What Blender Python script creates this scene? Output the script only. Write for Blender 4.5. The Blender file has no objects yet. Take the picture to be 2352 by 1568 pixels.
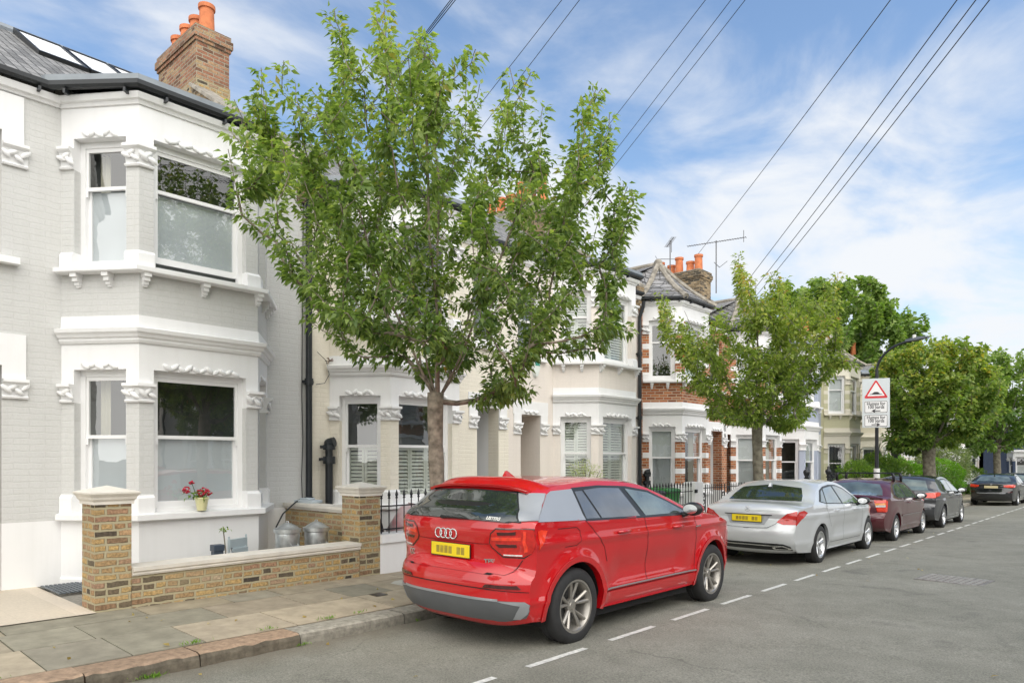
import bpy, bmesh, math, random
import numpy as np
from mathutils import Vector, Matrix
from mathutils.geometry import delaunay_2d_cdt

rnd = random.Random(7)
sc = bpy.context.scene
col = sc.collection
# ------------------------------------------------------------------ camera
CA = math.atan(1444/1600.0)
cam = bpy.data.cameras.new("camera"); camo = bpy.data.objects.new("camera", cam); col.objects.link(camo)
camo.location = (0, 0, 1.62); camo.rotation_euler = (math.pi/2, 0, CA)
cam.sensor_width = 36; cam.lens = 1600/2352*36
cam.shift_y = (1052-784)/2352; cam.shift_x = 0
cam.clip_end = 2000; cam.clip_start = 0.05
sc.camera = camo
# ------------------------------------------------------------------ world: sky with soft cloud
SUN_EL, SUN_AZ = 50, 97      # azimuth of the sun, degrees clockwise from +Y
w = bpy.data.worlds.new("World"); sc.world = w; w.use_nodes = True
wt = w.node_tree; wt.nodes.clear()
def wn(t, **k):
    n = wt.nodes.new(t)
    for a, b in k.items(): setattr(n, a, b)
    return n
wo = wn('ShaderNodeOutputWorld'); bg = wn('ShaderNodeBackground'); bg.inputs[1].default_value = 0.14
sky = wn('ShaderNodeTexSky', sky_type='NISHITA', sun_disc=False)
sky.sun_elevation = math.radians(SUN_EL); sky.sun_rotation = math.radians(SUN_AZ)
sky.air_density = 1.1; sky.dust_density = .4; sky.ozone_density = 2.6
tc = wn('ShaderNodeTexCoord'); sep = wn('ShaderNodeSeparateXYZ'); wt.links.new(tc.outputs['Generated'], sep.inputs[0])
# project the direction on a flat cloud layer
zz = wn('ShaderNodeMath', operation='MAXIMUM'); wt.links.new(sep.outputs[2], zz.inputs[0]); zz.inputs[1].default_value = 0.02
za = wn('ShaderNodeMath', operation='ADD'); wt.links.new(zz.outputs[0], za.inputs[0]); za.inputs[1].default_value = 0.16
dv = wn('ShaderNodeVectorMath', operation='DIVIDE')
cmb = wn('ShaderNodeCombineXYZ')
for i in range(3): wt.links.new(za.outputs[0], cmb.inputs[i])
wt.links.new(tc.outputs['Generated'], dv.inputs[0]); wt.links.new(cmb.outputs[0], dv.inputs[1])
mp = wn('ShaderNodeMapping'); wt.links.new(dv.outputs[0], mp.inputs[0])
mp.inputs['Rotation'].default_value = (0, 0, math.radians(-38)); mp.inputs['Scale'].default_value = (1.0, .72, 0.0); mp.inputs['Location'].default_value = (5.3, 2.9, 0)
nz = wn('ShaderNodeTexNoise'); nz.inputs['Scale'].default_value = 2.3; nz.inputs['Detail'].default_value = 11; nz.inputs['Roughness'].default_value = .56; nz.inputs['Distortion'].default_value = .35
wt.links.new(mp.outputs[0], nz.inputs['Vector'])
# more cover towards the horizon
h1 = wn('ShaderNodeMapRange'); h1.inputs[1].default_value = 0.0; h1.inputs[2].default_value = .62; h1.inputs[3].default_value = .27; h1.inputs[4].default_value = -.05
wt.links.new(sep.outputs[2], h1.inputs[0])
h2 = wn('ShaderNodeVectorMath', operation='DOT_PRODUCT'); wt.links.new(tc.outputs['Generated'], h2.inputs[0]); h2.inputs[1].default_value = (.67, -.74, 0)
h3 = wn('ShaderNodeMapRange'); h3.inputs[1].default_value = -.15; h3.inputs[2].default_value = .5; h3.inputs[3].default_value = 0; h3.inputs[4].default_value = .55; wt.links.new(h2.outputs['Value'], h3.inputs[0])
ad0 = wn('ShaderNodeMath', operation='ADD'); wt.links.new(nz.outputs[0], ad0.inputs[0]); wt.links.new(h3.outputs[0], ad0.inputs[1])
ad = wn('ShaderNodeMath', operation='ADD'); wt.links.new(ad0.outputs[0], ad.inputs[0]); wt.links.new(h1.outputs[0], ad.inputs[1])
rp = wn('ShaderNodeValToRGB'); rp.color_ramp.elements[0].position = .42; rp.color_ramp.elements[1].position = .76
rp.color_ramp.elements[0].color = (0, 0, 0, 1); rp.color_ramp.elements[1].color = (1, 1, 1, 1); rp.color_ramp.interpolation = 'EASE'
wt.links.new(ad.outputs[0], rp.inputs[0])
mx = wn('ShaderNodeMix', data_type='RGBA')
wt.links.new(rp.outputs[0], mx.inputs[0])
sk2 = wn('ShaderNodeMix', data_type='RGBA', blend_type='MULTIPLY'); sk2.inputs[0].default_value = 1
wt.links.new(sky.outputs[0], sk2.inputs[6]); sk2.inputs[7].default_value = (1.02, 1.02, 1.0, 1)
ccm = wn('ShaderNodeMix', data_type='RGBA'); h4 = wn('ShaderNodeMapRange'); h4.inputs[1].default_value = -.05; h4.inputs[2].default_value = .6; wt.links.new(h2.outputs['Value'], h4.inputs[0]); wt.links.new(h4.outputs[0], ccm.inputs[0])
ccm.inputs[6].default_value = (4.3, 4.45, 4.65, 1); ccm.inputs[7].default_value = (12.5, 12.3, 11.9, 1)      # extra brightness added to cloud behind the camera, filling the house fronts
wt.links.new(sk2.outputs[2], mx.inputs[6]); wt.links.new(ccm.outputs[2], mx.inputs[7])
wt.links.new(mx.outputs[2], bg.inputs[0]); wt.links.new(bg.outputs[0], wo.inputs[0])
# ------------------------------------------------------------------ sun (soft, through thin cloud)
sl = bpy.data.lights.new("sun", 'SUN'); sl.energy = 0.8; sl.angle = math.radians(60); sl.color = (1, .945, .86)
so = bpy.data.objects.new("sun", sl); col.objects.link(so)
az, el = math.radians(SUN_AZ), math.radians(SUN_EL)
sd = Vector((math.sin(az)*math.cos(el), math.cos(az)*math.cos(el), math.sin(el)))
so.rotation_euler = sd.to_track_quat('Z', 'Y').to_euler()
so.location = sd*60
sc.view_settings.view_transform = 'Standard'; sc.view_settings.look = 'None'; sc.view_settings.exposure = 0.60; sc.view_settings.gamma = 1
sc.cycles.use_denoising = True
sc.cycles.max_bounces = 6; sc.cycles.transparent_max_bounces = 12

# ------------------------------------------------------------------ helpers
def tag(o, label=None, cat=None, group=None, kind=None):
    if label: o['label'] = label
    if cat: o['category'] = cat
    if group: o['group'] = group
    if kind: o['kind'] = kind
    return o
def empty(name, loc, rz=0, **k):
    o = bpy.data.objects.new(name, None); col.objects.link(o); o.location = loc; o.rotation_euler = (0, 0, rz)
    o.empty_display_size = .2
    return tag(o, **k)
def children_of(o): return list(o.children)
def copy_tree(o, parent=None):
    c = o.copy(); col.objects.link(c); c.parent = parent
    for ch in children_of(o): copy_tree(ch, c)
    return c

class MB:
    def __init__(s): s.v = []; s.f = []; s.m = []
    def add(s, vs, fs, mi=0):
        n = len(s.v); s.v.extend([tuple(v) for v in vs]); s.f.extend([tuple(i+n for i in f) for f in fs]); s.m.extend([mi]*len(fs)); return s
    def box(s, a, b, mi=0):
        x0, y0, z0 = a; x1, y1, z1 = b
        x0, x1 = min(x0, x1), max(x0, x1); y0, y1 = min(y0, y1), max(y0, y1); z0, z1 = min(z0, z1), max(z0, z1)
        vs = [(x0,y0,z0),(x1,y0,z0),(x1,y1,z0),(x0,y1,z0),(x0,y0,z1),(x1,y0,z1),(x1,y1,z1),(x0,y1,z1)]
        return s.add(vs, [(0,3,2,1),(4,5,6,7),(0,1,5,4),(1,2,6,5),(2,3,7,6),(3,0,4,7)], mi)
    def obox(s, o, dx, dy, dz, mi=0):   # oriented box: origin corner + three edge vectors
        o, dx, dy, dz = map(Vector, (o, dx, dy, dz))
        vs = [o, o+dx, o+dx+dy, o+dy, o+dz, o+dx+dz, o+dx+dy+dz, o+dy+dz]
        fs = [(0,3,2,1),(4,5,6,7),(0,1,5,4),(1,2,6,5),(2,3,7,6),(3,0,4,7)]
        if dx.cross(dy).dot(dz) < 0: fs = [tuple(reversed(f)) for f in fs]
        return s.add(vs, fs, mi)
    def tube(s, pts, r, n=8, mi=0, caps=True):
        pts = [Vector(p) for p in pts]; R = r if isinstance(r, (list, tuple)) else [r]*len(pts)
        base = len(s.v); prev = None
        for i, p in enumerate(pts):
            if i == 0: t = pts[1]-p
            elif i == len(pts)-1: t = p-pts[i-1]
            else: t = (pts[i+1]-p).normalized()+(p-pts[i-1]).normalized()
            t.normalize()
            if prev is None:
                u = t.orthogonal().normalized()
            else:
                u = prev - t*prev.dot(t)
                u = u.normalized() if u.length > 1e-6 else t.orthogonal().normalized()
            prev = u; q = t.cross(u)
            for k in range(n):
                a = 2*math.pi*k/n; s.v.append(tuple(p+(u*math.cos(a)+q*math.sin(a))*R[i]))
        for i in range(len(pts)-1):
            for k in range(n):
                a = base+i*n+k; b = base+i*n+(k+1) % n
                s.f.append((a, b, b+n, a+n)); s.m.append(mi)
        if caps:
            s.f.append(tuple(base+k for k in reversed(range(n)))); s.m.append(mi)
            s.f.append(tuple(base+(len(pts)-1)*n+k for k in range(n))); s.m.append(mi)
        return s
    def lathe(s, prof, c=(0,0,0), n=24, mi=0, axis='z'):   # prof: (r, h)
        base = len(s.v); c = Vector(c)
        for r, h in prof:
            for k in range(n):
                a = 2*math.pi*k/n; x, y = r*math.cos(a), r*math.sin(a)
                p = {'z': (x, y, h), 'y': (x, h, -y), 'x': (h, x, y)}[axis]
                s.v.append(tuple(c+Vector(p)))
        for i in range(len(prof)-1):
            for k in range(n):
                a = base+i*n+k; b = base+i*n+(k+1) % n
                s.f.append((a, b, b+n, a+n)); s.m.append(mi)
        return s
    def ball(s, c, r, n=8, m=5, mi=0, sc3=(1,1,1)):
        c = Vector(c); base = len(s.v)
        for j in range(1, m):
            ph = math.pi*j/m
            for k in range(n):
                a = 2*math.pi*k/n
                s.v.append((c.x+r*sc3[0]*math.sin(ph)*math.cos(a), c.y+r*sc3[1]*math.sin(ph)*math.sin(a), c.z+r*sc3[2]*math.cos(ph)))
        top = len(s.v); s.v.append((c.x, c.y, c.z+r*sc3[2])); s.v.append((c.x, c.y, c.z-r*sc3[2]))
        for k in range(n):
            k2 = (k+1) % n
            s.f.append((top, base+k, base+k2)); s.m.append(mi)
            s.f.append((top+1, base+(m-2)*n+k2, base+(m-2)*n+k)); s.m.append(mi)
            for j in range(m-2):
                a = base+j*n+k; b = base+j*n+k2
                s.f.append((a, a+n, b+n, b)); s.m.append(mi)
        return s
    def sweep(s, path, prof, mi=0, closed_prof=True):
        """path: [(x,y)], outward = right-hand side of travel... mitred; prof: [(offset, z)]"""
        P = [Vector((p[0], p[1])) for p in path]; n = len(P); base = len(s.v); k = len(prof)
        for i in range(n):
            def nrm(a, b):
                d = (b-a).normalized(); return Vector((d.y, -d.x))
            if i == 0: m = nrm(P[0], P[1]); sc_ = 1
            elif i == n-1: m = nrm(P[-2], P[-1]); sc_ = 1
            else:
                a, b = nrm(P[i-1], P[i]), nrm(P[i], P[i+1]); m = (a+b).normalized(); sc_ = 1/max(.3, m.dot(a))
            for off, z in prof:
                q = P[i]+m*off*sc_; s.v.append((q.x, q.y, z))
        for i in range(n-1):
            for j in range(k if closed_prof else k-1):
                a = base+i*k+j; b = base+i*k+(j+1) % k
                s.f.append((a, a+k, b+k, b)); s.m.append(mi)
        if closed_prof:
            s.f.append(tuple(base+j for j in range(k))); s.m.append(mi)
            s.f.append(tuple(base+(n-1)*k+j for j in reversed(range(k)))); s.m.append(mi)
        return s
    def build(s, name, mats, parent=None, smooth=False, loc=None, uv=True, ang=None, fixn=True, bevel=0):
        me = bpy.data.meshes.new(name); me.from_pydata(s.v, [], s.f)
        if not isinstance(mats, (list, tuple)): mats = [mats]
        for m in mats: me.materials.append(m)
        if len(mats) > 1: me.polygons.foreach_set('material_index', s.m)
        if fixn:
            bm = bmesh.new(); bm.from_mesh(me); bmesh.ops.recalc_face_normals(bm, faces=bm.faces); bm.to_mesh(me); bm.free()
        if uv: auto_uv(me)
        if smooth:
            me.polygons.foreach_set('use_smooth', [True]*len(me.polygons))
            if ang: me.set_sharp_from_angle(angle=math.radians(ang))
        o = bpy.data.objects.new(name, me); col.objects.link(o)
        if parent: o.parent = parent
        if loc: o.location = loc
        if bevel:
            b = o.modifiers.new('bevel', 'BEVEL'); b.width = bevel; b.segments = 2; b.limit_method = 'ANGLE'
        return o
def auto_uv(me):
    uvl = me.uv_layers.new(name='UVMap'); vs = me.vertices
    for p in me.polygons:
        nx, ny, nz_ = p.normal
        if abs(nz_) > .8:
            for li in p.loop_indices:
                c = vs[me.loops[li].vertex_index].co; uvl.data[li].uv = (c.x, c.y)
        else:
            l = math.hypot(nx, ny) or 1; tx, ty = -ny/l, nx/l
            k = 1/max(.3, math.sqrt(max(1e-4, 1-nz_*nz_)))
            for li in p.loop_indices:
                c = vs[me.loops[li].vertex_index].co; uvl.data[li].uv = (c.x*tx+c.y*ty, c.z*k)

# ------------------------------------------------------------------ materials
MC = {}
def new_mat(name):
    m = bpy.data.materials.new(name); m.use_nodes = True; nt = m.node_tree
    return m, nt, nt.nodes['Principled BSDF']
def pm(name, c, rough=.6, metal=0, var=.12, nscale=3.0, bump=0, bscale=60, coat=0, spec=.5, c2=None, detail=5):
    """plain procedural material: two tones mixed by noise, optional bump"""
    if name in MC: return MC[name]
    m, nt, b = new_mat(name); N, L = nt.nodes, nt.links
    t = N.new('ShaderNodeTexCoord'); n = N.new('ShaderNodeTexNoise'); n.inputs['Scale'].default_value = nscale; n.inputs['Detail'].default_value = detail
    L.new(t.outputs['Object'], n.inputs['Vector'])
    r = N.new('ShaderNodeValToRGB'); r.color_ramp.elements[0].position = .3; r.color_ramp.elements[1].position = .7
    a = c2 if c2 else tuple(x*(1-var) for x in c); d = c if c2 else tuple(min(1, x*(1+var*.6)) for x in c)
    r.color_ramp.elements[0].color = (*a, 1); r.color_ramp.elements[1].color = (*d, 1)
    L.new(n.outputs[0], r.inputs[0]); L.new(r.outputs[0], b.inputs['Base Color'])
    b.inputs['Roughness'].default_value = rough; b.inputs['Metallic'].default_value = metal
    b.inputs['Coat Weight'].default_value = coat; b.inputs['Coat Roughness'].default_value = .04; b.inputs['Specular IOR Level'].default_value = spec
    if bump:
        n2 = N.new('ShaderNodeTexNoise'); n2.inputs['Scale'].default_value = bscale; n2.inputs['Detail'].default_value = 4
        L.new(t.outputs['Object'], n2.inputs['Vector'])
        bp = N.new('ShaderNodeBump'); bp.inputs['Strength'].default_value = bump; bp.inputs['Distance'].default_value = .01
        L.new(n2.outputs[0], bp.inputs['Height']); L.new(bp.outputs[0], b.inputs['Normal'])
    MC[name] = m; return m
def brick_mat(name, stops, mortar, bw=.225, bh=.075, ms=.011, bump=.5, rough=.85, dirt=.25, off=.5, dirtcol=(.10,.08,.06), bdist=.012, freq=2, wear=1, squash=1):
    if name in MC: return MC[name]
    m, nt, b = new_mat(name); N, L = nt.nodes, nt.links
    t = N.new('ShaderNodeTexCoord')
    nd = N.new('ShaderNodeTexNoise'); nd.inputs['Scale'].default_value = 9; L.new(t.outputs['UV'], nd.inputs['Vector'])
    vm = N.new('ShaderNodeVectorMath'); vm.operation = 'MULTIPLY_ADD'; L.new(nd.outputs['Color'], vm.inputs[0]); vm.inputs[1].default_value = (.012*wear, .012*wear, 0)
    L.new(t.outputs['UV'], vm.inputs[2])
    br = N.new('ShaderNodeTexBrick'); L.new(vm.outputs[0], br.inputs['Vector'])
    br.inputs['Color1'].default_value = (0,0,0,1); br.inputs['Color2'].default_value = (1,1,1,1); br.inputs['Mortar'].default_value = (0,0,0,1)
    br.inputs['Scale'].default_value = 1; br.inputs['Brick Width'].default_value = bw; br.inputs['Row Height'].default_value = bh; br.inputs['Mortar Size'].default_value = ms
    br.inputs['Mortar Smooth'].default_value = .3; br.offset = off; br.offset_frequency = freq; br.squash = squash; br.squash_frequency = 3; br.inputs['Bias'].default_value = 0
    r = N.new('ShaderNodeValToRGB'); r.color_ramp.interpolation = 'LINEAR'
    e = r.color_ramp.elements; e[0].position = stops[0][0]; e[0].color = (*stops[0][1], 1); e[1].position = stops[-1][0]; e[1].color = (*stops[-1][1], 1)
    for p, c in stops[1:-1]: q = e.new(p); q.color = (*c, 1)
    L.new(br.outputs['Color'], r.inputs[0])
    n = N.new('ShaderNodeTexNoise'); n.inputs['Scale'].default_value = 1.6; n.inputs['Detail'].default_value = 8; L.new(t.outputs['Object'], n.inputs['Vector'])
    n3 = N.new('ShaderNodeTexNoise'); n3.inputs['Scale'].default_value = 38; n3.inputs['Detail'].default_value = 4; L.new(t.outputs['Object'], n3.inputs['Vector'])
    hs = N.new('ShaderNodeMix'); hs.data_type = 'RGBA'; hs.blend_type = 'MULTIPLY'; hs.inputs[0].default_value = min(1, dirt*2)
    mr0 = N.new('ShaderNodeMapRange'); mr0.inputs[1].default_value = .3; mr0.inputs[2].default_value = .7; mr0.inputs[3].default_value = .55; mr0.inputs[4].default_value = 1.25; L.new(n3.outputs[0], mr0.inputs[0])
    L.new(r.outputs[0], hs.inputs[6]); L.new(mr0.outputs[0], hs.inputs[7])
    mxm = N.new('ShaderNodeMix'); mxm.data_type = 'RGBA'; L.new(br.outputs['Fac'], mxm.inputs[0]); L.new(hs.outputs[2], mxm.inputs[6]); mxm.inputs[7].default_value = (*mortar, 1)
    mr = N.new('ShaderNodeMapRange'); mr.inputs[1].default_value = .42; mr.inputs[2].default_value = .75; mr.inputs[3].default_value = 0; mr.inputs[4].default_value = dirt; L.new(n.outputs[0], mr.inputs[0])
    md = N.new('ShaderNodeMix'); md.data_type = 'RGBA'; L.new(mr.outputs[0], md.inputs[0]); L.new(mxm.outputs[2], md.inputs[6]); md.inputs[7].default_value = (*dirtcol, 1)
    L.new(md.outputs[2], b.inputs['Base Color']); b.inputs['Roughness'].default_value = rough; b.inputs['Specular IOR Level'].default_value = .3
    inv = N.new('ShaderNodeMath'); inv.operation = 'SUBTRACT'; inv.inputs[0].default_value = 1; L.new(br.outputs['Fac'], inv.inputs[1])
    a2 = N.new('ShaderNodeMath'); a2.operation = 'MULTIPLY_ADD'; L.new(n3.outputs[0], a2.inputs[0]); a2.inputs[1].default_value = .5; L.new(inv.outputs[0], a2.inputs[2])
    a3 = N.new('ShaderNodeMath'); a3.operation = 'MULTIPLY_ADD'; L.new(br.outputs['Color'], a3.inputs[0]); a3.inputs[1].default_value = .35; L.new(a2.outputs[0], a3.inputs[2])
    bp = N.new('ShaderNodeBump'); bp.inputs['Strength'].default_value = bump; bp.inputs['Distance'].default_value = bdist; L.new(a3.outputs[0], bp.inputs['Height']); L.new(bp.outputs[0], b.inputs['Normal'])
    MC[name] = m; return m
def painted(name, c, bump=.45):
    return brick_mat(name, [(0, tuple(x*.985 for x in c)), (1, c)], tuple(x*.97 for x in c), bump=bump, rough=.55, dirt=.05, dirtcol=tuple(x*.7 for x in c), bdist=.008, ms=.008, wear=2.8, bw=.33)
M_greybrick = painted('grey_painted_brick', (.60,.60,.585))
M_creambrick = painted('cream_painted_brick', (.81,.76,.65))
M_pinkwall = painted('pale_pink_painted_wall', (.78,.72,.66), .12)
M_bluewall = painted('blue_grey_painted_brick', (.42,.46,.56))
M_greenwall = painted('pale_green_painted_brick', (.55,.53,.36))
M_paleyel = painted('cream_painted_wall', (.68,.63,.50))
M_stock = brick_mat('yellow_stock_brick', [(0,(.05,.045,.04)),(.12,(.16,.12,.08)),(.2,(.34,.20,.11)),(.38,(.42,.28,.13)),(.6,(.52,.35,.14)),(.8,(.44,.28,.16)),(.92,(.34,.20,.13)),(1,(.52,.42,.29))], (.40,.35,.23), dirt=.55, bump=1.0, wear=2.4, dirtcol=(.36,.30,.18), squash=.55, ms=.015)
M_oldbrick = brick_mat('weathered_stock_brick', [(0,(.05,.045,.035)),(.3,(.14,.10,.06)),(.6,(.36,.25,.13)),(1,(.45,.33,.2))], (.30,.26,.19), dirt=.75, bump=.9)
M_redbrick = brick_mat('red_orange_brick', [(0,(.22,.08,.04)),(.4,(.40,.13,.055)),(.7,(.50,.18,.07)),(1,(.42,.20,.11))], (.50,.40,.30), dirt=.2, bump=.6)
M_chimbrick = brick_mat('chimney_pink_brick', [(0,(.14,.08,.05)),(.35,(.33,.15,.09)),(.7,(.42,.22,.13)),(1,(.42,.31,.17))], (.36,.31,.23), dirt=.45, bump=.8)
M_pier = brick_mat('pier_red_brick', [(0,(.30,.12,.05)),(.5,(.46,.2,.09)),(1,(.52,.26,.13))], (.5,.4,.3), bump=.6)
M_slate = brick_mat('slate_tiles', [(0,(.17,.17,.17)),(.5,(.24,.24,.235)),(1,(.32,.315,.31))], (.06,.06,.06), bw=.26, bh=.13, ms=.009, rough=.85, dirt=.12, bump=1.0, bdist=.03)
M_concrete_tile = brick_mat('grey_roof_tiles', [(0,(.20,.20,.205)),(.5,(.30,.30,.31)),(1,(.40,.39,.39))], (.07,.07,.07), bw=.34, bh=.30, ms=.012, rough=.7, dirt=.3, bump=1.0, bdist=.04)
M_white = pm('white_stucco', (.83,.83,.83), .5, var=.035, nscale=1.3, bump=.12, bscale=25)
def streaks(m, amt=.10):
    nt = m.node_tree; N, L = nt.nodes, nt.links; b = N['Principled BSDF']; src = b.inputs['Base Color'].links[0].from_socket
    t = N.new('ShaderNodeTexCoord'); mp_ = N.new('ShaderNodeMapping'); mp_.inputs['Scale'].default_value = (9, 9, .7); L.new(t.outputs['Object'], mp_.inputs[0])
    n = N.new('ShaderNodeTexNoise'); n.inputs['Scale'].default_value = 1.2; n.inputs['Detail'].default_value = 6; L.new(mp_.outputs[0], n.inputs['Vector'])
    r = N.new('ShaderNodeMapRange'); r.inputs[1].default_value = .48; r.inputs[2].default_value = .78; r.inputs[3].default_value = 0; r.inputs[4].default_value = amt; L.new(n.outputs[0], r.inputs[0])
    x = N.new('ShaderNodeMix'); x.data_type = 'RGBA'; L.new(r.outputs[0], x.inputs[0]); L.new(src, x.inputs[6]); x.inputs[7].default_value = (.36,.35,.30,1); L.new(x.outputs[2], b.inputs['Base Color'])
streaks(M_white, .07)
for _m in (M_greybrick, M_creambrick, M_pinkwall): streaks(_m, .09)
M_white2 = pm('white_stone_band', (.74,.74,.72), .6, var=.06, nscale=2, bump=.15, bscale=30)
M_creamtrim = pm('cream_stucco', (.70,.66,.56), .6, var=.06, nscale=2, bump=.15, bscale=30)
M_timber = pm('white_window_paint', (.82,.82,.82), .3, var=.02)
M_coping = pm('pale_stone_coping', (.70,.66,.59), .75, var=.10, nscale=5, bump=.15, bscale=80)
M_path = pm('pale_stone_path', (.62,.54,.44), .7, var=.12, nscale=1.5, bump=.1)
M_lead = pm('grey_lead', (.26,.29,.32), .45, var=.25, nscale=3, bump=.1, bscale=12)
M_black = pm('black_gutter_plastic', (.018,.022,.026), .35, var=.3)
M_iron = pm('black_iron_paint', (.012,.014,.018), .35, var=.3)
M_terra = pm('terracotta', (.62,.20,.08), .8, var=.22, nscale=8, bump=.2, bscale=40)
M_stone = pm('weathered_stone', (.33,.30,.25), .85, var=.45, nscale=7, bump=.5, bscale=30)
M_galv = pm('galvanised_steel', (.60,.63,.64), .32, metal=.85, var=.3, nscale=9)
M_dark = pm('dark_interior', (.085,.095,.09), .8, var=.4, nscale=2)
M_frost = pm('frosted_film', (.60,.635,.66), .35, var=.08, nscale=1.2)
M_blind = pm('white_shutter', (.66,.68,.60), .5, var=.04)
M_blindw = pm('white_blind', (.72,.75,.74), .5, var=.04)
M_curtain = pm('cream_curtain', (.60,.57,.46), .9, var=.1)
M_rubber = pm('tyre_rubber', (.022,.022,.023), .75, var=.25, nscale=14, bump=.25, bscale=80)
M_under = pm('underbody_black', (.008,.008,.009), .9, var=.3)
M_plastic = pm('black_trim_plastic', (.016,.017,.018), .4, var=.2)
M_greyplastic = pm('grey_trim_plastic', (.10,.105,.11), .5, var=.15)
M_silver = pm('silver_plastic', (.36,.375,.395), .35, metal=.4, var=.04)
M_chrome = pm('chrome', (.78,.79,.80), .12, metal=1, var=.03)
M_yplate = pm('yellow_plate', (.80,.60,.01), .4, var=.05)
M_plateblur = pm('plate_characters', (.38,.28,.03), .5, var=.35, nscale=14)
M_wplate = pm('white_plate_far', (.72,.62,.36), .4, var=.05)
M_linewhite = pm('road_paint', (.66,.66,.62), .7, var=.28, nscale=22)
M_bark = pm('cherry_bark', (.34,.28,.22), .85, var=.35, nscale=13, bump=1.0, bscale=30, c2=(.10,.08,.06), detail=8)
M_bark2 = pm('grey_bark', (.27,.25,.19), .9, nscale=9, bump=.8, bscale=20, c2=(.10,.085,.065))
M_redplastic = pm('dark_red_seat', (.2,.03,.03), .7)
def emis_free_lamp(name, c, rough=.12):
    return pm(name, c, rough, coat=1, var=.25, nscale=30)
M_tail = emis_free_lamp('tail_lamp_red', (.50,.012,.008))
M_tail2 = emis_free_lamp('tail_lamp_bright_red', (.80,.05,.02))
M_taildark = emis_free_lamp('tail_lamp_dark', (.06,.008,.008))
M_amber = emis_free_lamp('indicator_amber', (.85,.30,.03))
M_clearlamp = emis_free_lamp('clear_lamp', (.70,.70,.68))
def glass_mat(name, tint=(.35,.42,.40), ior=1.9, trans=True):
    m, nt, b = new_mat(name); N, L = nt.nodes, nt.links; N.remove(b)
    o = N['Material Output']; t = N.new('ShaderNodeBsdfTransparent'); t.inputs[0].default_value = (*tint, 1)
    g = N.new('ShaderNodeBsdfGlossy'); g.inputs['Roughness'].default_value = .012
    lw = N.new('ShaderNodeLayerWeight'); lw.inputs[0].default_value = .5; pw = N.new('ShaderNodeMath'); pw.operation = 'POWER'; L.new(lw.outputs['Facing'], pw.inputs[0]); pw.inputs[1].default_value = 3.2
    f = N.new('ShaderNodeMath'); f.operation = 'MULTIPLY_ADD'; f.use_clamp = True; L.new(pw.outputs[0], f.inputs[0]); f.inputs[1].default_value = .8; f.inputs[2].default_value = ior-1.8
    tcn = N.new('ShaderNodeTexCoord'); n = N.new('ShaderNodeTexNoise'); n.inputs['Scale'].default_value = 2.2; L.new(tcn.outputs['Object'], n.inputs['Vector'])
    bp = N.new('ShaderNodeBump'); bp.inputs['Strength'].default_value = .05; bp.inputs['Distance'].default_value = .03; L.new(n.outputs[0], bp.inputs['Height']); L.new(bp.outputs[0], g.inputs['Normal'])
    x = N.new('ShaderNodeMixShader'); L.new(f.outputs[0], x.inputs[0]); L.new(t.outputs[0], x.inputs[1]); L.new(g.outputs[0], x.inputs[2]); L.new(x.outputs[0], o.inputs[0])
    MC[name] = m; return m
M_glass = glass_mat('window_glass', (.90,.92,.92), 1.96)
M_glassdark = glass_mat('window_glass_dim', (.55,.62,.60), 2.1)
M_carglass = pm('car_glass_tinted', (.022,.03,.028), .03, var=.5, nscale=2.0, coat=1, spec=1.0)
M_carglass2 = pm('car_glass_clear', (.12,.155,.145), .015, var=.6, nscale=2.4, coat=1, spec=1.0)
M_carglass3 = pm('car_glass_grey', (.11,.115,.12), .02, var=.35, nscale=2.4, coat=1, spec=.9)
def paint(name, c, metal=0, rough=.28):
    if name in MC: return MC[name]
    m = pm(name, c, rough, metal=metal, var=.03, nscale=1.5, coat=1, spec=.15)
    pb = m.node_tree.nodes['Principled BSDF']; pb.inputs['Coat Roughness'].default_value = .015; pb.inputs['Coat IOR'].default_value = 1.75
    return m
M_redpaint = paint('bright_red_car_paint', (.49,.002,.006), 0, .5)
M_silverpaint = paint('silver_car_paint', (.60,.62,.64), .35, .32)
M_maroon = paint('maroon_car_paint', (.095,.010,.018), .25, .3)
M_blackpaint = paint('black_car_paint', (.012,.013,.016))
M_darkgrey = paint('dark_grey_car_paint', (.045,.048,.055), .3, .3)
M_whitepaint = paint('white_van_paint', (.7,.71,.72))
M_alloy = pm('alloy_wheel', (.36,.34,.31), .33, metal=.7, var=.05)
M_alloysilver = pm('alloy_wheel_silver', (.62,.63,.64), .3, metal=.7, var=.05)

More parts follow.
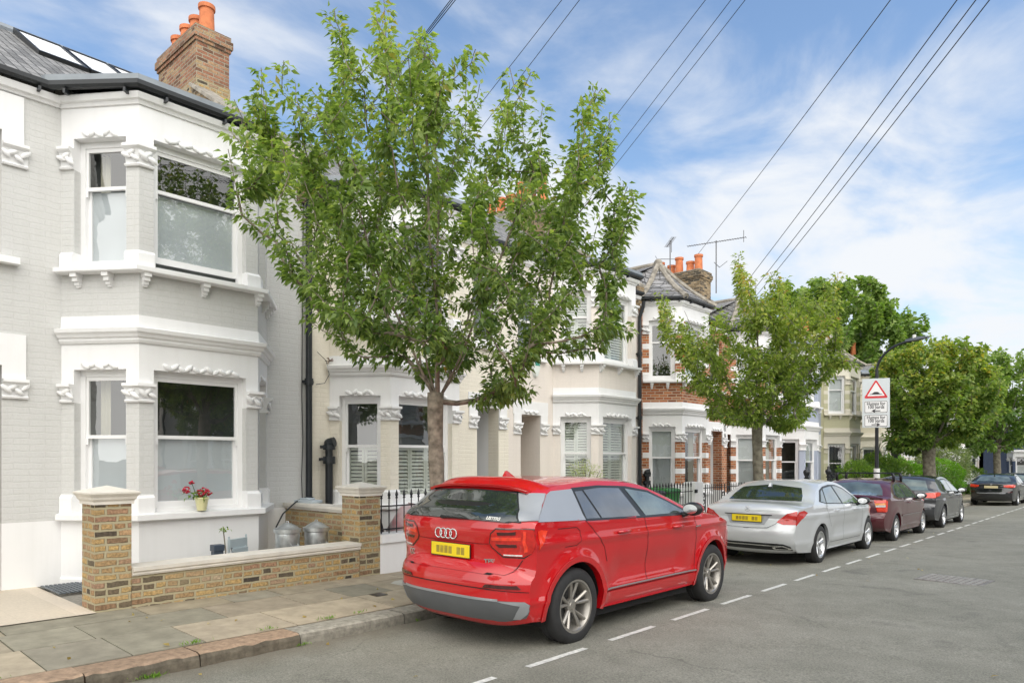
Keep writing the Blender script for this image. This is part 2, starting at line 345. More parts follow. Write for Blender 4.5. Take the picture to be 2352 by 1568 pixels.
# ------------------------------------------------------------------ ground
KX = -5.80; S = .012
def road_z(X, Y): return -S*max(-40, min(Y, 78)) - .08*min(1, (X/5.8)**2)
def pave_z(X, Y): return -S*max(-40, min(Y, 78)) - .08 + .115 + .018*min(6, max(0, KX-X))
def asphalt():
    m, nt, b = new_mat('asphalt'); N, L = nt.nodes, nt.links
    t = N.new('ShaderNodeTexCoord')
    def noise(s, d=6, r=.6):
        n = N.new('ShaderNodeTexNoise'); n.inputs['Scale'].default_value = s; n.inputs['Detail'].default_value = d; n.inputs['Roughness'].default_value = r
        L.new(t.outputs['Object'], n.inputs['Vector']); return n
    big, mid, fine = noise(.35, 6), noise(2.2, 8, .7), noise(60, 4, .85)
    vor = N.new('ShaderNodeTexVoronoi'); vor.inputs['Scale'].default_value = 70; L.new(t.outputs['Object'], vor.inputs['Vector'])
    r = N.new('ShaderNodeValToRGB'); e = r.color_ramp.elements; e[0].position = .35; e[0].color = (.18,.178,.150,1); e[1].position = .70; e[1].color = (.32,.31,.27,1)
    mxx = N.new('ShaderNodeMix'); mxx.data_type = 'FLOAT'; mxx.inputs[0].default_value = .5; L.new(big.outputs[0], mxx.inputs[2]); L.new(mid.outputs[0], mxx.inputs[3]); L.new(mxx.outputs[0], r.inputs[0])
    r2 = N.new('ShaderNodeValToRGB'); e = r2.color_ramp.elements; e[0].position = .32; e[0].color = (.5,.5,.5,1); e[1].position = .72; e[1].color = (1.55,1.55,1.5,1); L.new(fine.outputs[0], r2.inputs[0])
    m1 = N.new('ShaderNodeMix'); m1.data_type = 'RGBA'; m1.blend_type = 'MULTIPLY'; m1.inputs[0].default_value = 1; L.new(r.outputs[0], m1.inputs[6]); L.new(r2.outputs[0], m1.inputs[7])
    # gutter strip near the kerb: silt; and old patch edges
    sp = N.new('ShaderNodeSeparateXYZ'); L.new(t.outputs['Object'], sp.inputs[0])
    wob = N.new('ShaderNodeMath'); wob.operation = 'MULTIPLY_ADD'; L.new(mid.outputs[0], wob.inputs[0]); wob.inputs[1].default_value = .55; L.new(sp.outputs[0], wob.inputs[2])
    g = N.new('ShaderNodeMapRange'); g.inputs[1].default_value = -5.05; g.inputs[2].default_value = -5.45; g.inputs[3].default_value = 0; g.inputs[4].default_value = .62; L.new(wob.outputs[0], g.inputs[0])
    m2 = N.new('ShaderNodeMix'); m2.data_type = 'RGBA'; L.new(g.outputs[0], m2.inputs[0]); L.new(m1.outputs[2], m2.inputs[6]); m2.inputs[7].default_value = (.19,.165,.125,1)
    # parked strip slightly darker, oil stains
    st = noise(1.1, 3); s2 = N.new('ShaderNodeMapRange'); s2.inputs[1].default_value = .60; s2.inputs[2].default_value = .72; s2.inputs[3].default_value = 0; s2.inputs[4].default_value = .45; L.new(st.outputs[0], s2.inputs[0])
    m3 = N.new('ShaderNodeMix'); m3.data_type = 'RGBA'; L.new(s2.outputs[0], m3.inputs[0]); L.new(m2.outputs[2], m3.inputs[6]); m3.inputs[7].default_value = (.05,.048,.044,1)
    vc = N.new('ShaderNodeTexVoronoi'); vc.feature = 'DISTANCE_TO_EDGE'; vc.inputs['Scale'].default_value = .45
    vw = N.new('ShaderNodeVectorMath'); vw.operation = 'MULTIPLY_ADD'; L.new(noise(1.3, 5).outputs['Color'], vw.inputs[0]); vw.inputs[1].default_value = (.9, .9, 0); L.new(t.outputs['Object'], vw.inputs[2]); L.new(vw.outputs[0], vc.inputs['Vector'])
    cr = N.new('ShaderNodeMapRange'); cr.inputs[1].default_value = .002; cr.inputs[2].default_value = .010; cr.inputs[3].default_value = .38; cr.inputs[4].default_value = 0; L.new(vc.outputs['Distance'], cr.inputs[0])
    gate = N.new('ShaderNodeMapRange'); gate.inputs[1].default_value = .52; gate.inputs[2].default_value = .60; L.new(noise(.5, 3).outputs[0], gate.inputs[0])
    cg = N.new('ShaderNodeMath'); cg.operation = 'MULTIPLY'; L.new(cr.outputs[0], cg.inputs[0]); L.new(gate.outputs[0], cg.inputs[1])
    m4 = N.new('ShaderNodeMix'); m4.data_type = 'RGBA'; L.new(cg.outputs[0], m4.inputs[0]); L.new(m3.outputs[2], m4.inputs[6]); m4.inputs[7].default_value = (.07,.068,.06,1)
    L.new(m4.outputs[2], b.inputs['Base Color'])
    b.inputs['Roughness'].default_value = .82; b.inputs['Specular IOR Level'].default_value = .35
    hh = N.new('ShaderNodeMath'); hh.operation = 'ADD'; L.new(vor.outputs['Distance'], hh.inputs[0]); L.new(fine.outputs[0], hh.inputs[1])
    bp = N.new('ShaderNodeBump'); bp.inputs['Strength'].default_value = .7; bp.inputs['Distance'].default_value = .008; L.new(hh.outputs[0], bp.inputs['Height']); L.new(bp.outputs[0], b.inputs['Normal'])
    return m
M_asphalt = asphalt()
ys = [-40, -20, -10, -5, 0, 5, 10, 20, 30, 40, 50, 60, 70, 78]
xs = [KX-.02, -5.2, -4.5, -3.7, -2.5, -1.2, 0, 1.2, 2.2, 3.2]
mb = MB()
vs = [(x, y, road_z(x, y)) for y in ys for x in xs]; nx = len(xs)
mb.add(vs, [(j*nx+i, j*nx+i+1, (j+1)*nx+i+1, (j+1)*nx+i) for j in range(len(ys)-1) for i in range(nx-1)])
tag(mb.build('road', M_asphalt), kind='structure')
# ground sheet reaching the horizon (below everything)
mb = MB(); yy = [-400, -40, 78, 900]
mb.add([(x, y, -S*max(-40, min(y, 78))-.16) for y in yy for x in (-500, 500)], [(2*i, 2*i+1, 2*i+3, 2*i+2) for i in range(3)])
tag(mb.build('ground', pm('earth', (.12,.10,.07), .9, var=.3)), kind='structure')

def colattr_mat(name, rough=.8, bump=.3, bscale=60, mul=1.0, nlo=.8, nhi=1.12, nsc=12):
    m, nt, b = new_mat(name); N, L = nt.nodes, nt.links
    a = N.new('ShaderNodeAttribute'); a.attribute_name = 'Col'; t = N.new('ShaderNodeTexCoord')
    n = N.new('ShaderNodeTexNoise'); n.inputs['Scale'].default_value = nsc; n.inputs['Detail'].default_value = 8; n.inputs['Roughness'].default_value = .65; L.new(t.outputs['Object'], n.inputs['Vector'])
    mr = N.new('ShaderNodeMapRange'); mr.inputs[1].default_value = .3; mr.inputs[2].default_value = .7; mr.inputs[3].default_value = nlo*mul; mr.inputs[4].default_value = nhi*mul; L.new(n.outputs[0], mr.inputs[0])
    x = N.new('ShaderNodeMix'); x.data_type = 'RGBA'; x.blend_type = 'MULTIPLY'; x.inputs[0].default_value = 1; L.new(a.outputs[0], x.inputs[6]); L.new(mr.outputs[0], x.inputs[7]); L.new(x.outputs[2], b.inputs['Base Color'])
    b.inputs['Roughness'].default_value = rough; b.inputs['Specular IOR Level'].default_value = .3
    n2 = N.new('ShaderNodeTexNoise'); n2.inputs['Scale'].default_value = bscale; n2.inputs['Detail'].default_value = 4; L.new(t.outputs['Object'], n2.inputs['Vector'])
    bp = N.new('ShaderNodeBump'); bp.inputs['Strength'].default_value = bump; bp.inputs['Distance'].default_value = .006; L.new(n2.outputs[0], bp.inputs['Height']); L.new(bp.outputs[0], b.inputs['Normal'])
    return m
M_slab = colattr_mat('york_stone_slabs', nlo=.72, nhi=1.15, nsc=4.5)
M_kerb = colattr_mat('granite_kerb', bump=.8, bscale=45, nlo=.6, nhi=1.25, nsc=16)
def set_cols(o, cols):
    a = o.data.color_attributes.new('Col', 'FLOAT_COLOR', 'CORNER'); k = 0
    arr = []
    for p in o.data.polygons:
        c = cols[p.index]
        arr.extend([c[0], c[1], c[2], 1]*p.loop_total)
    a.data.foreach_set('color', arr)
# pavement: mortar bed + slabs
mb = MB(); 
yl = [-40, 0, 20, 40, 60, 78]
mb.add([(x, y, pave_z(x, y)-.006) for y in yl for x in (KX-.3, -14.5)], [(2*i, 2*i+1, 2*i+3, 2*i+2) for i in range(len(yl)-1)])
tag(mb.build('pavement_bed', pm('joint_mortar', (.10,.095,.075), .9)), kind='structure')
SLC = [(.31,.27,.20),(.36,.31,.23),(.28,.26,.20),(.37,.315,.235),(.32,.30,.245),(.40,.34,.25),(.30,.275,.215),(.33,.285,.205)]
mb = MB(); cols = []; x = KX-.30; rs = random.Random(5)
while x > -7.9:
    wd = min(x+7.92, rs.choice([.46, .62, .75]));
    if x-wd < -7.75: wd = x+7.92
    y = -12.0-rs.random()
    while y < 70:
        ln = rs.choice([.6, .9, .9, 1.2])
        if y > 30: ln *= 2
        g = .006; dz = rs.uniform(0, .004)
        X0, X1, Y0, Y1 = x-wd+g, x-g, y+g, y+ln-g
        top = [(X0, Y0), (X1, Y0), (X1, Y1), (X0, Y1)]
        mb.add([(a, b, pave_z(a, b)+dz) for a, b in top]+[(a, b, pave_z(a, b)-.01) for a, b in top], [(0,1,2,3),(0,4,5,1),(1,5,6,2),(2,6,7,3),(3,7,4,0)])
        c = rs.choice(SLC); k = rs.uniform(.88, 1.12); cols += [tuple(q*k for q in c)]*5
        y += ln
    x -= wd
o = mb.build('pavement', M_slab, fixn=False); set_cols(o, cols); tag(o, kind='structure')
# kerb stones
mb = MB(); cols = []; y = -12
while y < 72:
    ln = rs.uniform(.75, 1.25)
    near = y < 3.1
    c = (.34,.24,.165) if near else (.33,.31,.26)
    k = rs.uniform(.85, 1.12); c = tuple(q*k for q in c)
    zt = rs.uniform(-.004, .006); y0, y1 = y+.005, y+ln-.005; sub = 14 if y < 12 else 2; sh = rs.uniform(-.008, .008)
    for q in range(sub):
        a, b2 = y0+(y1-y0)*q/sub, y0+(y1-y0)*(q+1)/sub
        jig = lambda yy_: .010*math.sin(yy_*13.1)+.008*math.sin(yy_*37.7) if near else .002*math.sin(yy_*17)
        prof = [(KX-.30, .0), (KX-.045, .002), (KX-.012, -.012), (KX, -.045), (KX+.008, -.17)]
        va = []
        for yy_ in (a, b2):
            for i, (px, pz) in enumerate(prof):
                va.append((px+(jig(yy_)+sh if i > 1 else 0), yy_, pave_z(KX, yy_)+pz+zt+(jig(yy_*1.7)*.5 if i in (1, 2) else 0)))
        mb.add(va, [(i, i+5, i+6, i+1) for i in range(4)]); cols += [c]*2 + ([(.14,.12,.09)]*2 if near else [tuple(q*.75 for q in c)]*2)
    for yy_ in (y0, y1):
        va = [(px, yy_, pave_z(KX, yy_)+pz+zt) for px, pz in prof]+[(KX-.3, yy_, pave_z(KX, yy_)-.17)]
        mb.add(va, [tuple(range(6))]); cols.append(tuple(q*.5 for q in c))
    y += ln
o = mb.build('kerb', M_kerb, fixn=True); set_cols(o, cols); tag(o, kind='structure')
# opposite pavement + kerb
mb = MB(); mb.add([(x, y, -S*y-.02+ (.0 if x < 3.3 else .10)) for y in (-40, 78) for x in (3.2, 3.45, 6.2)], [(0,1,4,3),(1,2,5,4)])
tag(mb.build('opposite_pavement', pm('paving_grey', (.22,.21,.18), .85, var=.2, nscale=1.5)), kind='structure')
# dashed parking line
mb = MB(); y = -.45; k = 0
rs2 = random.Random(3)
while y < 75:
    y0, y1 = y, y+.80; wv = .032
    n = 5
    pts = []
    for i in range(n+1):
        yy_ = y0+(y1-y0)*i/n; pts += [(-3.72-wv+rs2.uniform(-.003,.003), yy_, 0), (-3.72+wv+rs2.uniform(-.003,.003), yy_, 0)]
    mb.add([(a, b, road_z(a, b)+.004) for a, b, c in pts], [(2*i, 2*i+1, 2*i+3, 2*i+2) for i in range(n)])
    y += 1.19
tag(mb.build('parking_line', M_linewhite), kind='structure')
# garden ground behind the front walls
mb = MB(); yl = [-12, 0, 10, 20, 30, 40, 60, 78]
mb.add([(x, y, pave_z(-7.9, y)+.004) for y in yl for x in (-7.93, -14)], [(2*i, 2*i+1, 2*i+3, 2*i+2) for i in range(len(yl)-1)])
tag(mb.build('garden_ground', pm('garden_gravel', (.30,.28,.24), .9, var=.3, nscale=30)), kind='structure')
mb = MB(); mb.add([(x, y, pave_z(-7.9, y)+.012) for x, y in ((-7.86,-.5),(-10.2,-.5),(-10.2,2.42),(-7.86,2.42))], [(0,1,2,3)])
tag(mb.build('front_path', brick_mat('limestone_path', [(0,(.60,.53,.43)),(1,(.66,.58,.48))], (.55,.48,.39), bw=2.4, bh=.45, ms=.004, bump=.15, dirt=.1, dirtcol=(.45,.38,.3))), kind='structure')

# ------------------------------------------------------------------ terraced houses
BP = [(0, 0), (.85, .6), (.85, 2.15), (0, 2.75)]          # bay plan: x out from the facade, y along the street
def on(seg, u, n=0.0):                                     # point on a bay face
    a, b = Vector(BP[seg]), Vector(BP[seg+1]); d = (b-a).normalized(); nn = Vector((d.y, -d.x)); q = a+d*u+nn*n; return (q.x, q.y)
def seglen(seg): return (Vector(BP[seg+1])-Vector(BP[seg])).length
class Face:
    def __init__(s, o, d): s.o = Vector(o); s.d = Vector(d).normalized(); s.n = Vector((s.d.y, -s.d.x))
    def p(s, u, n, z): q = s.o+s.d*u+s.n*n; return Vector((q.x, q.y, z))
    def box(s, mb, u0, u1, z0, z1, n0, n1, mi=0):
        d = Vector((s.d.x, s.d.y, 0)); n = Vector((s.n.x, s.n.y, 0))
        mb.obox(s.p(u0, n0, z0), d*(u1-u0), n*(n1-n0), Vector((0, 0, z1-z0)), mi)
FACES = [Face(BP[i], Vector(BP[i+1])-Vector(BP[i])) for i in range(3)]
WALLF = Face((0, 0), (0, 1))

def leafy_lumps(mb, face, u0, u1, z0, z1, n0, k, r, rs):
    """carved leaf clusters: tilted ellipsoids along a strip"""
    for i in range(k):
        t = (i+.5)/k; u = u0+(u1-u0)*t; zc = z0+(z1-z0)*(.5+.22*math.sin(i*2.4))
        c = face.p(u, n0, zc); s = Vector((face.d.x, face.d.y, 0)); rr = r*rs.uniform(.85, 1.15)
        base = len(mb.v); tmp = MB(); tmp.ball((0, 0, 0), 1, 7, 5)
        tilt = (.6 if i % 2 else -.6)+rs.uniform(-.2, .2)
        for v in tmp.v:
            a, b, cz = v; lu, lz = a*rr*1.25, cz*rr*.55
            x2 = lu*math.cos(tilt)-lz*math.sin(tilt); z2 = lu*math.sin(tilt)+lz*math.cos(tilt)
            q = c+s*x2+Vector((face.n.x, face.n.y, 0))*(b*rr*.45)+Vector((0, 0, z2)); mb.v.append(tuple(q))
        for f in tmp.f: mb.f.append(tuple(i2+base for i2 in f)); mb.m.append(0)

def sash(root, face, u0, u1, z0, z1, zm, trim, lower=None, upper=None, rec=.11, detail=1, louvre_mat=None, name='window', open_=0, glass=None):
    """sliding sash window: frame > pane and what hangs behind it"""
    mb = MB(); fw = .075; n0, n1 = -rec-.07, -rec
    face.box(mb, u0, u0+fw, z0, z1, n0, n1); face.box(mb, u1-fw, u1, z0, z1, n0, n1)
    face.box(mb, u0+fw, u1-fw, z1-fw, z1, n0, n1-.002); face.box(mb, u0+fw, u1-fw, z0, z0+.06, n0, n1+.02)
    sw = .045; a, b = u0+fw, u1-fw
    # upper sash (outer), lower sash (inner)
    face.box(mb, a, a+sw*.7, zm, z1-fw, n0+.018, n1-.018); face.box(mb, b-sw*.7, b, zm, z1-fw, n0+.018, n1-.018)
    face.box(mb, a, b, z1-fw-.05, z1-fw+.001, n0+.019, n1-.017)
    face.box(mb, a, b, zm-.022, zm+.022, n0+.016, n1-.012)
    face.box(mb, a, a+sw, z0+.06+open_, zm-.022, n0-.03, n1-.05); face.box(mb, b-sw, b, z0+.06+open_, zm-.022, n0-.03, n1-.05)
    face.box(mb, a, b, z0+.06+open_, z0+.14+open_, n0-.031, n1-.049)
    if detail:
        for q, s_ in ((a, 1), (b, -1)): face.box(mb, q, q+s_*.03, zm-.10, zm-.022, n1-.02, n1-.006)
    w_ = mb.build(name, trim, root, bevel=0)
    for ua, ub, za, zb, nn in ((a+.01, b-.01, zm, z1-fw-.03, n1-.034), (a+.02, b-.02, z0+.1+open_, zm-.01, n0+.004)):
        g = MB(); g.add([face.p(ua, nn, za), face.p(ub, nn, za), face.p(ub, nn, zb), face.p(ua, nn, zb)], [(0, 1, 2, 3)]); g.build('pane', glass or M_glass, w_, fixn=False)
    back = n0-.12
    if open_:
        d = MB(); face.box(d, a, b, z0+.06, z0+.06+open_, n0-.02, n0-.01); d.build('gap', M_dark, w_)
    def put(kind, za, zb):
        if kind == 'frost':
            d = MB(); face.box(d, a, b, za, zb, n0-.030, n0-.02); d.build('blind', M_frost, w_)
        elif kind == 'blind':
            d = MB(); face.box(d, a, b, za, zb, n0-.050, n0-.04); d.build('blind', M_blindw, w_)
        elif kind in ('shut', 'shut3'):
            npn = 3 if kind == 'shut3' else 2; d = MB(); pw = (b-a)/npn
            for i in range(npn):
                p0, p1 = a+pw*i+.004, a+pw*(i+1)-.004
                face.box(d, p0, p0+.04, za, zb, n0-.075, n0-.045); face.box(d, p1-.04, p1, za, zb, n0-.075, n0-.045)
                face.box(d, p0+.04, p1-.04, za, za+.06, n0-.075, n0-.045); face.box(d, p0+.04, p1-.04, zb-.05, zb, n0-.075, n0-.045)
                z = za+.07
                while z < zb-.07:
                    o_ = face.p(p0+.04, n0-.085, z+.045); dd = Vector((face.d.x, face.d.y, 0)); nn = Vector((face.n.x, face.n.y, 0))
                    d.obox(o_, dd*(p1-p0-.08), nn*.035-Vector((0, 0, .040)), Vector((0, 0, .008))+nn*.004)
                    z += .062
            d.build('shutter', louvre_mat or M_blind, w_)
        elif kind in ('curtain', 'curtains', 'curtainR'):
            d = MB(); 
            def drape(c0, c1):
                n = max(6, int((c1-c0)/.012)); top = []
                for i in range(n+1):
                    u = c0+(c1-c0)*i/n; nn = back-.05+.022*math.sin(u*95)
                    top.append((face.p(u, nn, zb), face.p(u, nn, za)))
                vs = [q for t in top for q in t]; d.add(vs, [(2*i, 2*i+1, 2*i+3, 2*i+2) for i in range(n)])
            wd = (b-a)*.32
            if kind != 'curtainR': drape(a, a+wd)
            if kind != 'curtain': drape(b-wd*.8, b)
            d.build('curtain', M_curtain, w_, smooth=True, fixn=False)
    if lower: put(lower, z0+.06+open_, zm-.02)
    if upper: put(upper, zm+.01 if upper[:4] == 'shut' else z0+.1, z1-fw)
    return w_

def capital(mb, path_pts, z0, z1, rs, lumps=True, faces=(), back=-.22):
    h = z1-z0
    mb.sweep(path_pts, [(back, z0), (.035, z0), (.045, z0+.02), (.03, z0+.035), (.012, z0+.04), (.02, z0+h*.4), (.05, z0+h*.75), (.085, z0+h*.82), (.095, z1-.035), (.095, z1), (back, z1)])
    if lumps:
        for f, u0, u1 in faces: leafy_lumps(mb, f, u0, u1, z0+.05, z1-.05, .05, max(2, int(round((u1-u0)/.062))), .055, rs)

ZB = dict(base=.85, sill=.94, plinth=1.17, cap0=2.31, cap1=2.54, lint=2.72, str0=3.04, str1=3.21, par=3.38, usill0=3.90, usill=3.98, uplinth=4.18, ucap0=5.21, ucap1=5.47, ulint=5.59, cor0=5.97, cor1=6.09)

def house(label, cl, wall, trim, y0, y1, door=None, low=(None,)*3, up=(None,)*3, upl=(None,)*3, lwl=(None,)*3, bands=None, roof='lead', detail=1, seed=1,
          roofmat=None, doorcol=(.3,.3,.3), ridge=-4.0, rise=.65, zoff=None, gutter=True, base_mat=None, chim=None, pipe=None, skylight=None, open_=0, ext_left=None, overwin=True, group='terraced houses along the street', louv=None, rot=None, bars=False, glassup=None, glasslow=None, doorwall=None, parapet=None):
    rs = random.Random(seed); jl = cl-.6; Z = ZB
    if zoff is None: zoff = -.017*(cl-3.3) if rot is None else rot[0][2]
    root = empty('terraced_house', (-10, jl, zoff) if rot is None else rot[0], 0 if rot is None else rot[1], label=label, cat='house', group=group)
    ya, yb = y0-jl, y1-jl                       # facade span, local
    base_mat = base_mat or trim
    zg = -.35
    # --- main wall
    mb = MB(); zt = 6.02; ops = []
    if door: ops.append((door[0]-jl, door[1]-jl, zg, 2.72))
    if door and overwin:
        dm = (door[0]+door[1])/2-jl; ops.append((dm-.42, dm+.42, 4.02, 5.55))
    if ext_left: ops += [tuple(q) for q in ext_left]
    cutz = sorted({zg, .85, zt} | {o[2] for o in ops} | {o[3] for o in ops}); cuty = sorted({ya, yb, -.02+.14, 2.61} | {o[0] for o in ops} | {o[1] for o in ops})
    wb = MB()
    for i in range(len(cutz)-1):
        z_a, z_b = cutz[i], cutz[i+1]; runs = []; cur = None
        for j in range(len(cuty)-1):
            c_a, c_b = cuty[j], cuty[j+1]
            if c_a < ya-1e-6 or c_b > yb+1e-6: continue
            mid = ((c_a+c_b)/2, (z_a+z_b)/2)
            hole = any(o[0] < mid[0] < o[1] and o[2] < mid[1] < o[3] for o in ops)
            if hole: cur = None; continue
            if cur: cur[1] = c_b
            else: cur = [c_a, c_b]; runs.append(cur)
        for a, b in runs:
            (wb if z_b <= .851 else mb).box((-.30, a, z_a), (0, b, z_b))
    # bay brick: apron between the floors, pillars
    mb.sweep([(0.001, BP[0][1]+.001), *BP[1:3], (0.001, BP[3][1])], [(0, Z['str1']-.05), (0, Z['usill0']+.02), (-.2, Z['usill0']+.02), (-.2, Z['str1']-.05)])
    e = .17
    L0 = seglen(0); L1 = seglen(1)
    pil = [[on(0, 0), on(0, e)], [on(0, L0-e), BP[1], on(1, e)], [on(1, L1-e), BP[2], on(2, e)], [on(2, L0-e), on(2, L0)]]
    pfaces = [[(FACES[0], .0, e)], [(FACES[0], L0-e, L0), (FACES[1], 0, e)], [(FACES[1], L1-e, L1), (FACES[2], 0, e)], [(FACES[2], L0-e, L0)]]
    def bandpil(z_a, z_b):
        if not bands:
            for p in pil: mb.sweep(p, [(0, z_a), (0, z_b), (-.2, z_b), (-.2, z_a)])
            return
        n = 5; hb = .145; gapn = (z_b-z_a-2*hb)/3
        zz_ = z_a
        for k in range(5):
            hgt = hb if k % 2 else gapn
            for p in pil:
                if k % 2: bm_ = MB(); bm_.sweep(p, [(.006, zz_), (.006, zz_+hgt), (-.2, zz_+hgt), (-.2, zz_)]); bm_.build('stone_band', trim, root)
                else: mb.sweep(p, [(0, zz_), (0, zz_+hgt), (-.2, zz_+hgt), (-.2, zz_)])
            zz_ += hgt
    bandpil(Z['plinth'], Z['cap0']); bandpil(Z['uplinth'], Z['ucap0'])
    mb.build('wall', wall, root)
    wb_ = wb
    wb_.sweep(BP, [(.012, zg), (.012, Z['base']+.0), (-.2, Z['base']), (-.2, zg)])
    if detail: wb_.sweep(BP, [(.012, zg), (.035, zg), (.035, .12), (.025, .14), (.012, .14)])
    wb_.build('plinth_wall', base_mat, root)
    # dark room behind the bay windows
    db = MB(); db.box((.004, .16, .9), (.012, 2.59, 5.9)); db.build('interior', M_dark, root)
    # --- stucco trim
    def ring(name, prof, mat=trim, pth=BP): m_ = MB(); m_.sweep(pth, prof); return m_.build(name, mat, root)
    bpx = [(0, -.10), BP[1], BP[2], (0, 2.85)]
    z = Z['base']
    ring('sill', [(-.2, z), (.10, z), (.11, z+.01), (.11, z+.075), (.02, z+.094), (-.2, z+.094)])
    z = Z['usill0']
    ring('sill', [(-.2, z), (.14, z), (.15, z+.01), (.15, z+.06), (.02, z+.082), (-.2, z+.082)])
    fr = MB()
    fr.sweep(BP, [(.006, Z['lint']), (.006, Z['str0']), (.03, Z['str0']), (.05, Z['str0']+.03), (.05, Z['str0']+.06), (.075, Z['str0']+.07), (.09, Z['str0']+.10), (.12, Z['str0']+.125), (.13, Z['str1']), (.02, Z['str1']+.03), (.012, Z['par']), (-.2, Z['par']), (-.2, Z['lint'])])
    fr.build('frieze', trim, root)
    fr = MB()
    fr.sweep(BP, [(.006, Z['ulint']), (.006, Z['cor0']), (.03, Z['cor0']), (.045, Z['cor0']+.04), (.08, Z['cor0']+.05), (.10, Z['cor1']-.02), (.10, Z['cor1']), (-.2, Z['cor1']), (-.2, Z['ulint'])])
    fr.build('frieze', trim, root)
    for zc0, zc1, zl, zs, zp in ((Z['cap0'], Z['cap1'], Z['lint'], Z['sill'], Z['plinth']), (Z['ucap0'], Z['ucap1'], Z['ulint'], Z['usill'], Z['uplinth'])):
        for p in pil:
            pm_ = MB()
            pm_.sweep(p, [(.006, zc1), (.006, zl), (-.2, zl), (-.2, zc1)])
            pm_.build('pillar_head', trim, root); pm_ = MB()
            pm_.sweep(p, [(.045, zs-.002), (.045, zp-.04), (.02, zp-.01), (.02, zp), (-.2, zp), (-.2, zs-.002)])
            pm_.build('pillar_foot', trim, root)
        for p, ff in zip(pil, pfaces):
            c = MB(); capital(c, p, zc0, zc1, rs, detail > 0, ff); c.build('capital', trim, root, smooth=True, ang=40)
        if detail:
            for i in range(3):
                lm = MB(); L_ = seglen(i); leafy_lumps(lm, FACES[i], e+.12, L_-e-.12, zl+.015, zl+.075, .012, int((L_-2*e-.2)/.085), .055, rs)
                lm.build('leaf_moulding', trim, root, smooth=True)
        for i in range(3):
            L_ = seglen(i); fl = zc0 > 4
            k = i
            sash(root, FACES[i], e-.01, L_-e+.01, zs-.01, zl, (zs+zl)/2+(.06 if not fl else .22), M_timber, lower=(upl if fl else lwl)[k] if False else ((low if not fl else upl)[k]), upper=((lwl if not fl else up)[k]),
                 detail=detail, open_=(open_ if fl and i == 1 else 0), louvre_mat=louv, glass=(glassup if fl else glasslow))
    if bars:
        bb = MB()
        for fi in (0, 1):
            for q in range(5):
                u = e+.1+q*((seglen(fi)-2*e-.2)/4); bb.tube([FACES[fi].p(u, .03, 1.0), FACES[fi].p(u, .03, 2.65)], .008, 5)
        bb.build('window_bars', M_iron, root)
    # brackets under the upper sill
    zk = Z['usill0']
    for fi, us in ((0, (.2, .62)), (1, (.02, .75, 1.5)), (2, (.42, .84))):
        for u in us:
            b_ = MB(); f = FACES[fi]
            f.box(b_, u, u+.085, zk-.05, zk+.0, 0, .12); f.box(b_, u+.008, u+.077, zk-.10, zk-.05, 0, .09); f.box(b_, u+.012, u+.073, zk-.14, zk-.10, 0, .055); f.box(b_, u+.018, u+.067, zk-.165, zk-.14, 0, .03)
            b_.build('bracket', trim, root)
    # main wall cornice strip + gutter
    if roof != 'turret':
        for a, b in ((ya, -.03), (2.78, yb)):
            co = MB()
            if b-a > .1: co.sweep([(0, a), (0, b)], [(0, 5.97), (.03, 5.97), (.045, 6.0), (.08, 6.01), (.10, 6.07), (.10, 6.09), (0, 6.09)]); co.build('cornice', trim, root)
    else:
        co = MB(); co.sweep([(0, ya), (0, yb)], [(0, 5.9), (.03, 5.9), (.06, 6.0), (0, 6.0)]); co.build('cornice', trim, root)
    if gutter:
        g = MB(); gp = [(0, ya), (0, -.10), BP[1], BP[2], (0, 2.85), (0, yb)]
        if ya > -.15: gp = gp[1:]
        if yb < 2.9: gp = gp[:-1]
        g.sweep(gp, [(.10, 6.115), (.15, 6.115), (.185, 6.14), (.19, 6.19), (.10, 6.19)])
        for k in range(len(gp)-1):
            a, b = Vector(gp[k]), Vector(gp[k+1]); L_ = (b-a).length
            if L_ > .5:
                for t in np.arange(.25, L_-.05, .75):
                    f = Face(a, b-a); f.box(g, t, t+.03, 6.05, 6.10, .09, .17)
        g.build('gutter', M_black, root)
    # --- roof
    rm = roofmat or M_slate
    zr = 6.2+(-ridge-.1)*rise
    r = MB(); xe = .10
    r.add([(xe, ya, 6.18), (xe, yb, 6.18), (ridge, yb, zr), (ridge, ya, zr), (2*ridge-.5, yb, 6.18), (2*ridge-.5, ya, 6.18)], [(0, 1, 2, 3), (3, 2, 4, 5)])
    r.add([(xe, ya, 6.14), (xe, yb, 6.14), (xe, yb, 6.18), (xe, ya, 6.18)], [(0, 1, 2, 3)])
    r.add([(-.3, ya, 5.9), (2*ridge-.3, ya, 5.9), (2*ridge-.5, ya, 6.1), (ridge, ya, zr-.03), (-.3, ya, 6.3)], [(0, 1, 2, 3, 4)])
    r.add([(-.3, yb, 5.9), (2*ridge-.3, yb, 5.9), (2*ridge-.5, yb, 6.1), (ridge, yb, zr-.03), (-.3, yb, 6.3)], [(4, 3, 2, 1, 0)])
    ro = r.build('roof', rm, root, fixn=False)
    rt = MB(); rt.tube([(ridge, ya, zr+.0), (ridge, yb, zr+.0)], .09, 8); rt.build('ridge_tiles', M_lead if roof == 'lead' else M_stone, ro)
    bk = MB(); bk.box((2*ridge-.3, ya, zg), (2*ridge-.0, yb, 6.0)); bk.build('rear_wall', M_oldbrick, root)
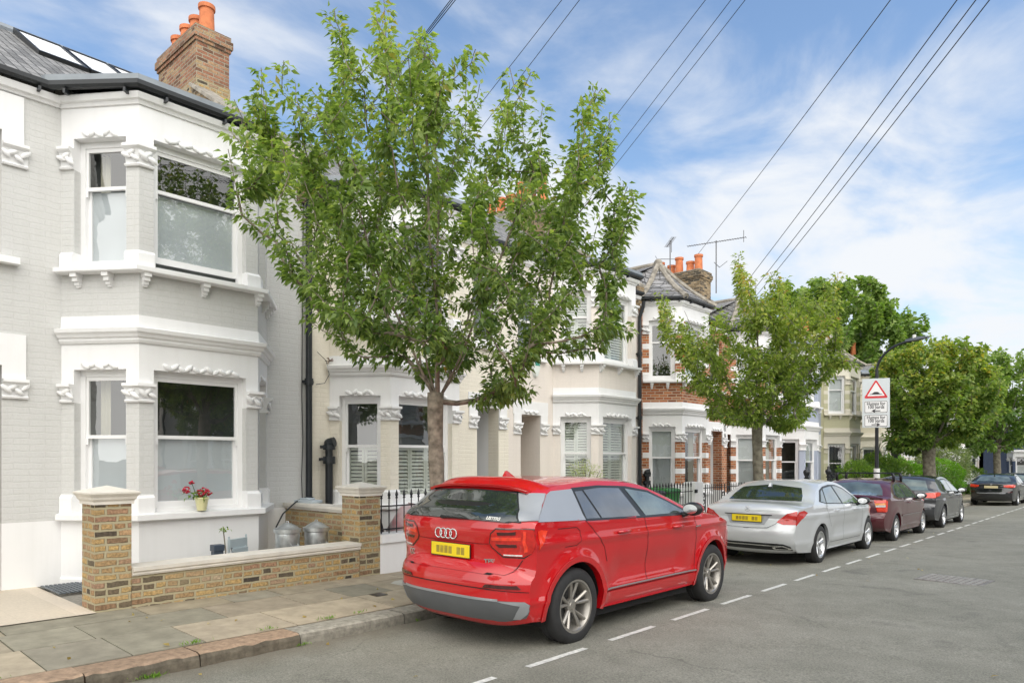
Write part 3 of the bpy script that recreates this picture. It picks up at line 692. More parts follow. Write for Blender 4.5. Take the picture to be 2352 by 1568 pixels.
    if roof == 'lead':
        l = MB()
        pth = [(0, -.12), BP[1], BP[2], (0, 2.87)]
        P = [Vector(p) for p in pth]; ring1 = []; ring2 = []; ring0 = []
        nrm = [Vector((.7, -.5)).normalized(), Vector((.93, -.42)), Vector((.93, .42)), Vector((.7, .5)).normalized()]
        for p, n_ in zip(P, nrm):
            q = p+n_*.17; ring0.append((q.x, q.y, 6.17)); ring1.append((q.x, q.y, 6.27)); q2 = p+n_*.08; ring2.append((q2.x-.03, q2.y, 6.31))
        bkp = [(-.62, -.1, 6.56), (-.62, .7, 6.56), (-.62, 2.05, 6.56), (-.62, 2.85, 6.56)]
        vs = ring0+ring1+ring2+bkp
        l.add(vs, [(r_*4+i, r_*4+i+1, (r_+1)*4+i+1, (r_+1)*4+i) for r_ in range(3) for i in range(3)])
        l.add([ring1[0], ring0[0], (-.1, -.12, 6.1), (-.5, -.1, 6.45), bkp[0]], [(0, 1, 2, 3, 4)]); l.add([ring1[3], ring0[3], (-.1, 2.87, 6.1), (-.5, 2.85, 6.45), bkp[3]], [(4, 3, 2, 1, 0)])
        l.build('bay_roof', M_lead, ro)
    elif roof == 'turret':
        l = MB(); ap = (-.32, 1.375, 7.45)
        rg = [(-1.1, -.12), (.02, -.16), (1.03, .50), (1.03, 2.25), (.02, 2.91), (-1.1, 2.87)]
        vs = [(x, y, 6.15 if i not in (0, 5) else 6.75) for i, (x, y) in enumerate(rg)]+[ap]
        # subdivide each facet into tile courses with a slight kick
        for i in range(5):
            a, b = Vector(vs[i]), Vector(vs[i+1]); c = Vector(ap)
            nrow = 8
            for k in range(nrow):
                t0, t1 = k/nrow, (k+1)/nrow
                f = lambda p, t: p.lerp(c, t)+Vector((0, 0, -.10*math.sin(math.pi*t)))
                up_ = Vector((0, 0, .022)); ax = (((a+b)/2)-Vector((ap[0], ap[1], 6.15))); ax.z = 0; ax = ax.normalized()*.015
                q0, q1, q2, q3 = f(a, t0)+ax+up_, f(b, t0)+ax+up_, f(b, t1), f(a, t1)
                l.add([q0, q1, q2, q3, f(a, t0), f(b, t0)], [(0, 1, 2, 3), (4, 5, 1, 0)])
        l.build('bay_roof', rm, ro, fixn=True)
        h_ = MB()
        for i in (1, 2, 3, 4):
            a, c = Vector(vs[i]), Vector(ap); pts = [a.lerp(c, t/7)+Vector((0, 0, .03-.10*math.sin(math.pi*t/7))) for t in range(8)]
            h_.tube(pts, [.085, .07]*4, 7)
        h_.ball((ap[0], ap[1], ap[2]+.03), .13, 8, 5)
        h_.tube([ap, (-2.2, 1.375, 7.45)], .08, 7)
        h_.build('hip_tiles', M_stone, ro, smooth=True, ang=50)
        l2 = MB(); l2.add([ap, (-2.2, 1.375, 7.40), (-.8, -.12, 6.75), (-1.1, 2.87, 6.8)], [(0, 2, 1), (0, 1, 3)]); l2.build('bay_roof', rm, ro, fixn=False)
    # --- door recess
    if door:
        a, b = door[0]-jl, door[1]-jl; dp = -1.0
        m_ = MB(); m_.box((dp, a-.001, zg), (-.30, a-.1, 2.8)); m_.box((dp, b+.001, zg), (-.30, b+.1, 2.8)); m_.box((dp, a-.1, 2.72), (-.30, b+.1, 2.85)); m_.box((dp, a, zg), (0, b, .02))
        m_.build('porch', doorwall or trim, root)
        d_ = MB(); d_.box((dp-.05, a, .02), (dp, b, 2.72)); 
        for zc, zd in ((.15, .95), (1.1, 2.0)):
            for ua, ub in ((a+.12, (a+b)/2-.05), ((a+b)/2+.05, b-.12)):
                d_.box((dp, ua, zc), (dp+.012, ub, zd))
        dd = d_.build('door', pm('door_%d' % seed, doorcol, .35, var=.05), root)
        k_ = MB(); k_.ball((dp+.05, a+.15, 1.05), .035); k_.box((dp+.012, (a+b)/2-.1, .98), (dp+.02, (a+b)/2+.1, 1.03)); k_.build('handle', M_chrome, dd)
        # pilasters with capitals and a stucco lintel
        t_ = MB(); t_.sweep([(0, a-.26), (0, b+.26)], [(.0, 2.55), (.02, 2.55), (.02, 3.02), (.03, 3.05), (.0, 3.06)])
        for qa, qb in ((a-.24, a), (b, b+.24)):
            t2 = MB(); t2.box((.002, qa, 2.54), (.03, qb, 2.74)); t2.build('door_jamb', trim, root)
        t3 = MB(); t3.box((.001, a-.26, 2.73), (.022, b+.26, 3.02)); t3.build('door_lintel', trim, root)
        for ua, ub in ((a-.24, a), (b, b+.24)):
            c = MB(); capital(c, [(.0, ua), (.0, ub)], 2.29, 2.54, rs, detail > 0, [(Face((0, ua), (0, 1)), 0, .24)], .002)
            c.build('capital', trim, root, smooth=True, ang=40)
        if detail:
            lm = MB(); leafy_lumps(lm, WALLF, a+.1, b-.1, 2.76, 2.82, .03, int((b-a)/.1), .05, rs); lm.build('leaf_moulding', trim, root, smooth=True)
        if overwin:
            dm = (a+b)/2
            sash(root, Face((0, dm-.42), (0, 1)), 0, .84, 4.02, 5.55, 4.8, M_timber, detail=0)
            m2 = MB(); m2.box((-.05, dm-.52, 3.92), (.10, dm+.52, 4.0)); m2.build('sill', trim, root)
            m3 = MB(); m3.box((-.29, dm-.40, 4.05), (-.28, dm+.40, 5.5)); m3.build('interior', M_dark, root)
    # --- chimney on the party wall
    if chim:
        cx, cy0, cy1, ztop, npots, cmat = chim; L_ = cx['len']; x1 = cx['x']+10; x0 = x1-L_; yA, yB = cy0-jl, cy1-jl; zt_ = ztop-zoff
        zb = 6.2+(-x1-.1)*rise-.5
        mb = MB(); mb.box((x0, yA, zb), (x1, yB, zt_-.32), 0)
        if cx.get('low'): mb.box((x0-.015, yA-.015, zb), (x1+.015, yB+.015, zt_-1.05), 2)
        mb.box((x0-.03, yA-.03, zt_-.32), (x1+.03, yB+.03, zt_-.25), 1); mb.box((x0-.06, yA-.06, zt_-.25), (x1+.06, yB+.06, zt_-.10), 1); mb.box((x0-.03, yA-.03, zt_-.10), (x1+.03, yB+.03, zt_), 1)
        ch = mb.build('chimney', [cmat, cx.get('top', cmat), cx.get('low', cmat)], ro)
        for i in range(npots):
            p_ = MB(); xx = x1-.28-i*((L_-.5)/max(1, npots-1)); yy_ = (yA+yB)/2+(.12 if i % 2 and cx.get('zig') else 0); hh = cx.get('ph', [.55]*9)[i]
            p_.lathe([(.02, zt_-.02), (.155, zt_-.02), (.14, zt_+hh*.75), (.135, zt_+hh-.09), (.165, zt_+hh-.08), (.165, zt_+hh), (.12, zt_+hh), (.11, zt_+hh-.12), (.0, zt_+hh-.12)], (xx, yy_, 0), 16)
            p_.build('chimney_pot', M_terra, ch, smooth=True, ang=35)
        ml = MB(); ml.box((x0+.05, yA+.04, zt_), (x1-.05, yB-.04, zt_+.05)); ml.build('mortar_bed', M_stone, ch)
    if parapet:
        yA, yB = parapet[0]-jl, parapet[1]-jl; hp = .28
        p_ = MB(); z0_ = lambda x: 6.2+(-x-.1)*rise
        xs_ = [.05, -1, -2, -3, -3.9]
        for k in range(4):
            xa, xb = xs_[k], xs_[k+1]
            vs = [(xa, yA, z0_(xa)-.4), (xb, yA, z0_(xb)-.4), (xb, yB, z0_(xb)-.4), (xa, yB, z0_(xa)-.4), (xa, yA, z0_(xa)+hp), (xb, yA, z0_(xb)+hp), (xb, yB, z0_(xb)+hp), (xa, yB, z0_(xa)+hp)]
            p_.add(vs, [(0, 1, 5, 4), (3, 7, 6, 2), (4, 5, 6, 7), (0, 4, 7, 3), (1, 2, 6, 5)])
        p_.build('parapet', M_oldbrick, ro)
        c_ = MB()
        for k in range(4):
            xa, xb = xs_[k], xs_[k+1]+.02; h0, h1_ = hp, hp+.07
            vs = [(xa, yA-.05, z0_(xa)+h0), (xb, yA-.05, z0_(xb)+h0), (xb, yB+.05, z0_(xb)+h0), (xa, yB+.05, z0_(xa)+h0), (xa, yA-.05, z0_(xa)+h1_), (xb, yA-.05, z0_(xb)+h1_), (xb, yB+.05, z0_(xb)+h1_), (xa, yB+.05, z0_(xa)+h1_)]
            c_.add(vs, [(0, 3, 2, 1), (4, 5, 6, 7), (0, 1, 5, 4), (2, 3, 7, 6), (0, 4, 7, 3), (1, 2, 6, 5)])
        c_.build('parapet_coping', M_stone, ro)
    if skylight:
        sa, sb = skylight[0]-jl, skylight[1]-jl; n = 4; x0, x1 = -2.38, -3.86
        zf = lambda x, d=0: 6.2+(-x-.1)*rise+d
        for i in range(n):
            a, b = sa+(sb-sa)*i/n+.02, sa+(sb-sa)*(i+1)/n-.02
            f_ = MB(); dirv = Vector((x1-x0, 0, zf(x1)-zf(x0))); nv = Vector((rise, 0, 1)).normalized()
            o_ = Vector((x0, a, zf(x0)+.01)); W_ = Vector((0, b-a, 0)); t = .03
            f_.obox(o_, dirv*.05, W_, nv*.09); f_.obox(o_+dirv*.95, dirv*.05, W_, nv*.09); f_.obox(o_+dirv*.05, dirv*.9, Vector((0, t, 0)), nv*.09); f_.obox(o_+dirv*.05+W_-Vector((0, t, 0)), dirv*.9, Vector((0, t, 0)), nv*.09)
            so_ = f_.build('skylight', M_plastic, ro)
            g_ = MB(); g_.obox(o_+dirv*.05+Vector((0, t, 0))+nv*.05, dirv*.9, W_-Vector((0, 2*t, 0)), nv*.02); g_.build('pane', pm('skylight_sky_white', (.85,.85,.84), .5, var=.05), so_)  # white of the reflected sky put into the opaque pane colour
    return root

def downpipe(root_loc_y, x=-9.93, y=6.19, z0=.0, z1=6.0, r=.05, root=None, name='downpipe', mat=None, bends=True):
    mb = MB(); pts = [(x, y, z0), (x, y, z1-.5)]
    if bends: pts += [(x, y, z1-.35), (x+.10, y, z1-.1), (x+.12, y, z1+.05)]
    rl = root.location; pts = [(a-rl.x, b-rl.y, c-rl.z) for a, b, c in pts]
    mb.tube(pts, r, 12)
    for z in (z0+1.0, z0+2.9, z0+4.6):
        if z < z1-.3: mb.lathe([(r, z-.05-rl.z), (r*1.35, z-.05-rl.z), (r*1.35, z+.05-rl.z), (r, z+.05-rl.z)], (x-rl.x, y-rl.y, 0), 12); mb.box((x-rl.x-.09, y-rl.y-.09, z-.02-rl.z), (x-rl.x, y-rl.y+.09, z+.02-rl.z))
    return mb.build(name, mat or M_black, root, smooth=True, ang=40)

# house 1: grey
H1 = house('light grey painted brick house with white trim, nearest the camera behind the brick pillars', 3.29, M_greybrick, M_white, -1.6, 6.19,
      low=('frost',)*3, lwl=('curtain', None, None), up=('curtain', None, None), upl=('frost', 'frost', 'frost'), seed=1,
      ext_left=[(-2.0, -.62, 4.05, 5.5), (-1.75, -.62, -.35, 2.72)], skylight=(3.0, 5.85), open_=.07,
      chim=(dict(x=-13.88, len=1.85, ph=[.62, .55, .55, .5], top=M_chimbrick, low=M_stock), 6.05, 6.72, 10.22, 4, M_chimbrick), parapet=(5.95, 6.30))
# the house's left end: upper window, porch with capital
def h1_left(root):
    j = root.location.y
    f = Face((0, 2.17-j-1.5), (0, 1))
    sash(root, Face((0, -2.0), (0, 1)), 0, 1.38, 4.05, 5.5, 4.8, M_timber, lower='frost', upper='curtain')
    m = MB(); m.box((-.28, -2.0, 4.1), (-.27, -.62, 5.5)); m.build('interior', M_dark, root)
    m = MB(); m.box((-.05, -2.2, 3.92), (.12, -.46, 4.0)); m.build('sill', M_white, root)
    m = MB(); m.box((.002, -.62, 5.36), (.025, -.40, 5.95)); m.box((.002, -2.2, 5.5), (.025, -.62, 5.95)); m.build('window_lintel', M_white, root)
    m = MB(); m.box((.002, -.62, 2.56), (.025, -.38, 3.10)); m.box((.002, -2.0, 2.72), (.025, -.62, 3.10)); m.build('door_lintel', M_white, root)
    rs = random.Random(4)
    for z0, z1 in ((5.10, 5.36), (2.33, 2.56)):
        c = MB(); capital(c, [(0, -.62), (0, -.36)], z0, z1, rs, True, [(Face((0, -.62), (0, 1)), 0, .26)], .002); c.build('capital', M_white, root, smooth=True, ang=40)
        m = MB(); m.box((-1.0, -1.75, -.3), (-.9, -.62, 2.72)); m.box((-.9, -.621, -.3), (-.30, -.52, 2.8)); m.box((-.9, -1.85, -.3), (-.3, -1.75, 2.8)); m.box((-.9, -1.75, 2.72), (-.3, -.62, 2.8)); m.build('porch', M_white, root)
h1_left(H1)
# house 2: cream, mirrored door to house 3
H2 = house('cream painted brick house with open shutters, joined to the grey house by the black pipe', 7.16, M_creambrick, M_white, 6.19, 10.97, door=(10.02, 10.66),
      low=('shut', 'shut3', 'shut'), lwl=(None, None, None), up=(None, 'curtain', None), upl=('blind', None, None), seed=2, doorcol=(.30,.33,.37), louv=M_blind)
H3 = house('pale pink painted house with white shutters and an alarm box above its door', 13.08, M_pinkwall, M_white, 10.97, 16.15, door=(11.36, 12.02),
      low=('shut', 'shut', 'shut'), lwl=('shut', 'shut', 'shut'), up=('shut', 'shut', 'shut'), upl=('shut', 'shut', 'shut'), seed=3, doorcol=(.55,.46,.40), louv=pm('pale_green_shutter', (.66,.70,.62), .5), doorwall=M_pinkwall,
      chim=(dict(x=-13.1, len=2.6, ph=[.9, .75, .85, .6, .6, .5], top=M_stone), 15.85, 16.5, 9.25, 6, M_oldbrick), parapet=(16.0, 16.35), zoff=-.15)
H4 = house('red brick house with white bands and a pointed grey tiled bay roof', 16.95, M_redbrick, M_white, 16.15, 21.3, door=(20.35, 21.15),
      low=('blind', 'curtains', None), lwl=('blind', 'curtains', None), up=(None, 'blind', None), upl=(None, 'blind', None), seed=4, bands=True, roof='turret', roofmat=M_concrete_tile, doorcol=(.6,.6,.58), detail=1, zoff=-.25, base_mat=M_white, doorwall=M_white)
H5 = house('red brick house with white bands standing behind the second street tree', 22.4, M_redbrick, M_white, 21.3, 26.2, door=(21.5, 22.1), overwin=False,
      low=('blind', 'curtains', None), lwl=('blind', 'curtains', None), up=('blind', 'blind', None), upl=('blind', None, None), seed=5, bands=True, roof='turret', roofmat=M_slate, doorcol=(.5,.5,.5), detail=0, zoff=-.33,
      chim=(dict(x=-12.0, len=2.5, ph=[.66, .5, .70, .5, .66, .55], zig=1, top=M_oldbrick), 23.6, 24.45, 8.56, 6, M_oldbrick), parapet=(26.0, 26.35))
H6 = house('blue grey painted house with white trim beside the pale green house', 26.1, M_bluewall, M_white, 26.2, 30.5, door=(29.3, 30.2),
      low=(None, 'blind', None), lwl=(None, 'blind', None), up=(None, 'blind', None), upl=(None, None, None), seed=6, doorcol=(.2,.25,.4), detail=0, zoff=-.40)
H7 = house('pale green painted house with cream trim and black bars over its bay window', 31.45, M_greenwall, M_creamtrim, 30.5, 35.6, door=(30.35, 30.85) if False else None,
      low=(None, None, None), lwl=(None, None, None), up=('blind', None, None), upl=(None, None, None), seed=7, roof='turret', roofmat=M_slate, bands=True, detail=0, bars=True, zoff=-.48,
      chim=(dict(x=-12.2, len=1.4, ph=[.75, .8], top=M_coping), 38.0, 38.9, 8.35, 2, M_coping))
far = [('white painted house half hidden by the hedge beyond the road sign', 36.4, M_paleyel, M_creamtrim, 35.6, 40.4, None, 'lead', 8),
       ('cream painted house behind the palm and the maple trunk', 41.3, M_pinkwall, M_white, 40.4, 45.3, (dict(x=-12.6, len=2.4, ph=[.8]*5, top=M_stone), 44.6, 45.4, 7.75, 5, M_oldbrick), 'turret', 9),
       ('red brick house with white bands showing beside the maple trunk', 46.2, M_redbrick, M_white, 45.3, 50.2, None, 'lead', 10),
       ('white painted house behind the round clipped bush', 51.0, M_paleyel, M_white, 50.2, 55.1, (dict(x=-12.6, len=2.4, ph=[.6]*5, top=M_stone), 54.3, 55.1, 7.4, 5, M_oldbrick), 'turret', 11),
       ('pale pink house at the far end of the terrace', 56.0, M_pinkwall, M_white, 55.1, 60.2, None, 'lead', 12)]
for lb, cl, wm, tm, y0, y1, ch, rf, sd_ in far:
    house(lb, cl, wm, tm, y0, y1, low=(None, 'blind', None), up=('blind', None, None), seed=sd_, roof=rf, roofmat=M_slate, bands=(wm is M_redbrick), detail=0, chim=ch)
# drain pipes
downpipe(0, root=H1, y=6.13, z0=-.05, z1=6.05, r=.052)
downpipe(0, root=H3, y=16.10, z0=-.2, z1=5.75, r=.05)
m = MB()   # soil pipe stub with a hopper elbow
def soil(root, x, y, z0, z1):
    rl = root.location; m = MB(); X, Y = x-rl.x, y-rl.y
    m.tube([(X, Y, z0-rl.z), (X, Y, z1-rl.z), (X, Y, z1+.05-rl.z)], .062, 14); m.ball((X, Y, z1+.08-rl.z), .085, 14, 10); m.tube([(X, Y, z1+.09-rl.z), (X+.08, Y+.05, z1+.11-rl.z)], .08, 14)
    m.lathe([(.075, z1-.25-rl.z), (.10, z1-.25-rl.z), (.10, z1-.13-rl.z), (.075, z1-.13-rl.z)], (X, Y, 0), 14)
    m.lathe([(.075, z1-.02-rl.z), (.10, z1-.02-rl.z), (.10, z1+.06-rl.z), (.075, z1+.06-rl.z)], (X, Y, 0), 14)
    m.box((X-.02, Y-.18, z1-.2-rl.z), (X+.04, Y, z1-.15-rl.z)); m.box((X-.02, Y-.16, z1+.0-rl.z), (X+.04, Y, z1+.05-rl.z))
    m.build('soil_pipe', M_black, root, smooth=True, ang=40)
soil(H2, -9.88, 6.47, -.1, 1.78)
soil(H4, -9.88, 16.38, -.3, 1.15)
def cable(root, pts, r=.006, name='wall_cable', mat=None):
    rl = root.location; m = MB(); m.tube([(a-rl.x, b-rl.y, c-rl.z) for a, b, c in pts], r, 5); m.build(name, mat or M_iron, root, smooth=True)
cable(H1, [(-9.98, 6.04, .95), (-9.97, 6.02, 1.3), (-9.98, 6.05, 1.9), (-9.98, 6.03, 2.6), (-9.98, 6.04, 3.6), (-9.98, 6.06, 5.9)])
cable(H1, [(-9.96, 6.30, 3.35), (-9.93, 6.45, 3.22), (-9.95, 6.52, 3.0), (-9.93, 6.42, 2.85), (-9.97, 6.28, 2.82)], .005)
cable(H2, [(-9.985, 6.63, 5.6), (-9.985, 6.63, 2.02), (-9.985, 6.8, 1.98), (-9.985, 6.86, 1.9), (-9.985, 6.86, 1.0)], .007, mat=M_creambrick)
m = MB()
for i in range(7):
    a = rnd.uniform(0, 6); m.tube([(.04, .0, 3.22), (.07, .03*math.cos(a), 3.22+.03*math.sin(a)), (.06, .09*math.cos(a), 3.22+.06*math.sin(a))], .007, 5)
rl = H2.location; mo = m.build('cable_joint', pm('old_cable', (.16,.10,.07), .7), H2); mo.location = (0, 6.52-rl.y, -rl.z+.0)
# alarm box on house 3
m = MB(); rl = H3.location; yc = 11.83-rl.y; zc = 3.62-rl.z
pr = [(-.15, .17), (-.12, .2), (.12, .2), (.15, .17), (.13, .0), (.05, -.19), (0, -.22), (-.05, -.19), (-.13, 0)]
m.add([(.0, yc+a, zc+b) for a, b in pr]+[(.07, yc+a*.85, zc+b*.88) for a, b in pr], [tuple(range(9))[::-1], tuple(range(9, 18))]+[(i, (i+1) % 9, 9+(i+1) % 9, 9+i) for i in range(9)])
ab = m.build('alarm_box', pm('alarm_white', (.72,.76,.72), .4), H3)
m = MB(); m.box((.071, yc-.06, zc+.05), (.074, yc+.09, zc+.13)); m.build('alarm_badge', pm('badge_green', (.06,.30,.24), .4), ab)
# notice in the porch of house 2
rl = H2.location
m = MB(); m.box((-.75, 10.66-rl.y-.03, .75), (-.25, 10.66-rl.y-.004, 1.30)); nb = m.build('notice_board', pm('dark_wood', (.09,.05,.03), .5), H2)
m = MB(); m.box((-.66, 10.66-rl.y-.045, .80), (-.36, 10.66-rl.y-.031, 1.22)); m.build('notice', pm('notice_yellow', (.65,.50,.03), .4), nb)
m = MB(); m.box((-.61, 10.66-rl.y-.05, .86), (-.41, 10.66-rl.y-.046, 1.14)); m.build('notice', pm('notice_grey', (.5,.5,.47), .4), nb)

# aerials on the chimneys
M_aer = pm('weathered_aluminium', (.13,.13,.135), .5)
def aerial(x, y, z, h, length, ang, label):
    r = empty('tv_aerial', (x, y, z), 0, label=label, cat='aerial', group='television aerials on chimneys')
    m = MB(); m.tube([(0, 0, 0), (0, 0, h)], .022, 6); m.build('mast', M_aer, r)
    m = MB(); d = Vector((math.cos(ang), math.sin(ang), 0)); q = Vector((-d.y, d.x, 0)); c = Vector((0, 0, h-.05))
    m.tube([c-d*length*.5, c+d*length*.5], .014, 5)
    n = int(length/.09)
    for i in range(n):
        p = c-d*length*.5+d*(length*i/(n-1)); m.tube([p-q*.10, p+q*.10], .007, 4)
    m.tube([c+d*length*.48-q*.18+Vector((0, 0, .22)), c+d*length*.48-q*.18-Vector((0, 0, .22))], .012, 4)
    m.build('boom', M_aer, r)
    m = MB(); m.tube([(0, 0, h*.55), (q.x*.5, q.y*.5, h*.55)], .014, 5); m.tube([(q.x*.5, q.y*.5, h*.55), (q.x*.5+.3*d.x, q.y*.5+.3*d.y, h*.55+.2)], .01, 5); m.tube([(-q.x*.3, -q.y*.3, h*.55), (0, 0, h*.55)], .012, 5); m.build('cross_arm', M_aer, r)
aerial(-13.4, 23.9, 8.4, 1.55, 1.2, 2.3, 'thin tv aerial with a plain boom left of the orange chimney pots')
aerial(-12.0, 24.9, 7.9, 2.0, 2.2, .2, 'long toothed tv aerial on a mast right of the orange chimney pots')
aerial(-12.4, 38.2, 7.2, 2.0, 1.3, 1.3, 'tv aerial beside the pair of pots on the rendered chimney')
aerial(-13.2, 44.8, 7.3, 1.8, 1.6, .3, 'tv aerial over the far row of chimney pots behind the street lamp')

# ------------------------------------------------------------------ front walls, railings, gates
def pier_at(x0, y0, sx, sy, ztop, label, name='gate_pier', mat=None, cap=True, zb=None):
    zb = pave_z(-7.9, y0)-.05 if zb is None else zb
    r = empty(name, (x0, y0, zb), 0, label=label, cat='gate pier', group='brick gate piers')
    m = MB(); m.box((-sx, 0, 0), (0, sy, ztop-zb)); m.build('shaft', mat or M_stock, r)
    h = ztop-zb
    if cap:
        c = MB(); ring_ = [(-sx, 0), (0, 0), (0, sy), (-sx, sy)]
        lv = [(0.004, 0), (.02, .0), (.02, .03), (.03, .045), (.038, .05), (.045, .075), (.07, .11), (.07, .125)]
        vs = []
        for o_, z in lv: vs += [(-sx-o_, -o_, h+z), (o_, -o_, h+z), (o_, sy+o_, h+z), (-sx-o_, sy+o_, h+z)]
        vs.append((-sx/2, sy/2, h+.19)); n = len(lv)
        fs = [(k*4+i, k*4+(i+1) % 4, (k+1)*4+(i+1) % 4, (k+1)*4+i) for k in range(n-1) for i in range(4)]+[((n-1)*4+i, (n-1)*4+(i+1) % 4, n*4) for i in range(4)]+[(3, 2, 1, 0)]
        c.add(vs, fs); c.build('cap', M_coping, r)
    return r
pier_at(-7.9, 2.42, .40, .345, 1.145, 'stock brick gate pier nearest the camera with a pale stone cap')
pier_at(-7.9, 5.66, .42, .34, 1.10, 'stock brick gate pier beside the metal dustbins with a pale stone cap')
r = empty('garden_wall', (-7.9, 2.77, 0), 0, label='low stock brick garden wall with pale coping in front of the grey house', cat='garden wall')
m = MB(); m.box((-.22, 0, -.12), (-.004, 2.885, .38)); m.build('brickwork', M_stock, r)
m = MB(); m.sweep([(0, .0), (0, 2.883)], [(-.25, .38), (.02, .38), (.03, .40), (.02, .412), (.045, .43), (.05, .47), (-.28, .475)]); 
m.build('coping', M_coping, r)
r = empty('side_wall', (-8.33, 5.75, 0), 0, label='short stock brick side wall with stone coping behind the two dustbins', cat='garden wall')
m = MB(); m.box((-1.66, 0, -.12), (0, .22, .84)); m.build('brickwork', M_stock, r)
m = MB(); m.sweep([(-1.66, 0), (0, 0)], [(-.25, .84), (.02, .84), (.03, .86), (.045, .885), (.045, .925), (-.27, .925)]); m.build('coping', M_coping, r)

def railing(y0, y1, ztop, zwall, label, sp=.135, x=-7.99, finial=True, rail2=True, group='iron railings in front of the houses'):
    r = empty('iron_railing', (x, y0, zwall), 0, label=label, cat='railing', group=group)
    n = max(2, int(round((y1-y0)/sp))); h = ztop-zwall
    for i in range(n):
        y = (i+.5)*(y1-y0)/n; m = MB()
        m.tube([(0, y, .0), (0, y, h-.08)], .009, 6)
        if finial: m.lathe([(.009, h-.13), (.022, h-.12), (.012, h-.10), (.024, h-.075), (.004, h)], (0, y, 0), 7)
        m.build('bar', M_iron, r)
    m = MB(); m.box((-.012, 0, h-.24), (.012, y1-y0, h-.222)); m.build('rail', M_iron, r)
    if rail2: m = MB(); m.box((-.012, 0, .05), (.012, y1-y0, .068)); m.build('rail', M_iron, r)
    return r
def lowwall(y0, y1, ztop, label, mat=M_white, cop=M_white, zb=-.2, hc=.12, x=-7.9):
    r = empty('boundary_wall', (x, y0, 0), 0, label=label, cat='garden wall', group='rendered front garden walls')
    m = MB(); m.box((-.24, 0, zb-.15), (0, y1-y0, ztop-hc)); m.build('render', mat, r)
    m = MB(); m.box((-.27, .0, ztop-hc+.002), (.045, y1-y0, ztop)); m.build('coping', cop, r)
lowwall(6.0, 9.9, .55, 'low white rendered wall with coping behind the red car')
railing(6.02, 9.85, 1.17, .55, 'black iron railings with spear tips in front of the cream house')
lowwall(11.5, 15.2, .48, 'low white rendered wall in front of the pale pink house')
railing(13.1, 15.2, 1.07, .48, 'black iron railings in front of the wheelie bins', x=-7.93)
r = empty('white_gate_post', (-7.88, 15.24, -.2), 0, label='square white rendered gate post beside the scrolled iron gate', cat='gate post')
m = MB(); m.box((-.3, 0, -.1), (0, .42, 1.25)); m.build('post', M_white, r, bevel=.01)
m = MB(); m.box((.0, -.03, .62), (.05, .04, .70)); m.build('hinge', M_iron, r)
m = MB(); m.box((.0, -.03, 1.0), (.05, .04, 1.08)); m.build('hinge', M_iron, r)
lowwall(15.7, 21.0, .18, 'low white rendered wall under the scrolled railings behind the silver car', zb=-.3)
# scrolled gate
def scroll_gate(y0, y1, z0, z1, label):
    r = empty('iron_gate', (-7.95, y0, z0), 0, label=label, cat='gate', group='scrolled iron gates')
    h = z1-z0; L_ = y1-y0; n = int(L_/.13)
    for i in range(n):
        y = .2+i*(L_-.4)/(n-1); m = MB(); m.tube([(0, y, 0), (0, y, h)], .009, 5); m.build('bar', M_iron, r)
    for y in (0.02, .19, L_-.19, L_-.02):
        m = MB(); m.tube([(0, y, -.02), (0, y, h)], .013, 5); m.build('stile', M_iron, r)
    for z in (.03, h-.10):
        m = MB(); m.box((-.012, 0, z), (.012, L_, z+.02)); m.build('rail', M_iron, r)
    for yc in (.105, L_-.105):
        for zc in np.arange(.12, h-.15, .16):
            m = MB(); m.tube([(0, yc+.062*math.cos(a)*(1-.05*a), zc+.07*math.sin(a)*(1-.05*a)) for a in np.linspace(0, 9, 22)], .009, 5); m.build('scroll', M_iron, r)
    return r
scroll_gate(15.72, 17.0, -.05, .98, 'scrolled black iron gate beside the square white gate post')
scroll_gate(17.1, 18.2, .05, .98, 'second scrolled black iron gate just left of the silver car')
railing(18.25, 22.8, .92, .18, 'black iron railings behind the silver car roof', x=-7.93)
for i, yy_ in enumerate((22.9, 25.0)):
    r = empty('railing_post', (-7.95, yy_, -.3), 0, label=('black iron post with an urn finial under the second street tree', 'black iron post with an urn finial beside the bicycle')[i], cat='post', group='urn topped iron posts')
    m = MB(); m.tube([(0, 0, 0), (0, 0, 1.25)], .05, 8); m.build('post', M_iron, r)
    m = MB(); m.lathe([(.05, 1.25), (.09, 1.28), (.05, 1.33), (.09, 1.40), (.11, 1.48), (.08, 1.54), (.03, 1.57), (.05, 1.62), (.0, 1.66)], (0, 0, 0), 10); m.build('finial', M_iron, r, smooth=True)
railing(22.95, 28.5, .85, .1, 'black iron railings in front of the blue grey house', x=-7.93, sp=.2)
lowwall(21.0, 29.5, .1, 'low pale wall in front of the blue grey house', zb=-.4)
lowwall(29.6, 45.0, .35, 'long low garden wall under the hedge beyond the road sign', mat=M_stock, cop=M_coping, zb=-.5)

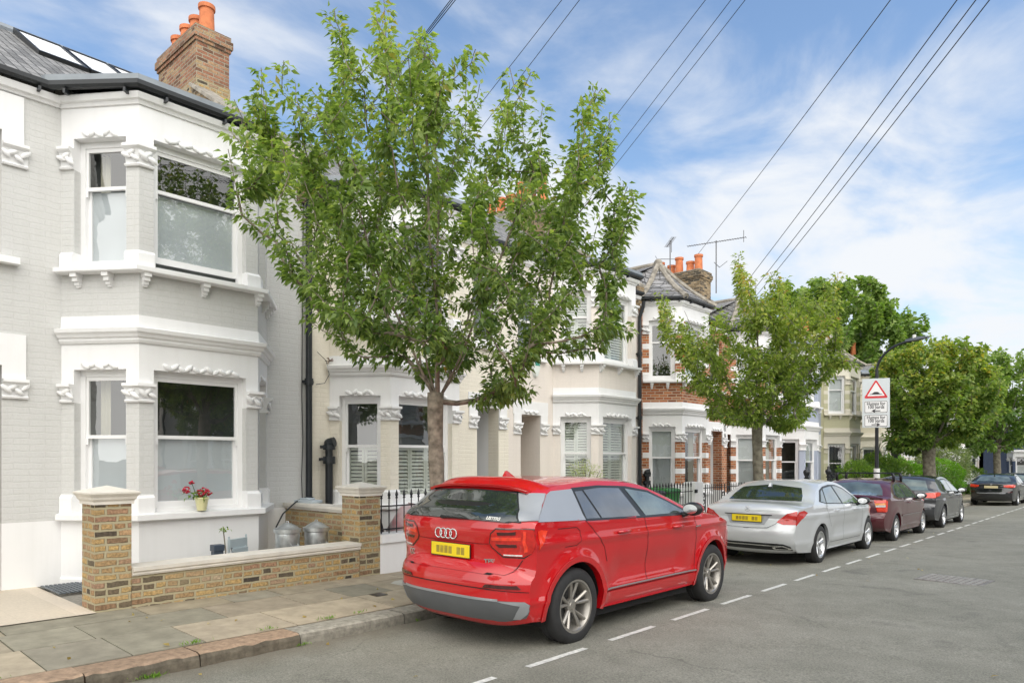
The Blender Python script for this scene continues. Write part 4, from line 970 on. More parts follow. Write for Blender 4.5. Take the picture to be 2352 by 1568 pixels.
# dustbins
def dustbin(x, y, label):
    z = pave_z(-8.2, y)
    r = empty('metal_dustbin', (x, y, z), 0, label=label, cat='dustbin', group='galvanised dustbins')
    m = MB(); pr = [(.0, .02), (.17, .02), (.175, .0), (.18, .03)]
    for k in range(12): pr.append((.18+.025*k/11+(.006 if k in (8, 10) else 0), .05+k*.045))
    pr += [(.222, .56), (.222, .575), (.205, .575)]; m.lathe(pr, (0, 0, 0), 28); m.build('body', M_galv, r, smooth=True, ang=50)
    r.scale = (.78, .78, 1.09)
    m = MB(); m.lathe([(.232, .555), (.235, .60), (.215, .60), (.13, .64), (.05, .67), (.0, .675)], (0, 0, 0), 28); ld = m.build('lid', M_galv, r, smooth=True, ang=35)
    m = MB(); m.tube([(-.04, 0, .665), (-.035, 0, .69), (.035, 0, .69), (.04, 0, .665)], .009, 6); m.build('handle', M_galv, ld)
    m = MB(); m.tube([(.215, -.06, .42), (.26, -.06, .40), (.26, .06, .40), (.215, .06, .42)], .008, 6); m.build('handle', M_galv, r)
dustbin(-8.55, 4.95, 'galvanised metal dustbin with pointed lid, left one of the pair')
dustbin(-8.50, 5.36, 'galvanised metal dustbin with pointed lid, right one beside the brick pier')
# folded metal chair beside bins
r = empty('folding_chair', (-8.75, 4.35, pave_z(-8.7, 4.3)), .4, label='pale blue folded metal chair leaning beside the left dustbin', cat='chair')
Mb = pm('pale_blue_metal', (.40,.47,.50), .5)
m = MB(); m.box((-.02, -.16, .42), (.02, .16, .54)); m.box((-.02, -.16, .3), (.02, .16, .36)); m.build('backrest', Mb, r)
for s_ in (-1, 1):
    m = MB(); m.tube([(0, .16*s_, 0), (0, .16*s_, .58)], .012, 6); m.build('leg', Mb, r)
    m = MB(); m.tube([(.22, .13*s_, 0), (-.02, .13*s_, .5)], .012, 6); m.build('leg', M_iron if s_ < 0 else Mb, r)
m = MB(); m.box((.02, -.14, .26), (.05, .14, .42)); m.build('seat', Mb, r)
# cable loop and box at the wall
r = empty('garden_cable', (-9.4, 5.6, 0), 0, label='black cable looping down beside the dustbins against the white wall', cat='cable')
m = MB(); m.tube([(-.5, .35, .97), (-.25, .1, .93), (-.02, -.22, .80), (.02, -.35, .62), (.05, -.32, .46), (.12, -.2, .36), (.2, -.1, .3)], .012, 6); m.build('loop', M_iron, r, smooth=True)
r = empty('grey_cover_box', (-9.72, 5.98, .90), .2, label='small grey plastic box lying on the side wall coping', cat='box')
m = MB(); m.box((-.18, -.12, .02), (.22, .1, .07)); m.box((-.1, -.08, .07), (.1, .06, .10)); m.build('box', pm('grey_box', (.5,.56,.6), .5), r, bevel=.01)
# wall light / bollard and small plant in pot pipe
r = empty('garden_uplighter', (-8.62, 4.02, pave_z(-8.6, 4)), 0, label='small black garden light behind the low brick wall', cat='garden light')
m = MB(); m.box((-.05, -.06, 0), (.05, .06, .42)); m.box((-.06, -.07, .42), (.06, .07, .50)); m.build('body', pm('slate_blue_plastic', (.05,.07,.10), .4), r, bevel=.008)

# ------------------------------------------------------------------ cars
def catmull(pts, n=6):
    """smooth polyline; a point given as (x, z, d, 1) is kept as a corner"""
    P = [tuple(p)+(0,)*(4-len(p)) for p in pts]; out = []
    for i in range(len(P)-1):
        p1, p2 = P[i], P[i+1]; p0 = P[i-1] if i > 0 and not p1[3] else p1; p3 = P[i+2] if i+2 < len(P) and not p2[3] else p2
        for k in range(n):
            t = k/n
            out.append(tuple(.5*((2*p1[j])+(-p0[j]+p2[j])*t+(2*p0[j]-5*p1[j]+4*p2[j]-p3[j])*t*t+(-p0[j]+3*p1[j]-3*p2[j]+p3[j])*t**3) for j in range(3)))
    out.append(tuple(P[-1][:3])); return out
def smoothstep(a, b, x):
    t = max(0, min(1, (x-a)/(b-a))); return t*t*(3-2*t)
def text_mesh(txt, size, depth=.002, mat=None, name='lettering', parent=None, M=None, bold=0):
    cu = bpy.data.curves.new('t', 'FONT'); cu.body = txt; cu.size = size; cu.extrude = depth; cu.align_x = 'CENTER'; cu.align_y = 'CENTER'; cu.offset = bold; cu.resolution_u = 3
    to = bpy.data.objects.new('t', cu); col.objects.link(to); bpy.context.view_layer.update()
    me = bpy.data.meshes.new_from_object(to.evaluated_get(bpy.context.evaluated_depsgraph_get())); bpy.data.objects.remove(to); bpy.data.curves.remove(cu)
    if M is not None: me.transform(M)
    me.name = name; me.materials.clear(); me.materials.append(mat); o = bpy.data.objects.new(name, me); col.objects.link(o); o.parent = parent; return o

class Car:
    def __init__(s, sp):
        s.sp = sp; s.E = catmull(sp['E'], 7); s.wb = sp['wb']; s.rw = sp['rw']; s.Ra = sp.get('Ra', s.rw+.055); s.hw = sp['hw']; s.p = sp.get('p', 3.2)
        xs = [e[0] for e in s.E]; s.x0, s.x1 = min(xs), max(xs); s.xm = (s.x0+s.x1)/2; s.hl = (s.x1-s.x0)/2
        s.belt = sp.get('belt', .95); s.tum = sp.get('tum', .46)
    def W(s, x, z):
        sp = s.sp; b = s.belt+sp.get('beltrise', 0)*(-(x-s.xm))
        if z < b:
            w_ = s.hw-.045*((max(0, b-z)-.12)/.5)**2*(1 if b-z < .12 else .55)-.02*smoothstep(.38, .22, z)
            for zc, wd, am in sp.get('creases', ()):     # horizontal body lines
                w_ += am*math.exp(-((z-zc)/wd)**2)
        else:
            w_ = s.hw-.045*(.12/.5)**2-.012-s.tum*(z-b)-.10*(z-b)**2
        t = (x-s.xm)/s.hl; 
        w_ -= sp.get('tr', .10)*max(0, -t)**6+sp.get('tf', .15)*max(0, t)**5
        for cx in (0, s.wb):                             # flared arches
            r = math.hypot(x-cx, z-s.rw)
            w_ += sp.get('flare', .018)*math.exp(-((r-s.Ra-.03)/.07)**2)*smoothstep(b+.02, b-.25, z)
        if 'scallop' in sp:                              # hollow above the sill between the wheels
            x_a, x_b, zc, dz, am = sp['scallop']; w_ -= am*math.exp(-((z-zc)/dz)**2)*smoothstep(x_a, x_a+.3, x)*smoothstep(x_b, x_b-.3, x)
        return w_
    def strip(s, i, t, off=0.0):
        """i: float index along E, t in [-1,1] across"""
        i = max(0, min(len(s.E)-1.0001, i)); k = int(i); f = i-k; e = [s.E[k][j]*(1-f)+s.E[k+1][j]*f for j in range(3)]
        a = s.E[max(0, k-1)]; b = s.E[min(len(s.E)-1, k+2)]; tx, tz = b[0]-a[0], b[1]-a[1]; l = math.hypot(tx, tz) or 1; nx, nz_ = -tz/l, tx/l
        d = e[2]*(1-abs(t)**s.p)+off
        return Vector((e[0]+nx*d, t*s.W(e[0], e[1]), e[1]+nz_*d))
    def find(s, y, z, rear=True):
        """strip index whose surface passes height z at lateral y"""
        n = len(s.E); ip = max(range(n), key=lambda i: s.E[i][1]); rng = range(0, ip) if rear else range(n-1, ip, -1)
        best = None; prev = None
        for i in rng:
            t = max(-1, min(1, y/s.W(s.E[i][0], s.E[i][1]))); pz = s.strip(i, t).z
            if prev is not None and (prev[1]-z)*(pz-z) <= 0 and pz != prev[1]:
                f = (z-prev[1])/(pz-prev[1]); best = prev[0]+(i-prev[0])*f
                break
            prev = (i, pz)
        if best is None: best = 0 if rear else n-1
        k = int(best); return best, max(-1, min(1, y/s.W(s.E[k][0], s.E[k][1])))
    def tess(s, poly, h):
        xs = [p[0] for p in poly]; zs = [p[1] for p in poly]; pts = [Vector(p) for p in poly]; n0 = len(pts)
        # densify the outline
        out = []
        for a, b in zip(pts, pts[1:]+pts[:1]):
            m = max(1, int((b-a).length/h)); out += [a.lerp(b, k/m) for k in range(m)]
        edges = [(i, (i+1) % len(out)) for i in range(len(out))]; P = out[:]
        def inside(q):
            c = False; j = len(out)-1
            for i in range(len(out)):
                a, b = out[i], out[j]
                if (a.y > q[1]) != (b.y > q[1]) and q[0] < (b.x-a.x)*(q[1]-a.y)/(b.y-a.y)+a.x: c = not c
                j = i
            return c
        bd = np.array([(p.x, p.y) for p in out])
        for x in np.arange(min(xs)+h/2, max(xs), h):
            for z in np.arange(min(zs)+h/2, max(zs), h):
                if inside((x, z)) and np.min(np.hypot(bd[:, 0]-x, bd[:, 1]-z)) > h*.45: P.append(Vector((x, z)))
        r = delaunay_2d_cdt(P, edges, [list(range(len(out)))], 1, 1e-6)
        return [tuple(v) for v in r[0]], [tuple(f) for f in r[2]], len(out)
    def patch(s, mb, poly, sg, off=.004, h=.05, mi=0, thick=.006):
        """panel lying on the body side: poly in (x, z)"""
        v, f, nb = s.tess(poly, h)
        mb.add([(x, sg*(s.W(x, z)+off), z) for x, z in v], [q if sg < 0 else q[::-1] for q in f], mi)
        out = list(range(nb)); base = len(mb.v)-len(v)
        if thick:
            b2 = len(mb.v)
            bpts = s.outline(poly, h)
            mb.add([(x, sg*(s.W(x, z)+off), z) for x, z in bpts]+[(x, sg*(s.W(x, z)+off-thick), z) for x, z in bpts],
                   [(i, (i+1) % len(bpts), len(bpts)+(i+1) % len(bpts), len(bpts)+i) for i in range(len(bpts))], mi)
    def outline(s, poly, h):
        out = []; pts = [Vector(p) for p in poly]
        for a, b in zip(pts, pts[1:]+pts[:1]):
            m = max(1, int((b-a).length/h)); out += [tuple(a.lerp(b, k/m)) for k in range(m)]
        return out
    def rpatch(s, mb, poly, rear=True, off=.004, h=.05, mi=0, thick=.008):
        """panel on the tail (or nose): poly in (y, z)"""
        v, f, nb = s.tess(poly, h)
        def pt(y, z, o): i, t = s.find(y, z, rear); return s.strip(i, t, o)
        mb.add([pt(y, z, off) for y, z in v], f, mi)
        bpts = s.outline(poly, h); n = len(bpts)
        if thick: mb.add([pt(y, z, off) for y, z in bpts]+[pt(y, z, off-thick) for y, z in bpts], [(i, (i+1) % n, n+(i+1) % n, n+i) for i in range(n)], mi)
    def sline(s, mb, pts, sg, wd=.006, off=.0025, mi=0):
        out = []
        for a, b in zip(pts, pts[1:]):
            a, b = Vector(a), Vector(b); m = max(1, int((b-a).length/.03)); out += [a.lerp(b, k/m) for k in range(m)]
        out.append(Vector(pts[-1])); vs = []
        for i, p in enumerate(out):
            d = (out[min(i+1, len(out)-1)]-out[max(i-1, 0)]).normalized(); n = Vector((-d.y, d.x))*wd/2
            for q in (p-n, p+n): vs.append((q.x, sg*(s.W(q.x, q.y)+off), q.y))
        mb.add(vs, [(2*i, 2*i+1, 2*i+3, 2*i+2) for i in range(len(out)-1)], mi)
    def rline(s, mb, pts, rear=True, wd=.006, off=.006, mi=0):
        out = []
        for a, b in zip(pts, pts[1:]):
            a, b = Vector(a), Vector(b); m = max(1, int((b-a).length/.03)); out += [a.lerp(b, k/m) for k in range(m)]
        out.append(Vector(pts[-1])); vs = []
        for i, p in enumerate(out):
            d = (out[min(i+1, len(out)-1)]-out[max(i-1, 0)]).normalized(); n = Vector((-d.y, d.x))*wd/2
            for q in (p-n, p+n): ii, t = s.find(q.x, q.y, rear); vs.append(s.strip(ii, t, off))
        mb.add(vs, [(2*i, 2*i+1, 2*i+3, 2*i+2) for i in range(len(out)-1)], mi)

def wheel(root, x, y, r, sg, style, mat, wd=.215):
    """sg=+1: outer face towards +y"""
    m = MB(); w2 = wd/2; rr = r*.70
    pr = [(rr-.02, -w2*.9), (rr, -w2), (r-.05, -w2-.004), (r-.014, -w2*.88), (r, -w2*.70), (r, -.02), (r-.006, -.018), (r-.006, .018), (r, .02), (r, w2*.70), (r-.014, w2*.88), (r-.05, w2+.004), (rr+.008, w2-.002), (rr, w2-.012), (rr-.02, w2*.9)]
    m.lathe([(a, b*sg) for a, b in pr], (0, 0, 0), 48, axis='y')
    ty = m.build('wheel', M_rubber, root, smooth=True, ang=38); ty.location = (x, y, r)
    m = MB(); yo = w2-.012
    m.lathe([(rr-.0, yo*sg), (rr+.002, (yo+.004)*sg), (rr-.016, (yo+.003)*sg), (rr-.028, (yo-.012)*sg), (rr-.045, (yo-.07)*sg), (rr-.05, -w2*sg*.8)], (0, 0, 0), 48, axis='y')
    n = style['n']; ri = rr-.02
    def blade(a0, a1, w0, w1, y0, y1, th=.018):   # from the hub radius .05 to the rim
        c0 = Vector((math.cos(a0), 0, math.sin(a0))); c1 = Vector((math.cos(a1), 0, math.sin(a1)))
        p0 = c0*.055; p1 = c1*ri; d = (p1-p0).normalized(); q = Vector((-d.z, 0, d.x))
        vs = []
        for p, w_, yy_ in ((p0, w0, y0), (p0.lerp(p1, .55), (w0+w1)/2, (y0+y1)/2+.004), (p1, w1, y1)):
            for o_, dy in ((-w_, -.012), (-w_*.35, 0), (w_*.35, 0), (w_, -.012), (w_, -.03), (-w_, -.03)): vs.append(p+q*o_+Vector((0, (yy_+dy)*sg, 0)))
        m.add(vs, [(i*6+j, i*6+(j+1) % 6, (i+1)*6+(j+1) % 6, (i+1)*6+j) for i in range(2) for j in range(6)]+[(0, 1, 2, 3, 4, 5), (12, 13, 14, 15, 16, 17)])
    for k in range(n):
        a = 2*math.pi*(k+.25)/n
        if style['kind'] == 'double':
            sp_ = style.get('spread', .18)
            blade(a-.10, a-sp_, .012, .020, yo-.045, yo-.008); blade(a+.10, a+sp_, .012, .020, yo-.045, yo-.008)
        elif style['kind'] == 'v':
            sp_ = style.get('spread', .26); blade(a, a-sp_, .022, .016, yo-.04, yo-.01); blade(a, a+sp_, .022, .016, yo-.04, yo-.01)
        else: blade(a, a, style.get('w0', .03), style.get('w1', .02), yo-.04, yo-.01)
    m.lathe([(.0, (yo-.038)*sg), (.03, (yo-.038)*sg), (.034, (yo-.045)*sg), (.062, (yo-.05)*sg), (.07, (yo-.075)*sg)], (0, 0, 0), 20, axis='y')
    m.build('rim', mat, ty, smooth=True, ang=30)
    m = MB(); m.lathe([(.0, (yo-.10)*sg), (.15, (yo-.10)*sg), (.15, (yo-.12)*sg), (ri, (yo-.13)*sg)], (0, 0, 0), 28, axis='y'); m.build('brake_disc', pm('brake_disc_grey', (.10,.10,.10), .5, metal=.5), ty)
    return ty

def build_car(sp, X, Y, z, label, cat='car', group='cars parked along the kerb'):
    c = Car(sp); R_ = math.pi/2
    root = empty('parked_car', (X, Y, z), R_, label=label, cat=cat, group=group); pitch = math.atan(S); root.rotation_euler = (0, math.atan(S), math.pi/2)
    paint_ = sp['paint']; body = MB()
    # wrap strip
    nt = 28; ts = [math.sin(math.pi/2*(2*j/nt-1)) for j in range(nt+1)]; ts = [math.copysign(abs(t)**.8, t) for t in ts]; nE = len(c.E)
    vs = [c.strip(i, t) for i in range(nE) for t in ts]; k = nt+1
    body.add(vs, [(i*k+j, i*k+j+1, (i+1)*k+j+1, (i+1)*k+j) for i in range(nE-1) for j in range(nt)])
    # sides with wheel arches
    Ra = c.Ra; zs = sp.get('sill', .24); 
    poly = [(e[0], e[1]) for e in c.E]
    def arch(cx):
        a0 = math.asin(max(-1, min(1, (zs-c.rw)/Ra))); return [(cx+Ra*math.cos(a), c.rw+Ra*math.sin(a)) for a in np.linspace(a0, math.pi-a0, 26)]
    bot = [(c.wb+Ra*1.05+.0, zs+.01) if False else None]
    tail = arch(c.wb)+arch(0)
    full = poly+tail
    # de-duplicate
    fp = [full[0]]
    for p in full[1:]:
        if math.hypot(p[0]-fp[-1][0], p[1]-fp[-1][1]) > .004: fp.append(p)
    pts = [Vector(p) for p in fp]; nE_ = len(fp); edges = [(i, (i+1) % nE_) for i in range(nE_)]; P = pts[:]; bd = np.array(fp); h = sp.get('h', .05); bx, bz = bd[:, 0], bd[:, 1]; jx, jz = np.roll(bx, 1), np.roll(bz, 1)
    row = 0
    for zz_ in np.arange(.2, 1.5, h*.8):
        row += 1
        for x in np.arange(c.x0+h/2+(h/2 if row % 2 else 0), c.x1, h):
            if np.min(np.hypot(bx-x, bz-zz_)) < h*.5: continue
            k_ = (bz > zz_) != (jz > zz_)
            if np.count_nonzero(x < (jx[k_]-bx[k_])*(zz_-bz[k_])/(jz[k_]-bz[k_])+bx[k_]) % 2: P.append(Vector((x, zz_)))
    r = delaunay_2d_cdt(P, edges, [list(range(nE_))], 1, 1e-6)
    for sg in (-1, 1):
        body.add([(v[0], sg*c.W(v[0], v[1]), v[1]) for v in r[0]], [tuple(f) if sg < 0 else tuple(f)[::-1] for f in r[2]])
        # arch lips turned inwards
        for cx in (0, c.wb):
            ar = arch(cx); n = len(ar); body.add([(x, sg*c.W(x, zz_), zz_) for x, zz_ in ar]+[(x, sg*(c.W(x, zz_)-.05), zz_) for x, zz_ in ar], [(i, i+1, n+i+1, n+i) for i in range(n-1)])
        xs_ = np.linspace(Ra+.0, c.wb-Ra, 10); zb_ = zs
        body.add([(x, sg*c.W(x, zb_), zb_) for x in xs_]+[(x, sg*(c.W(x, zb_)-.10), zb_-.02) for x in xs_], [(i, i+1, 11+i, 10+i) for i in range(9)])
    bo = body.build('body', paint_, root, uv=False, fixn=False)
    bm = bmesh.new(); bm.from_mesh(bo.data); bmesh.ops.remove_doubles(bm, verts=bm.verts, dist=.0035); bmesh.ops.recalc_face_normals(bm, faces=bm.faces); bm.to_mesh(bo.data); bm.free()
    bo.data.polygons.foreach_set('use_smooth', [True]*len(bo.data.polygons)); bo.data.set_sharp_from_angle(angle=math.radians(sp.get('sharp', 38)))
    # underbody and wheel wells
    u = MB(); u.box((Ra+.03, -c.hw+.12, .17), (c.wb-Ra-.03, c.hw-.12, .42)); u.box((c.x0+.14, -c.hw+.16, .24), (-Ra*.5, c.hw-.16, .5)); u.box((c.wb+Ra*.5, -c.hw+.2, .22), (c.x1-.16, c.hw-.2, .5)); u.box((-Ra, -c.hw+.32, .25), (Ra+.1, c.hw-.32, .6)); u.box((c.wb-Ra, -c.hw+.32, .25), (c.wb+Ra, c.hw-.32, .6))
    u.build('underbody', M_under, root)
    for cx in (0, c.wb):
        for sg in (-1, 1):
            ww = MB(); n = 20; R2 = Ra+.004; an = np.linspace(-.35, math.pi+.35, n+1)
            o_ = [(cx+R2*math.cos(a), sg*(c.W(cx+R2*math.cos(a), c.rw+R2*math.sin(a))-.03), c.rw+R2*math.sin(a)) for a in an]; i_ = [(cx+R2*math.cos(a), sg*(c.hw-.34), c.rw+R2*math.sin(a)) for a in an]
            ww.add(o_+i_, [(i, i+1, n+2+i, n+1+i) for i in range(n)]); ww.add(i_, [tuple(range(n+1))]); ww.build('wheel_well', M_under, root, fixn=False)
    for cx in (0, c.wb):
        for sg in (-1, 1):
            wheel(root, cx, sg*(c.hw-.125+sp.get('wout', 0)), c.rw, sg, sp['wheel'], sp.get('rim', M_alloy))
    # glass, trims
    for sg in (-1, 1):
        for nm, poly_, mat, off in sp['side']:
            m = MB(); c.patch(m, poly_, sg, off, .05); m.build(nm, mat, root, smooth=True, uv=False, fixn=False, ang=30)
        if sp.get('lines'):
            m = MB()
            for ln in sp['lines']: c.sline(m, ln, sg)
            m.build('door_seam', M_under, root, uv=False, fixn=False)
        for hx, hz in sp.get('handles', ()):
            m = MB(); w_ = c.W(hx, hz)*sg
            m.tube([(hx-.10, w_-.003*sg, hz), (hx-.085, w_+.024*sg, hz+.002), (hx, w_+.034*sg, hz+.004), (hx+.085, w_+.024*sg, hz+.002), (hx+.10, w_-.003*sg, hz)], [.010, .015, .017, .015, .010], 8)
            m.build('door_handle', sp.get('handlemat', paint_), root, smooth=True)
        mx_, mz_ = sp['mirror']
        m = MB(); w_ = c.W(mx_, mz_)
        m.tube([(mx_, sg*(w_-.02), mz_-.05), (mx_, sg*(w_+.09), mz_-.02)], [.03, .022], 8)
        mr = m.build('door_mirror', M_plastic, root, smooth=True)
        m = MB(); m.ball((mx_+.025, sg*(w_+.15), mz_+.035), 1, 14, 9, 0, (.075, .115, .072)); m.build('mirror_cap', sp.get('mirrormat', paint_), mr, smooth=True)
        m = MB(); m.ball((mx_-.002, sg*(w_+.15), mz_+.033), 1, 14, 9, 0, (.062, .118, .075)); m.build('mirror_shell', M_plastic, mr, smooth=True)
        m = MB(); yy_ = sg*(w_+.15); n = 16
        m.add([(mx_-.066, yy_, mz_+.033)]+[(mx_-.064, yy_+.085*math.cos(2*math.pi*k/n), mz_+.033+.052*math.sin(2*math.pi*k/n)) for k in range(n)], [(0, 1+k, 1+(k+1) % n) for k in range(n)]); m.build('mirror_glass', M_chrome, mr, fixn=False)
    for nm, poly_, mat, off, rear, mirror in sp['ends']:
        for sgn in ((1, -1) if mirror else (1,)):
            m = MB(); pl = [(y*sgn, z_) for y, z_ in poly_]
            c.rpatch(m, pl, rear, off, sp.get('hr', .05)); m.build(nm, mat, root, smooth=True, uv=False, fixn=True, ang=30)
    if sp.get('rlines'):
        m = MB()
        for ln in sp['rlines']: c.rline(m, ln)
        m.build('tailgate_seam', M_under, root, uv=False, fixn=False)
    if sp.get('extra'): sp['extra'](c, root)
    return root, c
def mirror_poly(h):   # half outline (y>=0) -> full symmetric outline
    return h+[(-y, z) for y, z in reversed(h) if y > 1e-6]
def plate(c, root, zc, w_=.52, h=.111, rear=True, mat=None, off=.012, y0=0, blur=True, tilt=0):
    i, t = c.find(y0, zc, rear); p = c.strip(i, t, off); p1 = c.strip(*c.find(y0, zc-h/2, rear), off); p2 = c.strip(*c.find(y0, zc+h/2, rear), off)
    sgn = -1 if rear else 1; up = (p2-p1).normalized(); xx = min(p1.x, p2.x) if rear else max(p1.x, p2.x)
    m = MB(); m.box((xx, -w_/2+y0, zc-h/2), (xx+sgn*.014, w_/2+y0, zc+h/2)); pl = m.build('number_plate', mat or M_yplate, root, bevel=.004)
    m = MB()
    if blur:
        rr = random.Random(11)
        for k in range(7):
            if k == 4: continue
            ya = w_*.36-k*w_*.108; m.box((xx+sgn*.0142, ya-w_*.088, zc-h*.30), (xx+sgn*.0150, ya, zc+h*(.24+.06*rr.random())))
            if k in (3, 6): m.build('characters', M_plateblur, pl); m = MB()
    m = MB(); e = .006; m.box((xx+.001*sgn, -w_/2+y0-e, zc-h/2-e), (xx+sgn*.010, w_/2+y0+e, zc+h/2+e)); m.build('plate_frame', M_plastic, pl)
def wiper(c, root, y0, y1, z0, z1):
    pts = []
    for k in range(7):
        t = k/6; pts.append(c.strip(*c.find(y0+(y1-y0)*t, z0+(z1-z0)*t), .02))
    m = MB(); m.tube(pts, [.018, .014, .012, .010, .009, .007, .005], 6); m.build('rear_wiper', M_plastic, root)
def fin(c, root, x, mat):
    k = min(range(len(c.E)), key=lambda i: abs(c.E[i][0]-x)+(10 if c.E[i][1] < 1.2 else 0)); p = c.strip(k, 0, -.004)
    m = MB(); m.add([(p.x-.01, 0, p.z+.075), (p.x-.03, -.012, p.z+.07), (p.x+.03, 0, p.z+.055), (p.x+.12, -.006, p.z), (p.x-.06, -.028, p.z), (p.x-.06, .028, p.z), (p.x+.12, .006, p.z), (p.x-.03, .012, p.z+.07)], [(0, 1, 2), (1, 4, 3, 2), (0, 2, 7), (7, 2, 6, 5), (1, 0, 7), (4, 1, 7, 5)])
    m.build('roof_aerial', mat, root)
def bar_rect(y0, y1, z0, z1): return [(y0, z0), (y1, z0), (y1, z1), (y0, z1)]

# --- red compact suv
def red_extra(c, root):
    plate(c, root, .835, .50, .115)
    wiper(c, root, .12, -.22, 1.135, 1.135)
    fin(c, root, .02, c.sp['paint'])
    for k in range(4):       # four interlocked rings
        yk = .098-.065*k+.06; i, t = c.find(yk, .985); p = c.strip(i, t, .006); m = MB(); n = 20
        pts = [p+Vector((0, .044*math.cos(2*math.pi*a/n), .044*math.sin(2*math.pi*a/n))) for a in range(n)]
        for a in range(n): m.tube([pts[a], pts[(a+1) % n]], .0065, 5)
        m.build('ring_emblem', M_chrome, root, smooth=True)
    def lettering(txt, y, z_, size, mat, off=.006, nm='lettering'):
        i, t = c.find(y, z_); p = c.strip(i, t, off); q = c.strip(*c.find(y, z_+.03), off); up = (q-p).normalized(); pr_ = c.strip(*c.find(y-.04, z_), off); rt = (pr_-p).normalized(); nrm = rt.cross(up).normalized()
        M_ = Matrix((( rt.x, up.x, nrm.x, p.x), (rt.y, up.y, nrm.y, p.y), (rt.z, up.z, nrm.z, p.z), (0, 0, 0, 1)))
        text_mesh(txt, size, .003, mat, nm, root, M_, bold=.0015)
    lettering('Q2', .60, .765, .075, M_chrome)
    lettering('TFSI', -.46, .765, .058, M_chrome)
    lettering('LISTERS', -.50, 1.14, .042, M_linewhite, .012, 'window_sticker')
    # exhaust
    m = MB(); m.lathe([(.03, 0), (.036, 0), (.036, -.14), (.03, -.14), (.03, 0)], (c.x0+.06, .52, .30), 14, axis='x'); m.build('exhaust', M_plastic, root)
    # tail lamp inner bars
    for sg in (-1, 1):
        for pl, mt in (([(.55, 1.035), (.72, 1.04), (.72, 1.015), (.56, 1.005)], M_taildark), ([(.50, .985), (.76, .995), (.76, .965), (.50, .955)], M_tail2), ([(.53, .925), (.72, .93), (.72, .905), (.56, .895)], M_taildark), ([(.78, 1.045), (.80, 1.045), (.80, .87), (.775, .86)], M_tail2), ([(.60, .84), (.76, .843), (.76, .833), (.605, .830)], M_clearlamp)):
            m = MB(); c.rpatch(m, [(y*sg, z_) for y, z_ in pl], True, .0125, .04); m.build('lamp_bar', mt, root, uv=False, smooth=True, ang=30)
    # spoiler sides
    for sg in (-1, 1):
        m = MB(); y = .60*sg; m.add([(-.60, y, 1.33), (-.42, y*.95, 1.43), (-.30, y*1.02, 1.22), (-.44, y*1.06, 1.16)], [(0, 1, 2, 3)]); 
    # roof spoiler lip
    m = MB(); vs = []
    for t in np.linspace(-.84, .84, 15):
        i, _ = c.find(0, 1.40); p = c.strip(i+1.2, t, .006)
        vs += [p+Vector((.16, 0, .012)), p+Vector((-.075, 0, .000)), p+Vector((-.065, 0, -.022)), p+Vector((.03, 0, -.03))]
    m.add(vs, [(i*4+j, i*4+j+1, (i+1)*4+j+1, (i+1)*4+j) for i in range(14) for j in range(3)]+[(0, 1, 2, 3), (56, 57, 58, 59)]); m.build('roof_spoiler', c.sp['paint'], root, smooth=True, ang=40)
    # brake light slot etc.: dark window header
    # side badge on the front wing
    m = MB(); c.patch(m, [(2.20, .92), (2.32, .925), (2.32, .938), (2.20, .932)], -1, .005, .05); m.build('badge', M_chrome, root, uv=False)
def ring_sector(cx, cz, r0, r1, a0, a1, n=26):
    return [(cx+r0*math.cos(a), cz+r0*math.sin(a)) for a in np.linspace(a0, a1, n)]+[(cx+r1*math.cos(a), cz+r1*math.sin(a)) for a in np.linspace(a1, a0, n)]
rwA = .340; wbA = 2.60
